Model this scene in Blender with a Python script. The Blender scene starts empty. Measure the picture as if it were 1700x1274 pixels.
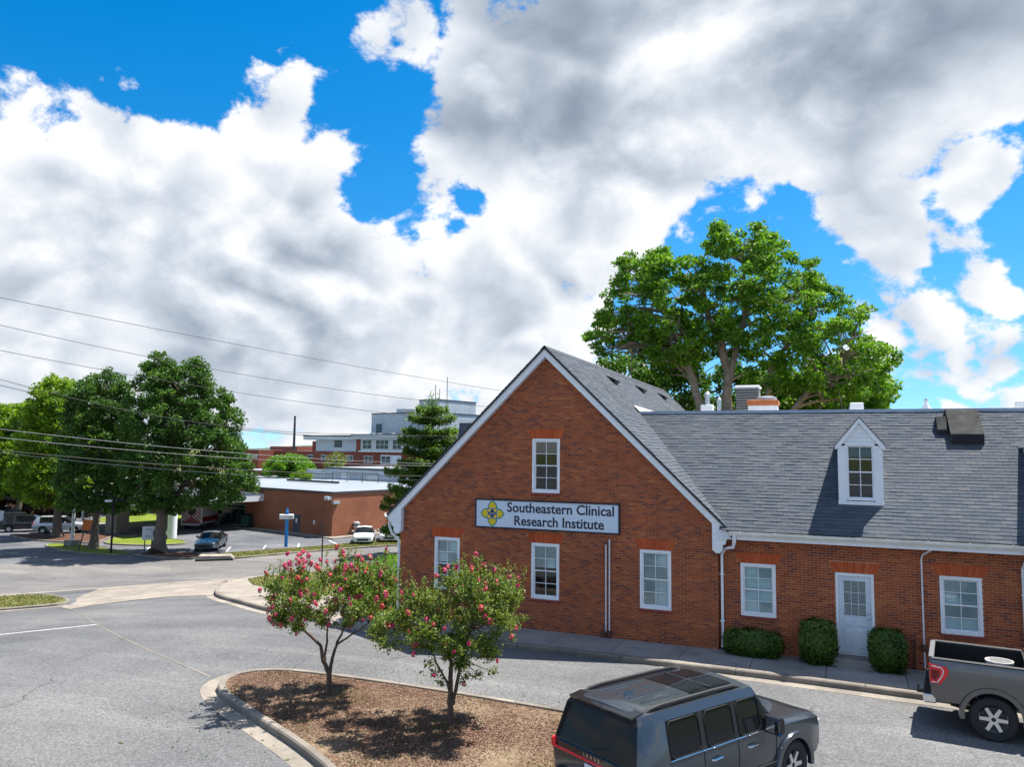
import bpy, bmesh, math, random
import numpy as np
from mathutils import Vector, Matrix

random.seed(7)
rng = np.random.default_rng(7)
SC = bpy.context.scene
COL = SC.collection
V = Vector
rad = math.radians

# ------------------------------------------------------------------ camera
cam_d = bpy.data.cameras.new('camera')
cam = bpy.data.objects.new('camera', cam_d)
COL.objects.link(cam)
cam_d.sensor_width = 36.0
cam_d.lens = 26.89
cam_d.clip_start = 0.1
cam_d.clip_end = 9000.0
_p, _r, _y = 0.08716, -0.01146, -0.40029           # pitch, roll, heading
_f = V((math.sin(_y) * math.cos(_p), math.cos(_y) * math.cos(_p), math.sin(_p)))
_rt = V((math.cos(_y), -math.sin(_y), 0))
_up = _rt.cross(_f)
_r2 = _rt * math.cos(_r) - _up * math.sin(_r)
_u2 = _up * math.cos(_r) + _rt * math.sin(_r)
cam.matrix_world = Matrix(((_r2.x, _u2.x, -_f.x, 0), (_r2.y, _u2.y, -_f.y, 0), (_r2.z, _u2.z, -_f.z, 5.65), (0, 0, 0, 1)))
SC.camera = cam

# ------------------------------------------------------------------ light, sky, exposure
SUN_AZ, SUN_EL = rad(37), rad(64)                   # from +Y towards +X
sun_dir = V((math.sin(SUN_AZ) * math.cos(SUN_EL), math.cos(SUN_AZ) * math.cos(SUN_EL), math.sin(SUN_EL)))
sun_d = bpy.data.lights.new('sun', 'SUN')
sun_d.energy = 4.0
sun_d.angle = rad(0.53)
sun_d.color = (1.0, 0.95, 0.87)
sun = bpy.data.objects.new('sun', sun_d)
COL.objects.link(sun)
sun.rotation_euler = (-sun_dir).to_track_quat('-Z', 'Y').to_euler()
sun.location = (20, 20, 60)

SC.view_settings.view_transform = 'Standard'
SC.view_settings.look = 'None'
SC.view_settings.gamma = 1.0
SC.view_settings.use_curve_mapping = False
SC.view_settings.exposure = 1.42
SC.render.engine = 'CYCLES'
SC.cycles.use_denoising = True
SC.cycles.max_bounces = 6
SC.cycles.diffuse_bounces = 3
SC.cycles.glossy_bounces = 3
SC.cycles.transparent_max_bounces = 8
SC.cycles.caustics_reflective = False
SC.cycles.caustics_refractive = False
SC.render.film_transparent = False

world = bpy.data.worlds.new('World')
SC.world = world
world.use_nodes = True
world.cycles.sampling_method = 'MANUAL'
world.cycles.sample_map_resolution = 512


class NT:
    """small helper to write node trees"""
    def __init__(s, tree):
        s.t = tree
        tree.nodes.clear()

    def n(s, typ, ins=None, **kw):
        nd = s.t.nodes.new(typ)
        for k, v in kw.items():
            setattr(nd, k, v)
        if ins:
            for k, v in ins.items():
                s.set(nd, k, v)
        return nd

    def set(s, nd, k, v):
        sock = nd.inputs[k]
        if isinstance(v, bpy.types.NodeSocket):
            s.t.links.new(v, sock)
        elif isinstance(v, bpy.types.Node):
            s.t.links.new(v.outputs[0], sock)
        else:
            if sock.type == 'RGBA' and len(v) == 3:
                v = (*v, 1)
            sock.default_value = v

    def m(s, op, a, b=None, c=None, clamp=False):
        nd = s.t.nodes.new('ShaderNodeMath')
        nd.operation = op
        nd.use_clamp = clamp
        for i, x in enumerate((a, b, c)):
            if x is not None:
                s.set(nd, i, x)
        return nd.outputs[0]

    def vm(s, op, a, b=None, out=0):
        nd = s.t.nodes.new('ShaderNodeVectorMath')
        nd.operation = op
        s.set(nd, 0, a)
        if b is not None:
            s.set(nd, 3 if op == 'SCALE' else 1, b)
        return nd.outputs[out]

    def mix(s, fac, a, b, blend='MIX'):
        nd = s.t.nodes.new('ShaderNodeMix')
        nd.data_type = 'RGBA'
        nd.blend_type = blend
        s.set(nd, 0, fac)
        s.set(nd, 6, a)
        s.set(nd, 7, b)
        return nd.outputs[2]

    def ramp(s, fac, stops, interp='LINEAR'):
        nd = s.t.nodes.new('ShaderNodeValToRGB')
        nd.color_ramp.interpolation = interp
        e = nd.color_ramp.elements
        while len(e) < len(stops):
            e.new(0.5)
        for i, (p, c) in enumerate(stops):
            e[i].position = p
            e[i].color = (c, c, c, 1) if isinstance(c, (int, float)) else (*c, 1)
        s.set(nd, 0, fac)
        return nd.outputs[0]

    def noise(s, vec, scale, detail=4, rough=0.5, dist=0.0, dim='3D'):
        nd = s.t.nodes.new('ShaderNodeTexNoise')
        nd.noise_dimensions = dim
        if vec is not None:
            s.set(nd, 'Vector', vec)
        s.set(nd, 'Scale', scale)
        s.set(nd, 'Detail', detail)
        s.set(nd, 'Roughness', rough)
        s.set(nd, 'Distortion', dist)
        return nd.outputs[0]

    def mr(s, v, a, b, c=0.0, d=1.0, typ='LINEAR'):
        nd = s.t.nodes.new('ShaderNodeMapRange')
        nd.interpolation_type = typ
        for i, x in enumerate((v, a, b, c, d)):
            s.set(nd, i, x)
        return nd.outputs[0]


def build_sky():
    w = NT(world.node_tree)
    out = w.n('ShaderNodeOutputWorld')
    sky = w.n('ShaderNodeTexSky', sky_type='NISHITA', sun_disc=False, sun_elevation=SUN_EL, sun_rotation=SUN_AZ,
              altitude=100.0, air_density=1.0, dust_density=0.3, ozone_density=3.0)
    skyc = w.n('ShaderNodeHueSaturation', {'Hue': 0.496, 'Saturation': 1.46, 'Value': 1.0, 'Color': sky.outputs[0]})
    d = w.vm('NORMALIZE', w.n('ShaderNodeTexCoord').outputs['Generated'])
    sep = w.n('ShaderNodeSeparateXYZ', {0: d})
    z = w.m('MAXIMUM', sep.outputs[2], 0.0)
    lift = w.n('ShaderNodeCombineXYZ', {0: sep.outputs[0], 1: sep.outputs[1], 2: w.m('MULTIPLY_ADD', z, 0.92, 0.075)})
    w.set(sky, 'Vector', lift)
    # heaps shrink and flatten towards the horizon
    k = w.m('DIVIDE', 1.9, w.m('ADD', z, 1.2))
    flat = w.n('ShaderNodeCombineXYZ', {0: w.m('MULTIPLY', sep.outputs[0], k), 1: w.m('MULTIPLY', sep.outputs[1], k), 2: w.m('MULTIPLY', w.m('POWER', z, 0.75), 1.15)}).outputs[0]

    def blobs(lst):
        acc = None
        for (x, y, zz, r, wt) in lst:
            dt = w.vm('DOT_PRODUCT', d, V((x, y, zz)), out=1)
            c0, c1 = math.cos(r), math.cos(r * 0.2)
            kk = 1.0 / (c1 - c0)
            v = w.m('MULTIPLY_ADD', dt, kk, -c0 * kk, clamp=True)
            acc = w.m('MULTIPLY', v, wt) if acc is None else w.m('MULTIPLY_ADD', v, wt, acc)
        return acc

    bias = blobs(SKY_BIAS)
    dark = blobs(SKY_DARK)
    def bill(vec, sc):
        x_ = w.m('SUBTRACT', w.noise(vec, sc, 1, 0.5), 0.5)
        return w.m('SQRT', w.m('MULTIPLY_ADD', x_, x_, 0.0005))

    warp = w.n('ShaderNodeTexNoise', {'Vector': flat, 'Scale': 3.0, 'Detail': 1.0})
    q0 = w.vm('ADD', flat, w.vm('SCALE', warp.outputs[1], 0.10))

    def bulk(vec):
        p = w.m('MULTIPLY_ADD', bill(vec, 6.5), 0.85, -0.14)
        return w.m('MULTIPLY_ADD', w.m('SUBTRACT', w.noise(vec, 2.3, 2, 0.5), 0.5), 0.85, p)

    s0 = bulk(q0)
    s1 = bulk(w.vm('ADD', q0, V((0.012, 0.016, 0.055))))           # a little higher, towards the sun
    fine = w.m('MULTIPLY_ADD', bill(q0, 15.0), 0.42, w.m('MULTIPLY', w.m('SUBTRACT', w.noise(q0, 9.0, 7, 0.66), 0.5), 0.85))
    dn = w.m('ADD', w.m('ADD', s0, fine), bias)
    cover = w.mr(dn, -0.04, 0.085, typ='SMOOTHSTEP')
    core = w.mr(dn, 0.03, 0.40)
    g = w.m('MULTIPLY_ADD', core, 0.17, dark)
    g = w.m('MULTIPLY_ADD', w.m('SUBTRACT', s1, s0), 1.8, g)
    g = w.m('MULTIPLY_ADD', fine, -1.15, g)
    lowz = w.mr(z, 0.02, 0.32, 0.27, 0.13)
    g = w.m('ADD', g, lowz, clamp=True)
    cloud = w.ramp(g, [(0.0, (1.0, 1.0, 1.0)), (0.20, (0.84, 0.865, 0.90)), (0.45, (0.60, 0.655, 0.735)), (0.75, (0.38, 0.44, 0.525)), (1.0, (0.26, 0.31, 0.39))])
    cloudc = w.vm('SCALE', cloud, CLOUD_GAIN)
    skyl = w.vm('SCALE', skyc.outputs[0], SKY_STRENGTH)
    colr = w.mix(cover, skyl, cloudc)
    bg = w.n('ShaderNodeBackground', {'Color': colr, 'Strength': 1.0})
    w.t.links.new(bg.outputs[0], out.inputs[0])


SKY_STRENGTH = 0.070
CLOUD_GAIN = 0.425
# directions of the larger cloud banks and blue gaps: x, y, z, angular radius, weight
SKY_BIAS = [(-0.379, 0.792, 0.479, 0.256, 0.17), (-0.420, 0.812, 0.405, 0.118, 0.12), (-0.251, 0.864, 0.437, 0.295, 0.15), (-0.081, 0.911, 0.405, 0.295, 0.2), (0.078, 0.903, 0.423, 0.295, 0.18), (0.176, 0.887, 0.428, 0.246, 0.15), (-0.169, 0.927, 0.335, 0.167, 0.14), (0.034, 0.948, 0.315, 0.084, 0.22), (-0.775, 0.573, 0.266, 0.315, 0.2), (-0.659, 0.709, 0.250, 0.295, 0.2), (-0.573, 0.785, 0.238, 0.217, 0.14), (-0.769, 0.534, 0.353, 0.148, 0.2), (-0.564, 0.709, 0.423, 0.118, 0.4), (-0.693, 0.699, 0.176, 0.295, 0.14), (-0.377, 0.886, 0.268, 0.187, 0.18), (-0.347, 0.916, 0.201, 0.177, 0.1), (-0.526, 0.842, 0.121, 0.217, 0.12), (-0.444, 0.827, 0.344, 0.069, 0.2), (-0.735, 0.647, 0.205, 0.246, 0.16), (-0.561, 0.765, 0.316, 0.128, 0.16), (-0.802, 0.590, 0.094, 0.197, 0.1), (-0.526, 0.762, 0.378, 0.059, 0.1), (-0.098, 0.932, 0.349, 0.187, 0.16), (0.047, 0.928, 0.370, 0.177, 0.16), (0.162, 0.907, 0.389, 0.197, 0.16), (0.180, 0.947, 0.266, 0.079, 0.3), (0.113, 0.952, 0.285, 0.197, -0.26), (0.158, 0.930, 0.333, 0.079, 0.2), (0.113, 0.975, 0.191, 0.128, 0.3), (0.170, 0.963, 0.208, 0.059, 0.12), (0.026, 0.970, 0.242, 0.079, 0.3), (0.135, 0.984, 0.119, 0.177, 0.34), (-0.471, 0.730, 0.496, 0.054, 0.26), (0.147, 0.943, 0.299, 0.044, 0.2), (-0.158, 0.947, 0.278, 0.039, 0.2), (-0.774, 0.492, 0.397, 0.049, 0.2), (-0.690, 0.575, 0.439, 0.315, -0.3), (-0.757, 0.501, 0.421, 0.157, -0.12), (-0.612, 0.645, 0.458, 0.187, -0.3), (-0.488, 0.738, 0.466, 0.118, -0.3), (-0.534, 0.761, 0.368, 0.098, -0.3), (-0.497, 0.814, 0.300, 0.123, -0.52), (0.065, 0.965, 0.253, 0.335, -0.36), (-0.102, 0.957, 0.271, 0.187, -0.3), (0.186, 0.958, 0.219, 0.118, -0.2), (0.185, 0.933, 0.310, 0.098, -0.16), (-0.745, 0.651, 0.142, 0.089, -0.36), (-0.396, 0.851, 0.346, 0.054, -0.2), (-0.766, 0.547, 0.338, 0.039, -0.2)]
SKY_DARK = [(-0.415, 0.767, 0.489, 0.217, 0.243), (-0.292, 0.872, 0.393, 0.197, 0.187), (-0.014, 0.902, 0.433, 0.256, 0.243), (0.145, 0.899, 0.414, 0.256, 0.356), (-0.206, 0.835, 0.510, 0.236, 0.263), (-0.405, 0.894, 0.193, 0.118, 0.225), (-0.755, 0.622, 0.208, 0.197, 0.056), (-0.615, 0.771, 0.169, 0.148, 0.075), (-0.151, 0.872, 0.466, 0.108, -0.25), (-0.197, 0.885, 0.421, 0.089, -0.2), (-0.065, 0.945, 0.320, 0.177, -0.1), (0.136, 0.930, 0.343, 0.108, -0.35), (-0.571, 0.701, 0.427, 0.108, -0.1), (-0.386, 0.866, 0.318, 0.098, -0.12)]

build_sky()

# ------------------------------------------------------------------ terrain: the pad drops towards the road on the left
def smooth(a, b, x):
    t = min(1.0, max(0.0, (x - a) / (b - a)))
    return t * t * (3 - 2 * t)


def ter(x, y):
    return -2.8 * smooth(19, 60, -0.86 * x + 0.51 * y)


TER_N = V((-0.86, 0.51, 0)).normalized()
TER_K = math.hypot(0.86, 0.51)
TER_CUTS = [19 + 41 * i / 26 for i in range(27)]


# ------------------------------------------------------------------ mesh helpers
class MB:
    def __init__(s):
        s.v, s.f, s.m = [], [], []

    def add(s, vs, fs, mi=0):
        o = len(s.v)
        s.v.extend([tuple(p) for p in vs])
        s.f.extend([tuple(i + o for i in f) for f in fs])
        s.m.extend([mi] * len(fs))
        return s

    def quad(s, a, b, c, d, mi=0):
        return s.add((a, b, c, d), ((0, 1, 2, 3),), mi)

    def poly(s, pts, mi=0):
        return s.add(pts, (tuple(range(len(pts))),), mi)

    def box(s, x0, x1, y0, y1, z0, z1, mi=0):
        return s.add([(x0, y0, z0), (x1, y0, z0), (x1, y1, z0), (x0, y1, z0), (x0, y0, z1), (x1, y0, z1), (x1, y1, z1), (x0, y1, z1)],
                     [(0, 3, 2, 1), (4, 5, 6, 7), (0, 1, 5, 4), (1, 2, 6, 5), (2, 3, 7, 6), (3, 0, 4, 7)], mi)

    def bbox(s, x0, x1, y0, y1, z0, z1, b=0.01, mi=0):
        """box with chamfered edges (octagonal in each axis, 26 faces)"""
        xs, ys, zs = (x0, x1), (y0, y1), (z0, z1)
        vs = []
        idx = {}
        for i in (0, 1):
            for j in (0, 1):
                for k in (0, 1):
                    dx, dy, dz = (b if i == 0 else -b), (b if j == 0 else -b), (b if k == 0 else -b)
                    idx[(i, j, k, 0)] = len(vs); vs.append((xs[i], ys[j] + dy, zs[k] + dz))
                    idx[(i, j, k, 1)] = len(vs); vs.append((xs[i] + dx, ys[j], zs[k] + dz))
                    idx[(i, j, k, 2)] = len(vs); vs.append((xs[i] + dx, ys[j] + dy, zs[k]))
        I = idx
        fs = []
        for i in (0, 1):
            f = [I[(i, 0, 0, 0)], I[(i, 1, 0, 0)], I[(i, 1, 1, 0)], I[(i, 0, 1, 0)]]
            fs.append(f if i else f[::-1])
            f = [I[(0, i, 0, 1)], I[(1, i, 0, 1)], I[(1, i, 1, 1)], I[(0, i, 1, 1)]]
            fs.append(f[::-1] if i else f)
            f = [I[(0, 0, i, 2)], I[(1, 0, i, 2)], I[(1, 1, i, 2)], I[(0, 1, i, 2)]]
            fs.append(f if i else f[::-1])
        for i in (0, 1):
            for j in (0, 1):
                f = [I[(i, j, 0, 0)], I[(i, j, 1, 0)], I[(i, j, 1, 1)], I[(i, j, 0, 1)]]
                fs.append(f if (i ^ j) else f[::-1])
                f = [I[(i, 0, j, 0)], I[(i, 1, j, 0)], I[(i, 1, j, 2)], I[(i, 0, j, 2)]]
                fs.append(f if (i == j) else f[::-1])
                f = [I[(0, i, j, 1)], I[(1, i, j, 1)], I[(1, i, j, 2)], I[(0, i, j, 2)]]
                fs.append(f[::-1] if (i == j) else f)
                for k in (0, 1):
                    f = [I[(i, j, k, 0)], I[(i, j, k, 1)], I[(i, j, k, 2)]]
                    fs.append(f)
        return s.add(vs, fs, mi)

    def tube(s, pts, r, n=8, mi=0, caps=True):
        pts = [V(p) for p in pts]
        rs = r if isinstance(r, (list, tuple)) else [r] * len(pts)
        vs, fs = [], []
        prev = None
        for i, p in enumerate(pts):
            t = (pts[min(i + 1, len(pts) - 1)] - pts[max(i - 1, 0)])
            t = t.normalized() if t.length > 1e-9 else V((0, 0, 1))
            if prev is None:
                a = t.cross(V((0, 0, 1)))
                if a.length < 0.05:
                    a = t.cross(V((1, 0, 0)))
            else:
                a = prev - t * prev.dot(t)
            a.normalize()
            prev = a
            b = t.cross(a)
            for k in range(n):
                th = 2 * math.pi * k / n
                vs.append(p + (a * math.cos(th) + b * math.sin(th)) * rs[i])
        for i in range(len(pts) - 1):
            for k in range(n):
                k2 = (k + 1) % n
                fs.append((i * n + k, i * n + k2, (i + 1) * n + k2, (i + 1) * n + k))
        if caps:
            fs.append(tuple(range(n))[::-1])
            fs.append(tuple((len(pts) - 1) * n + k for k in range(n)))
        return s.add(vs, fs, mi)

    def lathe(s, prof, n=16, mat=None, mi=0, caps=True):
        """prof: (r, h) along local z; mat: 4x4 to place it"""
        vs, fs = [], []
        for (r, h) in prof:
            for k in range(n):
                th = 2 * math.pi * k / n
                p = V((r * math.cos(th), r * math.sin(th), h))
                vs.append(mat @ p if mat else p)
        for i in range(len(prof) - 1):
            for k in range(n):
                k2 = (k + 1) % n
                fs.append((i * n + k, i * n + k2, (i + 1) * n + k2, (i + 1) * n + k))
        if caps:
            fs.append(tuple(range(n))[::-1])
            fs.append(tuple((len(prof) - 1) * n + k for k in range(n)))
        return s.add(vs, fs, mi)

    def prism(s, poly, a0, a1, axis='y', mi=0):
        """extrude a 2D outline (counter-clockwise seen from the -axis side); axis y: (x,z), axis x: (y,z), axis z: (x,y)"""
        n = len(poly)
        def P(u, w, a):
            return (u, a, w) if axis == 'y' else ((a, u, w) if axis == 'x' else (u, w, a))
        vs = [P(u, w, a0) for u, w in poly] + [P(u, w, a1) for u, w in poly]
        fs = [tuple(range(n)), tuple(range(2 * n - 1, n - 1, -1))]
        for i in range(n):
            j = (i + 1) % n
            fs.append((i, i + n, j + n, j))
        return s.add(vs, fs, mi)

    def grid(s, fn, nu, nv, mi=0):
        vs = [fn(i / nu, j / nv) for i in range(nu + 1) for j in range(nv + 1)]
        fs = [(i * (nv + 1) + j, (i + 1) * (nv + 1) + j, (i + 1) * (nv + 1) + j + 1, i * (nv + 1) + j + 1) for i in range(nu) for j in range(nv)]
        return s.add(vs, fs, mi)

    def mesh(s, name, mats, smooth=False, sharp=0.6, fixn=True):
        me = bpy.data.meshes.new(name)
        me.from_pydata(s.v, [], s.f)
        for mt in (mats if isinstance(mats, (list, tuple)) else [mats]):
            me.materials.append(mt)
        if any(s.m):
            me.polygons.foreach_set('material_index', s.m)
        if fixn:
            bm = bmesh.new()
            bm.from_mesh(me)
            bmesh.ops.recalc_face_normals(bm, faces=bm.faces)
            bm.to_mesh(me)
            bm.free()
        if smooth:
            me.polygons.foreach_set('use_smooth', [True] * len(me.polygons))
            me.set_sharp_from_angle(angle=sharp)
        me.update()
        return me

    def build(s, name, mats, parent=None, loc=(0, 0, 0), smooth=False, sharp=0.6, fixn=True):
        return link(name, s.mesh(name, mats, smooth, sharp, fixn), parent, loc)


def link(name, me, parent=None, loc=(0, 0, 0)):
    o = bpy.data.objects.new(name, me)
    COL.objects.link(o)
    if parent is not None:
        o.parent = parent
    o.location = loc
    return o


def tag(o, label=None, cat=None, group=None, kind=None):
    if label:
        o['label'] = label
    if cat:
        o['category'] = cat
    if group:
        o['group'] = group
    if kind:
        o['kind'] = kind
    return o


def thing(name, label, cat, loc=(0, 0, 0), rz=0.0, group=None):
    o = bpy.data.objects.new(name, None)
    COL.objects.link(o)
    o.empty_display_size = 0.2
    o.location = loc
    o.rotation_euler = (0, 0, rz)
    return tag(o, label, cat, group)


def neg(o):
    """location for a part whose vertices are in world coordinates, under an unrotated thing"""
    return (-o.location.x, -o.location.y, -o.location.z)


def dup(root, parent=None):
    c = root.copy()
    COL.objects.link(c)
    c.parent = parent
    for ch in CH.get(root.name, []):
        dup(ch, c)
    return c


CH = {}


def index_children():
    CH.clear()
    for o in bpy.data.objects:
        if o.parent:
            CH.setdefault(o.parent.name, []).append(o)


def text_mesh(body, size, name='text', bold=0.0, extrude=0.004, spacing=1.0, sx=1.0):
    cu = bpy.data.curves.new(name, 'FONT')
    cu.body = body
    cu.size = size
    cu.offset = bold
    cu.extrude = extrude
    cu.space_character = spacing
    cu.align_x = 'LEFT'
    cu.resolution_u = 3
    ob = bpy.data.objects.new(name, cu)
    COL.objects.link(ob)
    dg = bpy.context.evaluated_depsgraph_get()
    me = bpy.data.meshes.new_from_object(ob.evaluated_get(dg))
    bpy.data.objects.remove(ob)
    bpy.data.curves.remove(cu)
    if sx != 1.0:
        for vv in me.vertices:
            vv.co.x *= sx
    return me


def drape(name, pts, mat, off, parent=None, kind='structure', thick=0.0):
    """a sheet laid on the terrain; thick > 0 adds a skirt so that it is a raised slab"""
    bm = bmesh.new()
    f = bm.faces.new([bm.verts.new((x, y, 0)) for x, y in pts])
    if f.normal.z < 0 or True:
        bm.normal_update()
        if f.normal.z < 0:
            f.normal_flip()
    bmesh.ops.triangulate(bm, faces=bm.faces[:])
    for c in TER_CUTS:
        bmesh.ops.bisect_plane(bm, geom=bm.verts[:] + bm.edges[:] + bm.faces[:], plane_co=TER_N * (c / TER_K), plane_no=TER_N, dist=1e-5)
    bmesh.ops.triangulate(bm, faces=[f for f in bm.faces if len(f.verts) > 4])
    for v in bm.verts:
        v.co.z = ter(v.co.x, v.co.y) + off
    if thick > 0:
        be = [e for e in bm.edges if e.is_boundary]
        r = bmesh.ops.extrude_edge_only(bm, edges=be)
        for g in r['geom']:
            if isinstance(g, bmesh.types.BMVert):
                g.co.z -= thick
        bmesh.ops.recalc_face_normals(bm, faces=bm.faces)
    me = bpy.data.meshes.new(name)
    bm.to_mesh(me)
    bm.free()
    me.materials.append(mat)
    o = link(name, me, parent)
    if kind:
        o['kind'] = kind
    return o


def ribbon(pts, w0, w1):
    """outline of a strip between offsets w0 and w1 to the left of an open line"""
    L, R = [], []
    n = len(pts)
    for i, p in enumerate(pts):
        a, b = V(pts[max(i - 1, 0)]), V(pts[min(i + 1, n - 1)])
        t = (b - a).normalized()
        nn = V((-t.y, t.x))
        L.append((p[0] + nn.x * w0, p[1] + nn.y * w0))
        R.append((p[0] + nn.x * w1, p[1] + nn.y * w1))
    return L, R


def resample(pts, step, closed=False):
    P = [V(p) for p in pts]
    if closed:
        P.append(P[0])
    out = [P[0]]
    acc = 0.0
    for a, b in zip(P, P[1:]):
        L = (b - a).length
        d = step - acc
        while d < L:
            out.append(a + (b - a) * (d / L))
            d += step
        acc = (acc + L) % step
    if not closed and (out[-1] - P[-1]).length > step * 0.3:
        out.append(P[-1])
    return [tuple(p) for p in out]


def smooth_line(pts, closed=False, it=2):
    for _ in range(it):
        n = len(pts)
        o = []
        rngi = range(n) if closed else range(n - 1)
        if not closed:
            o.append(pts[0])
        for i in rngi:
            a, b = V(pts[i]), V(pts[(i + 1) % n])
            o.append(tuple(a * 0.75 + b * 0.25))
            o.append(tuple(a * 0.25 + b * 0.75))
        if not closed:
            o.append(pts[-1])
        pts = o
    return pts


# ------------------------------------------------------------------ materials
def mat(name, rgb, rough=0.7, metal=0.0, var=0.12, scale=6.0, bump=0.0, bscale=40.0, coat=0.0, spec=0.5, fine=0.0, fscale=120.0, coords='Object', detail=5, stops=None):
    m = bpy.data.materials.new(name)
    m.use_nodes = True
    t = NT(m.node_tree)
    out = t.n('ShaderNodeOutputMaterial')
    b = t.n('ShaderNodeBsdfPrincipled', {'Roughness': rough, 'Metallic': metal, 'Coat Weight': coat, 'Specular IOR Level': spec})
    tc = t.n('ShaderNodeTexCoord').outputs[coords]
    if var > 0 or fine > 0:
        n1 = t.noise(tc, scale, detail, 0.6)
        lo = tuple(c * (1 - var) for c in rgb)
        hi = tuple(min(1, c * (1 + var)) for c in rgb)
        c = t.ramp(n1, [(0.3, lo), (0.7, hi)])
        if fine > 0:
            n2 = t.noise(tc, fscale, 2, 0.6)
            c = t.mix(1.0, c, t.ramp(n2, [(0.3, 1 - fine), (0.7, 1.0)]), 'MULTIPLY')
        t.set(b, 'Base Color', c)
    else:
        t.set(b, 'Base Color', rgb)
    if bump > 0:
        n3 = t.noise(tc, bscale, 4, 0.6)
        bp = t.n('ShaderNodeBump', {'Strength': bump, 'Distance': 0.02, 'Height': n3})
        t.set(b, 'Normal', bp.outputs[0])
    t.t.links.new(b.outputs[0], out.inputs[0])
    return m


def mat_piece(name, cols, rough=0.85, spec=0.3, fine=0.25, fscale=60.0, patch=None):
    """for many small pieces: each takes its own tone (island or object), from the list of (position, colour)"""
    m = bpy.data.materials.new(name)
    m.use_nodes = True
    t = NT(m.node_tree)
    out = t.n('ShaderNodeOutputMaterial')
    b = t.n('ShaderNodeBsdfPrincipled', {'Roughness': rough, 'Specular IOR Level': spec})
    isl = t.n('ShaderNodeNewGeometry').outputs['Random Per Island']
    obr = t.n('ShaderNodeObjectInfo').outputs['Random']
    r = t.m('FRACT', t.m('ADD', isl, t.m('MULTIPLY', obr, 7.31)))
    geo = t.n('ShaderNodeNewGeometry').outputs['Position']
    if patch:
        r = t.m('ADD', r, t.m('MULTIPLY', t.m('SUBTRACT', t.noise(geo, patch, 3), 0.5), 0.7), clamp=True)
    c = t.ramp(r, cols)
    n2 = t.noise(geo, fscale, 3, 0.6)
    c = t.mix(1.0, c, t.ramp(n2, [(0.3, 1 - fine), (0.7, 1.0)]), 'MULTIPLY')
    n4 = t.noise(geo, 0.6, 4, 0.6)
    c = t.mix(1.0, c, t.ramp(n4, [(0.3, 0.86), (0.7, 1.06)]), 'MULTIPLY')
    t.set(b, 'Base Color', c)
    t.t.links.new(b.outputs[0], out.inputs[0])
    return m


def mat_leaf(name, cols, trans=0.35, rough=0.55):
    m = bpy.data.materials.new(name)
    m.use_nodes = True
    t = NT(m.node_tree)
    out = t.n('ShaderNodeOutputMaterial')
    isl = t.n('ShaderNodeNewGeometry').outputs['Random Per Island']
    pos = t.n('ShaderNodeNewGeometry').outputs['Position']
    r = t.m('ADD', t.m('MULTIPLY', isl, 0.6), t.m('MULTIPLY', t.noise(pos, 0.55, 3), 0.75))
    r = t.m('SUBTRACT', r, 0.17, clamp=True)
    c = t.ramp(r, cols)
    b = t.n('ShaderNodeBsdfPrincipled', {'Base Color': c, 'Roughness': rough, 'Specular IOR Level': 0.35})
    tr = t.n('ShaderNodeBsdfTranslucent', {'Color': t.mix(1.0, c, (1.25, 1.25, 0.6), 'MULTIPLY')})
    mx = t.n('ShaderNodeMixShader', {0: trans})
    t.t.links.new(b.outputs[0], mx.inputs[1])
    t.t.links.new(tr.outputs[0], mx.inputs[2])
    t.t.links.new(mx.outputs[0], out.inputs[0])
    return m


def mat_glass(name, tint=(0.78, 0.90, 0.92), refl=1.0, trans=0.75, rough=0.03):
    """window glass: clear with a mirror layer that grows at grazing angles"""
    m = bpy.data.materials.new(name)
    m.use_nodes = True
    t = NT(m.node_tree)
    out = t.n('ShaderNodeOutputMaterial')
    fr = t.n('ShaderNodeFresnel', {'IOR': 1.55})
    gl = t.n('ShaderNodeBsdfGlossy', {'Color': (0.9, 0.95, 1.0), 'Roughness': rough})
    tp = t.n('ShaderNodeBsdfTransparent', {'Color': tint})
    f2 = t.m('MULTIPLY', fr, 1.6 * refl, clamp=True)
    mx = t.n('ShaderNodeMixShader', {0: f2})
    t.t.links.new(tp.outputs[0], mx.inputs[1])
    t.t.links.new(gl.outputs[0], mx.inputs[2])
    t.t.links.new(mx.outputs[0], out.inputs[0])
    return m


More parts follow.
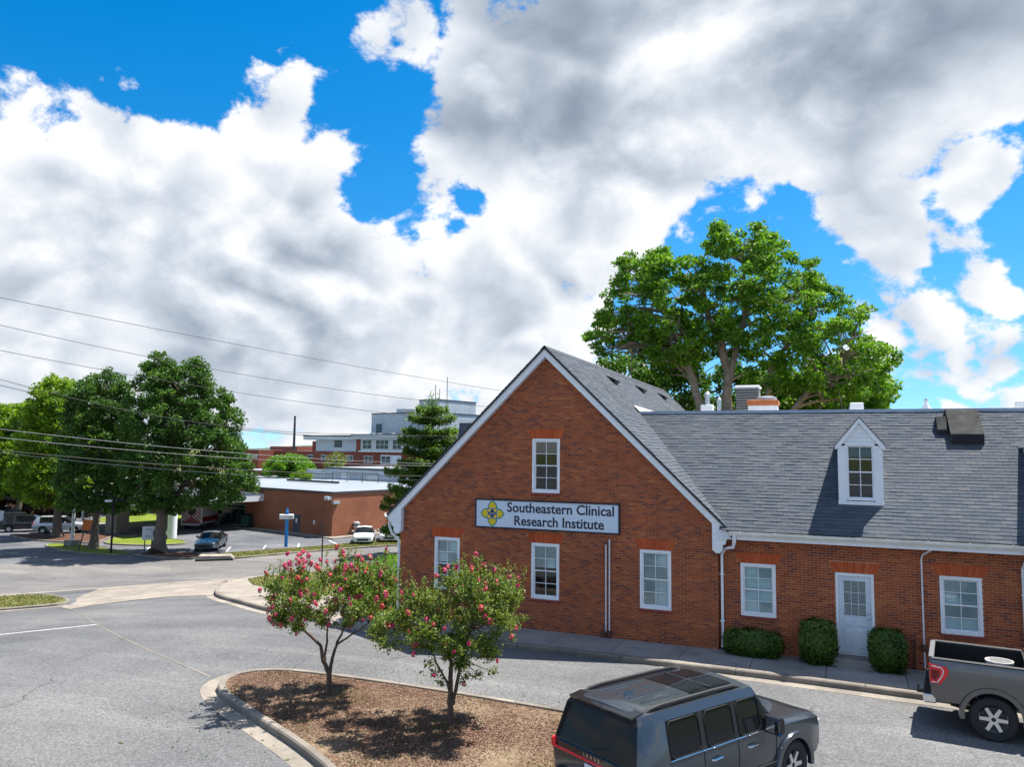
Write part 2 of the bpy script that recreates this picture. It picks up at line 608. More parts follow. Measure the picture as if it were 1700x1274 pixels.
def mat_asphalt(name, base, light, dark, seams=True):
    m = bpy.data.materials.new(name)
    m.use_nodes = True
    t = NT(m.node_tree)
    out = t.n('ShaderNodeOutputMaterial')
    b = t.n('ShaderNodeBsdfPrincipled', {'Roughness': 0.92, 'Specular IOR Level': 0.25})
    pos = t.n('ShaderNodeNewGeometry').outputs['Position']
    big = t.noise(pos, 0.16, 5, 0.6)
    c = t.ramp(big, [(0.28, dark), (0.5, base), (0.72, light)])
    # pale wheel tracks and drifts of dust, stretched along the drive
    st = t.n('ShaderNodeMapping', {'Vector': pos, 'Rotation': (0, 0, 0.35), 'Scale': (0.16, 0.9, 1.0)})
    tr = t.noise(st, 1.0, 4, 0.55)
    c = t.mix(t.mr(tr, 0.5, 0.72, 0.0, 0.45), c, tuple(min(1, x * 1.22) for x in light))
    tr2 = t.noise(t.n('ShaderNodeMapping', {'Vector': pos, 'Rotation': (0, 0, -0.7), 'Scale': (0.22, 1.1, 1.0)}), 1.0, 4, 0.6)
    c = t.mix(t.mr(tr2, 0.55, 0.8, 0.0, 0.5), c, tuple(x * 0.7 for x in dark))
    # stones of the aggregate
    vo = t.n('ShaderNodeTexVoronoi', {'Vector': pos, 'Scale': 38.0})
    sp = t.n('ShaderNodeSeparateColor', {0: vo.outputs['Color']})
    c = t.mix(1.0, c, t.ramp(sp.outputs[0], [(0.0, 0.66), (0.6, 1.0), (1.0, 1.35)]), 'MULTIPLY')
    g = t.noise(pos, 11.0, 3, 0.7)
    c = t.mix(1.0, c, t.ramp(g, [(0.3, 0.84), (0.7, 1.12)]), 'MULTIPLY')
    # cracks: warped cell borders, thin and broken up
    wp = t.vm('ADD', pos, t.vm('SCALE', t.n('ShaderNodeTexNoise', {'Vector': pos, 'Scale': 0.9, 'Detail': 5.0}).outputs[1], 1.6))
    ce = t.n('ShaderNodeTexVoronoi', {'Vector': wp, 'Scale': 0.13}, feature='DISTANCE_TO_EDGE')
    crk = t.mr(ce.outputs[0], 0.0, 0.006, 1.0, 0.0)
    crk = t.m('MULTIPLY', crk, t.mr(t.noise(pos, 0.5, 2), 0.48, 0.6))
    c = t.mix(t.m('MULTIPLY', crk, 0.75), c, tuple(x * 0.35 for x in dark))
    # oil drips
    oil = t.mr(t.noise(pos, 1.4, 3, 0.5), 0.70, 0.78)
    pt = t.n('ShaderNodeTexVoronoi', {'Vector': t.n('ShaderNodeMapping', {'Vector': pos, 'Rotation': (0, 0, 0.45)}), 'Scale': 0.11})
    psp = t.n('ShaderNodeSeparateColor', {0: pt.outputs['Color']})
    c = t.mix(1.0, c, t.ramp(psp.outputs[0], [(0.0, 0.90), (1.0, 1.07)]), 'MULTIPLY')
    c = t.mix(t.m('MULTIPLY', oil, 0.5), c, tuple(x * 0.45 for x in dark))
    t.set(b, 'Base Color', c)
    bp = t.n('ShaderNodeBump', {'Strength': 0.35, 'Distance': 0.01, 'Height': sp.outputs[1]})
    t.set(b, 'Normal', bp.outputs[0])
    t.t.links.new(b.outputs[0], out.inputs[0])
    return m


def mat_concrete(name, base, var=0.18):
    m = bpy.data.materials.new(name)
    m.use_nodes = True
    t = NT(m.node_tree)
    out = t.n('ShaderNodeOutputMaterial')
    b = t.n('ShaderNodeBsdfPrincipled', {'Roughness': 0.9, 'Specular IOR Level': 0.25})
    pos = t.n('ShaderNodeNewGeometry').outputs['Position']
    r = t.n('ShaderNodeObjectInfo').outputs['Random']
    c = t.ramp(t.noise(pos, 0.8, 6, 0.65), [(0.25, tuple(x * (1 - var * 1.6) for x in base)), (0.55, base), (0.8, tuple(min(1, x * (1 + var)) for x in base))])
    c = t.mix(1.0, c, t.ramp(r, [(0.0, 0.86), (1.0, 1.08)]), 'MULTIPLY')
    c = t.mix(1.0, c, t.ramp(t.noise(pos, 45.0, 3, 0.7), [(0.3, 0.8), (0.7, 1.1)]), 'MULTIPLY')
    st = t.mr(t.noise(pos, 1.7, 6, 0.72), 0.50, 0.72)
    c = t.mix(t.m('MULTIPLY', st, 0.7), c, tuple(x * 0.45 for x in base))
    t.set(b, 'Base Color', c)
    bp = t.n('ShaderNodeBump', {'Strength': 0.25, 'Distance': 0.01, 'Height': t.noise(pos, 60.0, 3)})
    t.set(b, 'Normal', bp.outputs[0])
    t.t.links.new(b.outputs[0], out.inputs[0])
    return m


def mat_ground(name, cols, s1=0.7, s2=9.0, bump=0.6, fine=0.4):
    m = bpy.data.materials.new(name)
    m.use_nodes = True
    t = NT(m.node_tree)
    out = t.n('ShaderNodeOutputMaterial')
    b = t.n('ShaderNodeBsdfPrincipled', {'Roughness': 0.95, 'Specular IOR Level': 0.2})
    pos = t.n('ShaderNodeNewGeometry').outputs['Position']
    r = t.m('ADD', t.m('MULTIPLY', t.noise(pos, s1, 5, 0.6), 0.65), t.m('MULTIPLY', t.noise(pos, s2, 4, 0.7), 0.35))
    c = t.ramp(r, cols)
    n = t.noise(pos, 55.0, 3, 0.7)
    c = t.mix(1.0, c, t.ramp(n, [(0.3, 1 - fine), (0.7, 1.15)]), 'MULTIPLY')
    t.set(b, 'Base Color', c)
    bp = t.n('ShaderNodeBump', {'Strength': bump, 'Distance': 0.04, 'Height': t.noise(pos, 25.0, 4, 0.7)})
    t.set(b, 'Normal', bp.outputs[0])
    t.t.links.new(b.outputs[0], out.inputs[0])
    return m


def mat_siding(name, base, pitch=0.3, axis=(1, 0), dark=0.72):
    """ribbed metal panels seen from far off: ribs as relief running up the wall"""
    m = bpy.data.materials.new(name)
    m.use_nodes = True
    t = NT(m.node_tree)
    out = t.n('ShaderNodeOutputMaterial')
    b = t.n('ShaderNodeBsdfPrincipled', {'Roughness': 0.55, 'Specular IOR Level': 0.4})
    pos = t.n('ShaderNodeNewGeometry').outputs['Position']
    u = t.vm('DOT_PRODUCT', pos, V((axis[0], axis[1], 0)), out=1)
    f = t.m('FRACT', t.m('DIVIDE', u, pitch))
    rib = t.mr(t.m('ABSOLUTE', t.m('SUBTRACT', f, 0.5)), 0.32, 0.42)
    c = t.mix(t.m('MULTIPLY', rib, 1.0), base, tuple(x * dark for x in base))
    c = t.mix(1.0, c, t.ramp(t.noise(pos, 0.35, 5, 0.6), [(0.3, 0.86), (0.7, 1.05)]), 'MULTIPLY')
    t.set(b, 'Base Color', c)
    bp = t.n('ShaderNodeBump', {'Strength': 0.6, 'Distance': 0.05, 'Height': rib})
    t.set(b, 'Normal', bp.outputs[0])
    t.t.links.new(b.outputs[0], out.inputs[0])
    return m


def mat_farbrick(name, cols, ax):
    """brickwork too far off to tell the bricks apart"""
    m = bpy.data.materials.new(name)
    m.use_nodes = True
    t = NT(m.node_tree)
    out = t.n('ShaderNodeOutputMaterial')
    b = t.n('ShaderNodeBsdfPrincipled', {'Roughness': 0.9, 'Specular IOR Level': 0.2})
    pos = t.n('ShaderNodeNewGeometry').outputs['Position']
    u = t.vm('DOT_PRODUCT', pos, V((ax[0], ax[1], 0)), out=1)
    zz = t.n('ShaderNodeSeparateXYZ', {0: pos}).outputs[2]
    uv = t.n('ShaderNodeCombineXYZ', {0: u, 1: zz, 2: 0.0})
    br = t.n('ShaderNodeTexBrick', {'Vector': uv, 'Color1': cols[0], 'Color2': cols[1], 'Mortar': cols[2], 'Scale': 1.0, 'Mortar Size': 0.012, 'Bias': 0.0, 'Brick Width': 0.21, 'Row Height': 0.07})
    c = t.mix(1.0, br.outputs[0], t.ramp(t.noise(pos, 0.5, 5, 0.6), [(0.3, 0.78), (0.7, 1.15)]), 'MULTIPLY')
    t.set(b, 'Base Color', c)
    t.t.links.new(b.outputs[0], out.inputs[0])
    return m


M = {}
M['asphalt'] = mat_asphalt('lot_asphalt', (0.126, 0.127, 0.129), (0.168, 0.166, 0.163), (0.080, 0.082, 0.086))
M['road'] = mat_asphalt('road_asphalt', (0.150, 0.144, 0.141), (0.20, 0.182, 0.166), (0.105, 0.102, 0.103))
M['farlot'] = mat_asphalt('far_lot_asphalt', (0.115, 0.12, 0.13), (0.17, 0.17, 0.175), (0.07, 0.075, 0.085))
M['concrete'] = mat_concrete('concrete', (0.29, 0.255, 0.215), 0.28)
M['concrete_d'] = mat_concrete('sidewalk_concrete', (0.29, 0.275, 0.26))
M['kerb'] = mat_concrete('kerb_concrete', (0.25, 0.22, 0.185), 0.35)
M['grass'] = mat_ground('grass_ground', [(0.25, (0.05, 0.075, 0.018)), (0.45, (0.10, 0.125, 0.03)), (0.60, (0.18, 0.17, 0.055)), (0.78, (0.30, 0.24, 0.115))])
M['lush'] = mat_ground('lush_grass', [(0.25, (0.07, 0.12, 0.012)), (0.5, (0.15, 0.20, 0.02)), (0.75, (0.27, 0.28, 0.045))])
M['soil'] = mat_ground('island_soil', [(0.28, (0.085, 0.045, 0.030)), (0.44, (0.14, 0.085, 0.055)), (0.57, (0.235, 0.17, 0.11)), (0.74, (0.36, 0.29, 0.20))], 0.55, 7.0)
M['mulch'] = mat_ground('brown_mulch', [(0.3, (0.06, 0.03, 0.022)), (0.6, (0.13, 0.065, 0.045)), (0.8, (0.19, 0.10, 0.07))], 1.0, 12.0)
M['white_paint'] = mat('white_paint', (0.72, 0.74, 0.76), 0.5, var=0.07, scale=3.0)
M['line_paint'] = mat('line_paint', (0.62, 0.61, 0.58), 0.8, var=0.25, scale=5.0)
M['trim'] = mat('painted_trim', (0.84, 0.86, 0.89), 0.5, var=0.06, scale=2.0, fine=0.08, fscale=25)
M['gutter'] = mat('gutter_metal', (0.70, 0.68, 0.62), 0.4, 0.0, var=0.16, scale=2.5)
M['mortar'] = mat('mortar', (0.60, 0.36, 0.22), 0.95, var=0.2, scale=4.0, fine=0.3, fscale=80)
BRICKC = [(0.0, (0.19, 0.052, 0.038)), (0.12, (0.24, 0.060, 0.034)), (0.3, (0.33, 0.074, 0.030)), (0.52, (0.39, 0.090, 0.033)), (0.74, (0.45, 0.112, 0.037)), (0.9, (0.36, 0.082, 0.033)), (1.0, (0.52, 0.155, 0.05))]
M['brick'] = mat_piece('red_brick', BRICKC, patch=0.9)
M['obrick'] = mat_piece('orange_brick', [(0.0, (0.46, 0.070, 0.02)), (0.5, (0.56, 0.095, 0.023)), (1.0, (0.62, 0.135, 0.036))], fine=0.2)
M['sill'] = mat('brick_sill', (0.24, 0.05, 0.035), 0.9, var=0.2, scale=9)
M['shingle'] = mat_piece('asphalt_shingle', [(0.0, (0.076, 0.094, 0.118)), (0.3, (0.088, 0.105, 0.129)), (0.6, (0.098, 0.114, 0.137)), (0.85, (0.110, 0.122, 0.141)), (1.0, (0.125, 0.132, 0.145))], rough=0.95, fine=0.4, fscale=70, patch=1.6)
M['shingle_d'] = mat('ridge_shingle', (0.105, 0.12, 0.14), 0.95, var=0.2, scale=5, fine=0.3, fscale=50)
M['deck'] = mat('roof_felt', (0.05, 0.055, 0.06), 0.95)
M['flat_roof'] = mat('roof_membrane', (0.5, 0.5, 0.5), 0.8, var=0.15, scale=0.7)
M['pane'] = mat_glass('window_pane')
M['blind'] = mat('blind_slat', (0.74, 0.80, 0.80), 0.6, var=0.05)
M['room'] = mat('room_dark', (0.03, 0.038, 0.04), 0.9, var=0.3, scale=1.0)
M['door'] = mat('door_paint', (0.62, 0.70, 0.78), 0.4, var=0.06, scale=3.0, fine=0.06, fscale=30)
M['chrome'] = mat('polished_metal', (0.75, 0.76, 0.78), 0.15, 1.0, var=0.0)
M['wire_grey'] = mat('wire_grey', (0.30, 0.31, 0.32), 0.7, var=0.0)
M['steel'] = mat('galvanised_steel', (0.5, 0.52, 0.54), 0.4, 0.7, var=0.12, scale=4)
M['black'] = mat('black_plastic', (0.016, 0.016, 0.018), 0.6, var=0.2, scale=9, spec=0.25)
M['gloss_black'] = mat('gloss_black', (0.012, 0.013, 0.015), 0.12, var=0.0, coat=0.5)
M['dark_metal'] = mat('dark_metal', (0.05, 0.05, 0.052), 0.5, 0.5, var=0.15, scale=8)
M['rust'] = mat('rusty_iron', (0.10, 0.045, 0.03), 0.85, var=0.4, scale=18)
M['bark'] = mat('bark', (0.13, 0.10, 0.078), 0.95, var=0.4, scale=7, bump=0.8, bscale=14)
M['bark_pale'] = mat('pale_bark', (0.25, 0.205, 0.165), 0.9, var=0.35, scale=3, bump=0.5, bscale=9)
M['bark_myrtle'] = mat('myrtle_bark', (0.10, 0.065, 0.048), 0.85, var=0.35, scale=12, bump=0.4, bscale=30)

# ================================================================== the setting
HOSP = (-0.966, 0.26)          # axis of the hospital fronts
HOSP2 = (0.26, 0.966)

gp = [(-3000, -1500), (2500, -1500), (2500, 4500), (-3500, 4500)]
drape('ground', gp, M['grass'], -0.012)
NEAR_EDGE = [(-62, 2), (-50.5, 16), (-40.7, 27.6), (-37.0, 31.6), (-34.2, 34.6), (-32.9, 36.6), (-30.2, 40.2), (-24, 50), (-12, 71), (15, 118), (60, 196)]
FAR_EDGE = [(-84, 2), (-70, 18), (-58, 32), (-50, 41.0), (-43.6, 44.4), (-42.1, 46.0), (-41.0, 49.1), (-39.5, 52.1), (-37.4, 55.8), (-35.4, 58.8), (-28, 72), (-17, 91), (12, 141), (60, 224)]
lot = [(220, -220), (220, 22.4), (-4, 22.4), (-14, 24), (-20, 27)] + [(-27.2, 31.0), (-33.2, 35.6), (-34.6, 34.2), (-37.4, 31.2), (-41.0, 27.3), (-51, 15.6), (-62, 1.6), (-130, -80), (-130, -220)]
drape('parking_lot', lot, M['asphalt'], 0.004)
drape('road', NEAR_EDGE + FAR_EDGE[::-1], M['road'], 0.012)
farlot = FAR_EDGE[3:12] + [(-22, 102), (-60, 150), (-140, 120), (-125, 62), (-95, 38), (-84, 24), (-70, 18), (-58, 32)]
drape('hospital_lot', farlot, M['farlot'], 0.006)

# concrete gutter along the near side of the road, and the drive apron
gl, gr = ribbon(NEAR_EDGE[1:9], -0.35, 0.35)
drape('road_gutter', gl + gr[::-1], M['concrete'], 0.018)
apron = [(-37.4, 30.6), (-34.0, 26.6), (-32.3, 25.3), (-31.2, 24.2), (-30.6, 23.2), (-29.2, 22.6), (-29.6, 24.0), (-29.2, 25.6), (-28.6, 26.7), (-27.4, 27.2), (-26.3, 27.4), (-27.2, 28.6), (-29.7, 31.4), (-31.4, 34.3), (-32.7, 36.0), (-34.4, 34.0)]
ap = drape('drive_apron', apron, M['concrete'], 0.022)


def kerb_line(name, pts, w=0.16, h=0.14, step=3.0, closed=False, side=1, base=0.0, mat_=None):
    """a kerb of separate cast sections along a line, each with rounded top edge"""
    root = bpy.data.objects.new(name, None)
    COL.objects.link(root)
    root['kind'] = 'structure'
    pts = smooth_line([tuple(p) for p in pts], closed, 2)
    P = resample(pts, 0.5, closed)
    if closed:
        P.append(P[0])
    k = max(2, int(step / 0.5))
    i = 0
    while i < len(P) - 1:
        seg = P[i:i + k + 1]
        i += k
        if len(seg) < 2:
            break
        mb = MB()
        secs = []
        n = len(seg)
        for j, p in enumerate(seg):
            gi = i - k + j
            if closed:
                a, b = V(P[(gi - 1) % (len(P) - 1)]), V(P[(gi + 1) % (len(P) - 1)])
            else:
                a, b = V(P[max(gi - 1, 0)]), V(P[min(gi + 1, len(P) - 1)])
            t = (b - a).normalized()
            nn = V((-t.y, t.x)) * side
            q = V(p)
            if j == 0:
                q = q + t * 0.008
            if j == n - 1:
                q = q - t * 0.008
            z = ter(p[0], p[1]) + base
            prof = [(0.0, -0.25), (0.0, h - 0.03), (0.03, h), (w - 0.01, h), (w, h - 0.01), (w, -0.25)]
            secs.append([(q.x + nn.x * o, q.y + nn.y * o, z + hh) for o, hh in prof])
        m_ = len(secs[0])
        vs = [v for s_ in secs for v in s_]
        fs = []
        for a_ in range(len(secs) - 1):
            for b_ in range(m_ - 1):
                fs.append((a_ * m_ + b_, a_ * m_ + b_ + 1, (a_ + 1) * m_ + b_ + 1, (a_ + 1) * m_ + b_))
        fs.append(tuple(range(m_)))
        fs.append(tuple((len(secs) - 1) * m_ + b_ for b_ in range(m_))[::-1])
        mb.add(vs, fs)
        mb.build('kerb_stone', mat_ or M['kerb'], root)
    return root


def offset_loop(pts, d):
    """shift a counter-clockwise closed outline inwards by d"""
    n = len(pts)
    out = []
    for i in range(n):
        a, b, c = V(pts[i - 1]), V(pts[i]), V(pts[(i + 1) % n])
        t = (c - a).normalized()
        out.append((b.x - t.y * d, b.y + t.x * d))
    return out


def ccw(pts):
    a = sum(p[0] * q[1] - q[0] * p[1] for p, q in zip(pts, pts[1:] + pts[:1]))
    return pts if a > 0 else pts[::-1]


def island(name, pts, fill, h=0.14, fill_off=0.10, kerbname='island_kerb'):
    loop = resample(smooth_line(ccw(pts), True, 2), 0.5, True)
    kerb_line(kerbname, ccw(pts), closed=True, side=1, h=h)
    inner = offset_loop(loop, 0.12)
    return drape(name, inner, fill, fill_off)


# building sidewalk: slabs with open joints, a kerb in front, a pale gutter strip on the road side
walk = bpy.data.objects.new('sidewalk', None)
COL.objects.link(walk)
walk['kind'] = 'structure'
x = -15.0
slab_edges = []
while x < 9.0:
    slab_edges.append((x, x + 1.83))
    x += 1.83
slab_me = {}
for i, (a, b) in enumerate(slab_edges):
    mb = MB()
    mb.bbox(a + 0.006, b - 0.006, 20.90, 22.70 if b > -3.1 else 22.60, -0.1, 0.142 + 0.003 * math.sin(i * 2.1), 0.008)
    mb.build('slab', M['concrete_d'], walk)
# the corner area towards the road
corner = [(-15.0, 22.62), (-15.0, 20.92), (-16.5, 21.86), (-19.4, 23.06), (-22.0, 24.66), (-25.2, 26.66), (-27.15, 28.66), (-29.75, 31.7), (-31.4, 34.5), (-31.2, 36.5), (-29.2, 39.4), (-23.5, 49), (-18.5, 58), (-16.7, 57), (-14.5, 40)]
co = drape('corner_walk', corner, M['concrete'], 0.136, thick=0.12)
cgrass = [(-30.0, 33.9), (-30.6, 35.4), (-29.9, 37.0), (-28.0, 39.0), (-23.2, 47.5), (-18.2, 56), (-14.8, 48), (-14.4, 26.5), (-18.6, 26.2), (-24.2, 29.0), (-27.1, 31.0)]
drape('corner_lawn', cgrass, M['grass'], 0.16)
front_line = [(9.5, 20.25), (6.0, 20.35), (2.3, 20.45), (-1.0, 20.68), (-5.0, 20.70), (-8.4, 20.66), (-12.0, 20.68), (-14.6, 20.95), (-16.5, 21.8), (-19.5, 23.0), (-22.1, 24.6), (-25.3, 26.6), (-27.3, 28.6), (-29.9, 31.6), (-31.4, 33.6)]
kerb_line('sidewalk_kerb', front_line, w=0.2, h=0.15, step=3.0, side=-1)
gl, gr = ribbon(smooth_line([(9.5, 20.25), (6.0, 20.35), (2.3, 20.45), (-1.0, 20.68), (-4.4, 20.70)]), 0.0, 0.38)
drape('kerb_gutter', gl + gr[::-1], M['concrete'], 0.010)
gl, gr = ribbon(smooth_line([(-16.5, 21.8), (-19.5, 23.0), (-22.1, 24.6), (-25.3, 26.6), (-26.6, 27.9)]), 0.0, 0.35)
drape('kerb_gutter', gl + gr[::-1], M['concrete'], 0.010)

# planting island in the lot
ISL = [(-13.05, 13.95), (-12.6, 13.68), (-11.3, 13.05), (-8.8, 11.85), (-7.0, 10.6), (-6.4, 9.6), (-5.9, 9.5), (-5.6, 10.4), (-4.4, 13.2), (-3.55, 14.9), (-3.45, 15.6), (-4.1, 15.95), (-5.6, 16.08), (-9.1, 16.22), (-11.7, 16.15), (-12.9, 16.0), (-13.6, 15.55), (-13.75, 15.0), (-13.55, 14.4)]
soil = island('planting_island', ISL, M['soil'], h=0.15, fill_off=0.11)
gl, gr = ribbon(smooth_line([(-12.9, 15.95), (-13.6, 15.55), (-13.78, 15.0), (-13.55, 14.35), (-12.6, 13.68), (-11.3, 13.05), (-8.8, 11.85), (-7.0, 10.6)]), -0.38, 0.0)
drape('island_gutter', gl + gr[::-1], M['concrete'], 0.010)

# near verge on the left
verge = [(-39.0, 28.0), (-36.2, 27.3), (-33.4, 25.8), (-32.2, 24.9), (-31.5, 24.1), (-31.8, 23.4), (-32.9, 22.2), (-36, 18.4), (-47, 5), (-57, 6), (-49, 16)]
island('roadside_lawn', verge, M['grass'], h=0.10, fill_off=0.085, kerbname='verge_kerb')
gl, gr = ribbon(smooth_line([(-47, 5), (-36, 18.4), (-32.9, 22.2), (-31.7, 23.4), (-31.4, 24.1)]), -0.5, 0.0)
drape('verge_gutter', gl + gr[::-1], M['concrete'], 0.010)

# painted bay line, and the long paving joint
gl, gr = ribbon([(-29.5, 10.9), (-25.2, 17.0), (-23.6, 19.3)], -0.05, 0.05)
drape('bay_line', gl + gr[::-1], M['line_paint'], 0.009)
gl, gr = ribbon([(-29.1, 22.7), (-26.1, 20.85), (-23.3, 19.15), (-20.4, 17.6), (-17.6, 16.3), (-15.9, 15.6), (-14.3, 15.0)], -0.03, 0.022)
drape('paving_joint', gl + gr[::-1], M['kerb'], 0.009)

# islands and verges across the road (level ground there)
island('lamp_island', [(-62.3, 45.4), (-59.8, 43.8), (-57.2, 43.1), (-54.0, 42.8), (-51.5, 42.9), (-50.4, 44.0), (-51.3, 44.9), (-52.8, 45.0), (-55.4, 45.7), (-57.8, 46.2), (-60.5, 46.3)], M['lush'])
island('tree_bed', [(-50.0, 43.9), (-47.6, 43.7), (-44.9, 43.9), (-44.3, 45.0), (-45.9, 46.4), (-46.9, 47.2), (-49.7, 45.9), (-50.6, 45.0)], M['mulch'])
island('mulch_bed', [(-71.2, 48.2), (-65.9, 46.5), (-61.7, 46.9), (-58.6, 47.5), (-60.5, 50.0), (-62.6, 52.6), (-64.4, 53.0), (-66.6, 51.2), (-69.0, 49.4), (-71.0, 48.7)], M['mulch'])
island('bay_lawn', [(-58.2, 47.5), (-54.3, 48.1), (-51.9, 50.3), (-52.5, 51.8), (-54.6, 52.8), (-59.7, 52.8), (-62.0, 52.7), (-60.2, 50.1)], M['lush'])
island('road_verge', [(-43.2, 45.3), (-41.7, 46.3), (-40.7, 49.3), (-39.3, 52.1), (-38.3, 53.9), (-37.2, 55.8), (-35.2, 59.0), (-28, 71.6), (-17.2, 90.6), (-19.5, 92), (-31, 73.5), (-37.9, 62.8), (-39.4, 59.3), (-41.1, 54.4), (-42.7, 51.6), (-44.4, 48.6), (-45.2, 47.0), (-44.3, 46.0)], M['grass'])
drape('hospital_lawn', [(-77.2, 61.0), (-71.1, 61.5), (-67.2, 66.2), (-71.5, 73.5), (-82, 70)], M['lush'], 0.05)
drape('hospital_walk', [(-90, 57.3), (-74.5, 58.1), (-67.0, 58.4), (-64.0, 63.5), (-66.5, 66.5), (-70.6, 61.2), (-76.2, 60.9), (-92, 60.2)], M['concrete'], 0.04, thick=0.06)
drape('annex_walk', [(-43.2, 59.9), (-41.2, 67.6), (-39.0, 75.9), (-40.4, 76.2), (-44.0, 61.2), (-58.0, 65.0), (-62, 66.2), (-62.4, 64.8), (-58.4, 63.6)], M['concrete'], 0.10, thick=0.12)
for i, (a, b) in enumerate([((-50.9, 45.4), (-53.0, 48.0)), ((-47.9, 47.4), (-49.5, 49.6)), ((-45.6, 48.9), (-47.4, 51.3)), ((-43.9, 51.2), (-45.6, 53.6)), ((-42.2, 53.6), (-44.0, 56.0)), ((-40.9, 57.3), (-43.0, 59.0)),
                            ((-78.5, 46.5), (-75.5, 49.5)), ((-80.5, 48.8), (-77.5, 51.8)), ((-82.5, 51.0), (-79.5, 54.0))]):
    gl, gr = ribbon([a, b], -0.06, 0.06)
    drape('parking_line', gl + gr[::-1], M['white_paint'], 0.012)

# far low hills
mb = MB()
hp = []
for i in range(121):
    a = rad(-95 + i * 1.5)
    r0 = 3000.0
    h = 16 + 10 * math.sin(i * 0.31) + 7 * math.sin(i * 0.83 + 1) + random.uniform(-1, 1)
    hp.append((math.sin(a), math.cos(a), r0, h))
vs, fs = [], []
for (sx, cy, r0, h) in hp:
    vs += [(sx * (r0 - 500), cy * (r0 - 500), -4), (sx * r0, cy * r0, h), (sx * (r0 + 700), cy * (r0 + 700), -4)]
for i in range(len(hp) - 1):
    for j in range(2):
        fs.append((i * 3 + j, (i + 1) * 3 + j, (i + 1) * 3 + j + 1, i * 3 + j + 1))
mb.add(vs, fs)
hl = mb.build('hills', mat('far_woods', (0.05, 0.075, 0.05), 0.95, var=0.3, scale=0.02), smooth=True)
hl['kind'] = 'structure'

# mulch chips on the planting island: far too many to count
inner = offset_loop(resample(smooth_line(ccw(ISL), True, 2), 0.5, True), 0.2)


def inside(poly, X, Y):
    X = np.asarray(X); Y = np.asarray(Y)
    c = np.zeros(X.shape, bool)
    n = len(poly)
    for i in range(n):
        x0, y0 = poly[i]
        x1, y1 = poly[(i + 1) % n]
        cond = ((y0 > Y) != (y1 > Y))
        xi = (x1 - x0) * (Y - y0) / ((y1 - y0) if abs(y1 - y0) > 1e-9 else 1e-9) + x0
        c ^= cond & (X < xi)
    return c


def flakes(name, mats, P, size, up=0.6, aspect=0.5, parent=None, bend=0.0, seed=1, nrm=None, loc=(0, 0, 0)):
    """many small rhombic flakes (two triangles each) around points P (n,3) in one mesh"""
    g = np.random.default_rng(seed)
    n = len(P)
    N = g.normal(size=(n, 3))
    N /= np.linalg.norm(N, axis=1)[:, None] + 1e-9
    if nrm is not None:
        N = N * (1 - up) + nrm * up
    else:
        N[:, 2] = np.abs(N[:, 2])
        N = N * (1 - up) + np.array([0, 0, 1.0]) * up
    N /= np.linalg.norm(N, axis=1)[:, None] + 1e-9
    A = np.cross(N, g.normal(size=(n, 3)))
    A /= np.linalg.norm(A, axis=1)[:, None] + 1e-9
    B = np.cross(N, A)
    s = (size * (0.6 + 0.8 * g.random(n)))[:, None]
    v = np.empty((n, 4, 3))
    v[:, 0] = P - A * s
    v[:, 1] = P - B * s * aspect + N * s * bend
    v[:, 2] = P + A * s
    v[:, 3] = P + B * s * aspect + N * s * bend
    me = bpy.data.meshes.new(name)
    me.vertices.add(n * 4)
    me.vertices.foreach_set('co', v.reshape(-1))
    me.loops.add(n * 4)
    me.loops.foreach_set('vertex_index', np.arange(n * 4, dtype=np.int32))
    me.polygons.add(n)
    me.polygons.foreach_set('loop_start', np.arange(0, n * 4, 4, dtype=np.int32))
    me.polygons.foreach_set('loop_total', np.full(n, 4, dtype=np.int32))
    me.materials.append(mats)
    me.update(calc_edges=True)
    return link(name, me, parent, loc)


X = rng.uniform(-13.8, -3.4, 130000)
Y = rng.uniform(9.5, 16.3, 130000)
k = inside(inner, X, Y)
nz = (np.sin(X * 1.7 + Y * 0.6) + np.sin(Y * 2.1 - X * 0.5) + np.sin(X * 3.9 + 1) * 0.6) * 0.25 + rng.random(len(X)) * 0.9
k &= nz > 0.26
P = np.stack([X[k], Y[k], 0.118 + rng.random(k.sum()) * 0.02], 1)
mu = flakes('mulch_chips', mat_piece('mulch_chip', [(0.0, (0.050, 0.020, 0.014)), (0.35, (0.105, 0.042, 0.028)), (0.66, (0.165, 0.080, 0.052)), (0.88, (0.26, 0.175, 0.115)), (1.0, (0.42, 0.34, 0.25))], fine=0.2), P, 0.021, up=0.75, aspect=0.42)
tag(mu, 'loose red brown mulch chips scattered over the planting island', 'mulch', kind='stuff')

# grass blades: verge on the left, lawn at the corner, thin weeds on the island, verge over the road
def grass_field(name, poly, n, h, label, m_, off, zofs=None, sparse=0.0):
    xs = [p[0] for p in poly]; ys = [p[1] for p in poly]
    X = rng.uniform(min(xs), max(xs), n); Y = rng.uniform(min(ys), max(ys), n)
    k = inside(poly, X, Y)
    if sparse:
        k &= (np.sin(X * 2.3) + np.sin(Y * 2.9 + X) + rng.normal(size=n) * 0.7) > sparse
    X, Y = X[k], Y[k]
    if len(X) == 0:
        return
    Z = np.array([ter(a, b) for a, b in zip(X, Y)]) + off + h * 0.3
    P = np.stack([X, Y, Z], 1)
    g = flakes(name, m_, P, h, up=0.0, aspect=0.22, seed=int(n) % 97)
    return tag(g, label, 'grass', kind='stuff')


